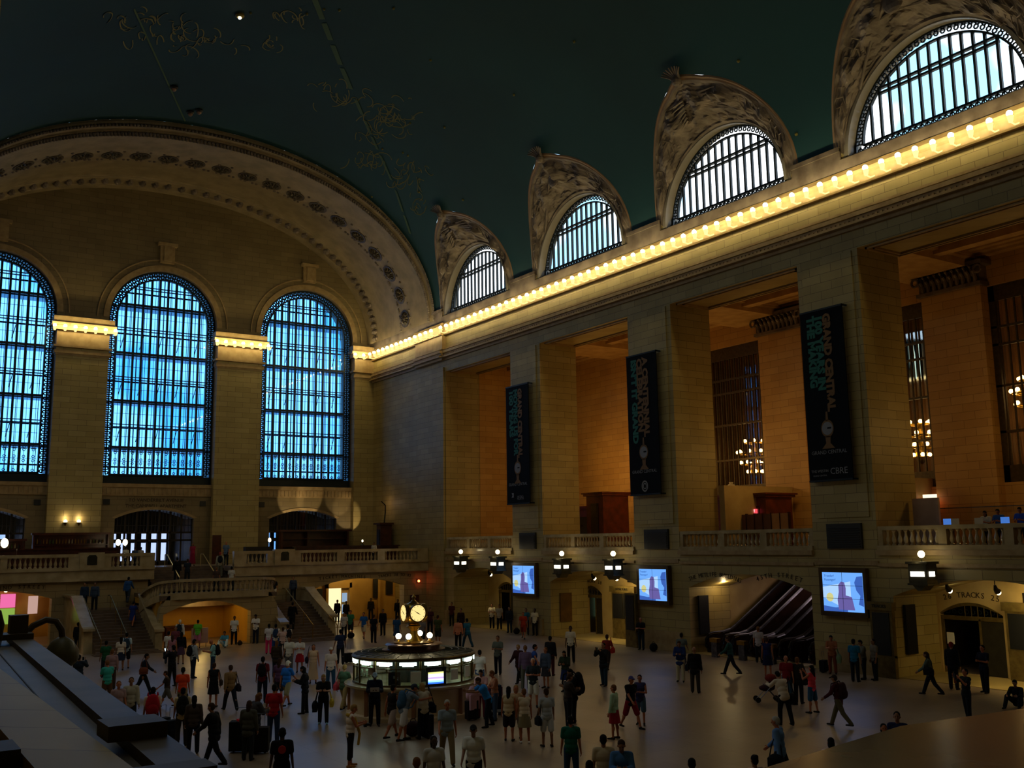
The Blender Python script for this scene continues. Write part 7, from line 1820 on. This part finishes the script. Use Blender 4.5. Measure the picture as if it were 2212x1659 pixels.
# things they carry
def bp_(k, c, lb, s_=1.): backpack(rows[k][0], c, lb, rows[k][1], s_)
bp_('a4', '1c2c3c', 'dark blue backpack on the person in black shorts near the left stairs'); bp_('b2', '8c1420', 'large red backpack on a white shirt', 1.25); bp_('b5', '14202c', 'dark backpack under a white cap')
bp_('c2', '0c0d12', 'black backpack on the person in pale shirt and dark jeans'); bp_('c3', '101014', 'black backpack on the bald person in pale blue'); bp_('d1', '0e100e', 'large dark backpack with straps on the pale-shirted person behind the ledge', 1.15)
bp_('d5', '0c0c10', 'black backpack on the maroon T-shirt'); bp_('e2', '1c2c48', 'blue patterned backpack in the group by the right parapet'); bp_('e4', '0e1016', 'black backpack, rightmost in the group by the right parapet')
bp_('g4', '2c4a68', 'blue and black backpack on the leaning person before the booth', 1.15); bp_('j5', '0a0a0c', 'huge black backpack right of the three girls', 1.5); bp_('t2', '14161c', 'dark backpack on the cream-clad person on the upper flight'); bp_('m2', '2c1418', 'dark red backpack on the striding person in maroon', 1.1)
def sb_(k, c, lb, side=1, z=.82, s_=1.): shoulder_bag(rows[k][0], c, lb, side, z, s_)
sb_('c6', '1c1620', 'round dark shoulder bag on the khaki brown top'); sb_('a7', '5c3020', 'brown bag carried by the person striding right', 1, 1.0); sb_('f5', 'a8902c', 'round yellow bag held by the blond person in black', -1, .72); sb_('f5', '0c0c10', 'black bag hanging at the other side of the blond person', 1, .62, 1.3)
sb_('f8', 'a83c48', 'pink bag carried left of the booth', -1, .86, 1.1); sb_('g5', '101420', 'large black shoulder bag on the long-haired person before the booth', 1, .95, 1.15); sb_('j2', '8c1418', 'red bag among the three girls', 1, .6); sb_('j4', '101216', 'black cross-body bag over white shorts', -1, .8)
sb_('l8', '16120f', 'dark hanging bag right of the pushchair', 1, .9, 1.3); sb_('m1', '12100e', 'black satchel of the person bent over the pushchair', 1, .8, 1.2); sb_('m3', '0e1016', 'dark bag of the grey-haired person in light blue', -1, .7, 1.1); sb_('m4', '14141c', 'dark shoulder bag on the flowered blouse', 1, .8)
sb_('n3', '5c7058', 'green bag held below the largest video wall', -1, .7, 1.4); sb_('n7', '101016', 'dark bag of the person striding past the nearest arch', -1, .95, 1.1); sb_('k6', '141a20', 'small dark bag at the denim shorts', 1, .85, .6); sb_('l1', '0e1420', 'black bag hanging beside the cream trousers', -1, .62); sb_('f1', '16182a', 'dark shoulder bag on the long cream dress', 1, 1.05); sb_('c5', '2a2020', 'dark handbag of the person in the sleeveless black dress', 1, .95, .8); sb_('k2', '8c2014', 'red bag of the person behind the leather jacket', 1, .95)
phone(rows['b4'][0], 'small brightly glowing phone held up by the person in black', True); phone(rows['a1'][0], 'small dark camera held up beside the foreground ledge'); phone(rows['k1'][0], 'dark phone held up by the person in the leather jacket'); phone(rows['l9'][0], 'phone held up by the girl in the coral top'); phone(rows['o1'][0], 'dark camera held up in front of the nearest arch')
paper(rows['g2'][0], 'white paper read by the person in the dark suit'); paper(rows['n4'][0], 'white paper by the teal blue shirt', 'stand') if False else None
# yellow scarf
p = rows['f9'][0]; root = empty('scarf', local(p, V(0, 0, 1.38)), p.rotation_euler[2], 'long yellow scarf hanging over a white vest', 'scarf')
MB().tube([(-.1, -.06, .03), (0, -.09, .05), (.1, -.04, .04), (.12, .1, -.05), (.08, .18, -.25), (.1, .24, -.45), (.1, .2, -.75)], .05, 6, .035).build('cloth', mat('yellow_scarf', 'c0981c', .8), root, smooth=True)
p = rows['f9'][0]; root = empty('camera', local(p, V(0, .42, 1.12)), p.rotation_euler[2], 'black camera held by the person with the yellow scarf', 'camera')
MB().box(-.07, .07, -.04, .04, -.05, .05).build('body', BLACK, root); MB().tube([(0, .04, 0), (0, .14, 0)], .04, 10).build('lens', BLACK, root)
# red print and emblem on clothing
p = rows['f7'][0]; c = garment('tee', 'stand'); o = MB().prism([(.0+.085*cos(2*pi*i/16), 1.28+.085*sin(2*pi*i/16)) for i in range(16)], -.19, -.135, 'Y').build('round_print', cloth_mat('8c2018'), p)
# luggage
def sc(px, py, rz, c, lb, **k): return suitcase(f(px, py), rz, c, lb, **k)
sc(350, 1600, .4, '0c1018', 'dark suitcase beside the child in orange-red, left one', h=.7); sc(371, 1604, .3, '0c0f16', 'dark suitcase behind the foreground ledge, right one', h=.68)
sc(520, 1624, -.5, '0a0a0c', 'very large black suitcase with a red tag', h=.88, w_=.66, d=.4); sc(561, 1627, -.5, '16100e', 'large brown-black suitcase right of the red-tagged one', h=.74, w_=.52, d=.36)
p = f(520, 1624); root = empty('luggage_tag', (p.x, p.y, .905), 0, 'bright red tag lying on the very large black suitcase', 'tag'); MB().box(-.12, .12, -.1, .1, -.02, .03).build('tag', cloth_mat('b02430'), root)
sc(753, 1432, .2, '0c0c10', 'black roller case behind the navy polo shirt', h=.5); sc(922, 1592, .1, '0c0e14', 'black upright suitcase in front of the booth', h=.68, w_=.38); sc(1019, 1556, 0, '1a1418', 'dark suitcase under a pink coat right of the booth', h=.66)
p = f(1019, 1556); root = empty('pink_coat', (p.x, p.y, .67), .3, 'pale pink coat draped on the dark suitcase', 'coat')
g = MB(); ell(g, V(0, 0, .16), .24, .17, .24); ell(g, V(.02, -.02, .32), .14, .12, .16); g.box(-.23, .23, -.16, -.1, -.3, .2); g.build('cloth', cloth_mat('a07c88'), root, smooth=True)
sc(1780, 1453, .3, '0c0c10', 'black backpack-like case on the floor below the largest video wall', h=.55, handle=True)
root = empty('luggage_stack', f(1070, 1544), -.4, 'tall navy bag with pink side stripes and pale straps right of the booth', 'bag')
MB().box(-.2, .2, -.16, .16, .1, 1.02).build('bag', cloth_mat('10182c'), root); MB().box(-.25, -.2, -.12, .12, .05, .95).build('stripe', cloth_mat('5c2c44'), root); MB().box(.2, .25, -.12, .12, .05, .95).build('stripe', cloth_mat('5c2c44'), root); MB().box(-.22, .22, -.17, -.14, .12, .2).build('strap', cloth_mat('8c949c'), root); MB().box(-.2, -.1, -.12, .12, 0, .1).build('foot', BLACK, root); MB().box(.1, .2, -.12, .12, 0, .1).build('foot', BLACK, root)
def floor_bag(px, py, c, lb, s_=1., rz=.3):
    root = empty('travel_bag', f(px, py), rz, lb, 'bag'); g = MB(); g.ball((0, 0, .22*s_), .24*s_, 12, .95, 1.25, .85); g.build('bag', cloth_mat(c), root, smooth=True)
    MB().tube([(-.12*s_, 0, .4*s_), (-.08*s_, 0, .5*s_), (.08*s_, 0, .5*s_), (.12*s_, 0, .4*s_)], .015, 5).build('handle', cloth_mat(c), root)
floor_bag(892, 1590, '241014', 'round dark red bag on the floor in front of the booth', 1.05); floor_bag(1412, 1407, '0a0a0b', 'black bag on the floor beside the pier below the middle banner', 1.); floor_bag(758, 1379, '0c0a0c', 'black bag on the floor right of the stair parapet', .9)
floor_bag(1116, 1370, '120e0c', 'dark bag on the floor below the smallest video wall', .9); floor_bag(518, 1394, '1c140c', 'small dark bag on the floor at the right of the stair arch', .6)
# pushchair
root = empty('pushchair', f(1658, 1516), -2.2, 'dark red pushchair in front of the escalators', 'pushchair')
g = MB().tube([(-.22, -.35, .1), (-.22, .3, .75), (-.22, .55, 1.0)], .015, 5).tube([(.22, -.35, .1), (.22, .3, .75), (.22, .55, 1.0)], .015, 5).tube([(-.22, .55, 1.0), (.22, .55, 1.0)], .02, 5).tube([(-.22, .35, .1), (-.22, -.1, .62)], .015, 5).tube([(.22, .35, .1), (.22, -.1, .62)], .015, 5)
g.build('frame', STEEL, root)
g = MB(); ell(g, V(0, 0, .5), .22, .3, .12); ell(g, V(0, .2, .68), .22, .12, .26); g.build('seat', cloth_mat('2a1014'), root, smooth=True)
MB().ball((0, .16, .86), .25, 12, .6, 1., .9).build('hood', cloth_mat('5c1810'), root, smooth=True)
for x in (-.24, .24):
    for y in (-.38, .36): MB().tube([(x-.015, y, .1), (x+.015, y, .1)], .1, 12).build('wheel', BLACK, root)
# notice stand with pink board before the stair arch
p = f(437, 1400); root = empty('easel_board', (p.x, p.y+.6, 0), 0, 'pale pink board on a stand inside the stair arch', 'board')
MB().box(-.5, .5, -.03, .03, .25, 1.15).build('panel', mat('pink_board', 'c09890', .6), root)
for x in (-.4, .4): MB().tube([(x, .05, 0), (x, 0, 1.1)], .02, 5).build('leg', IRON, root)
root = empty('plant_shelf', (19.0, 68.5, 0), 0, 'dark table with a low plant at the back of the stair arch', 'table')
MB().box(-1.1, 1.1, -.3, .3, .8, .9).build('table_top', WOOD, root)
for x in (-1, 1): MB().box(x-.05, x+.05, -.25, .25, 0, .8).build('leg', WOOD, root)
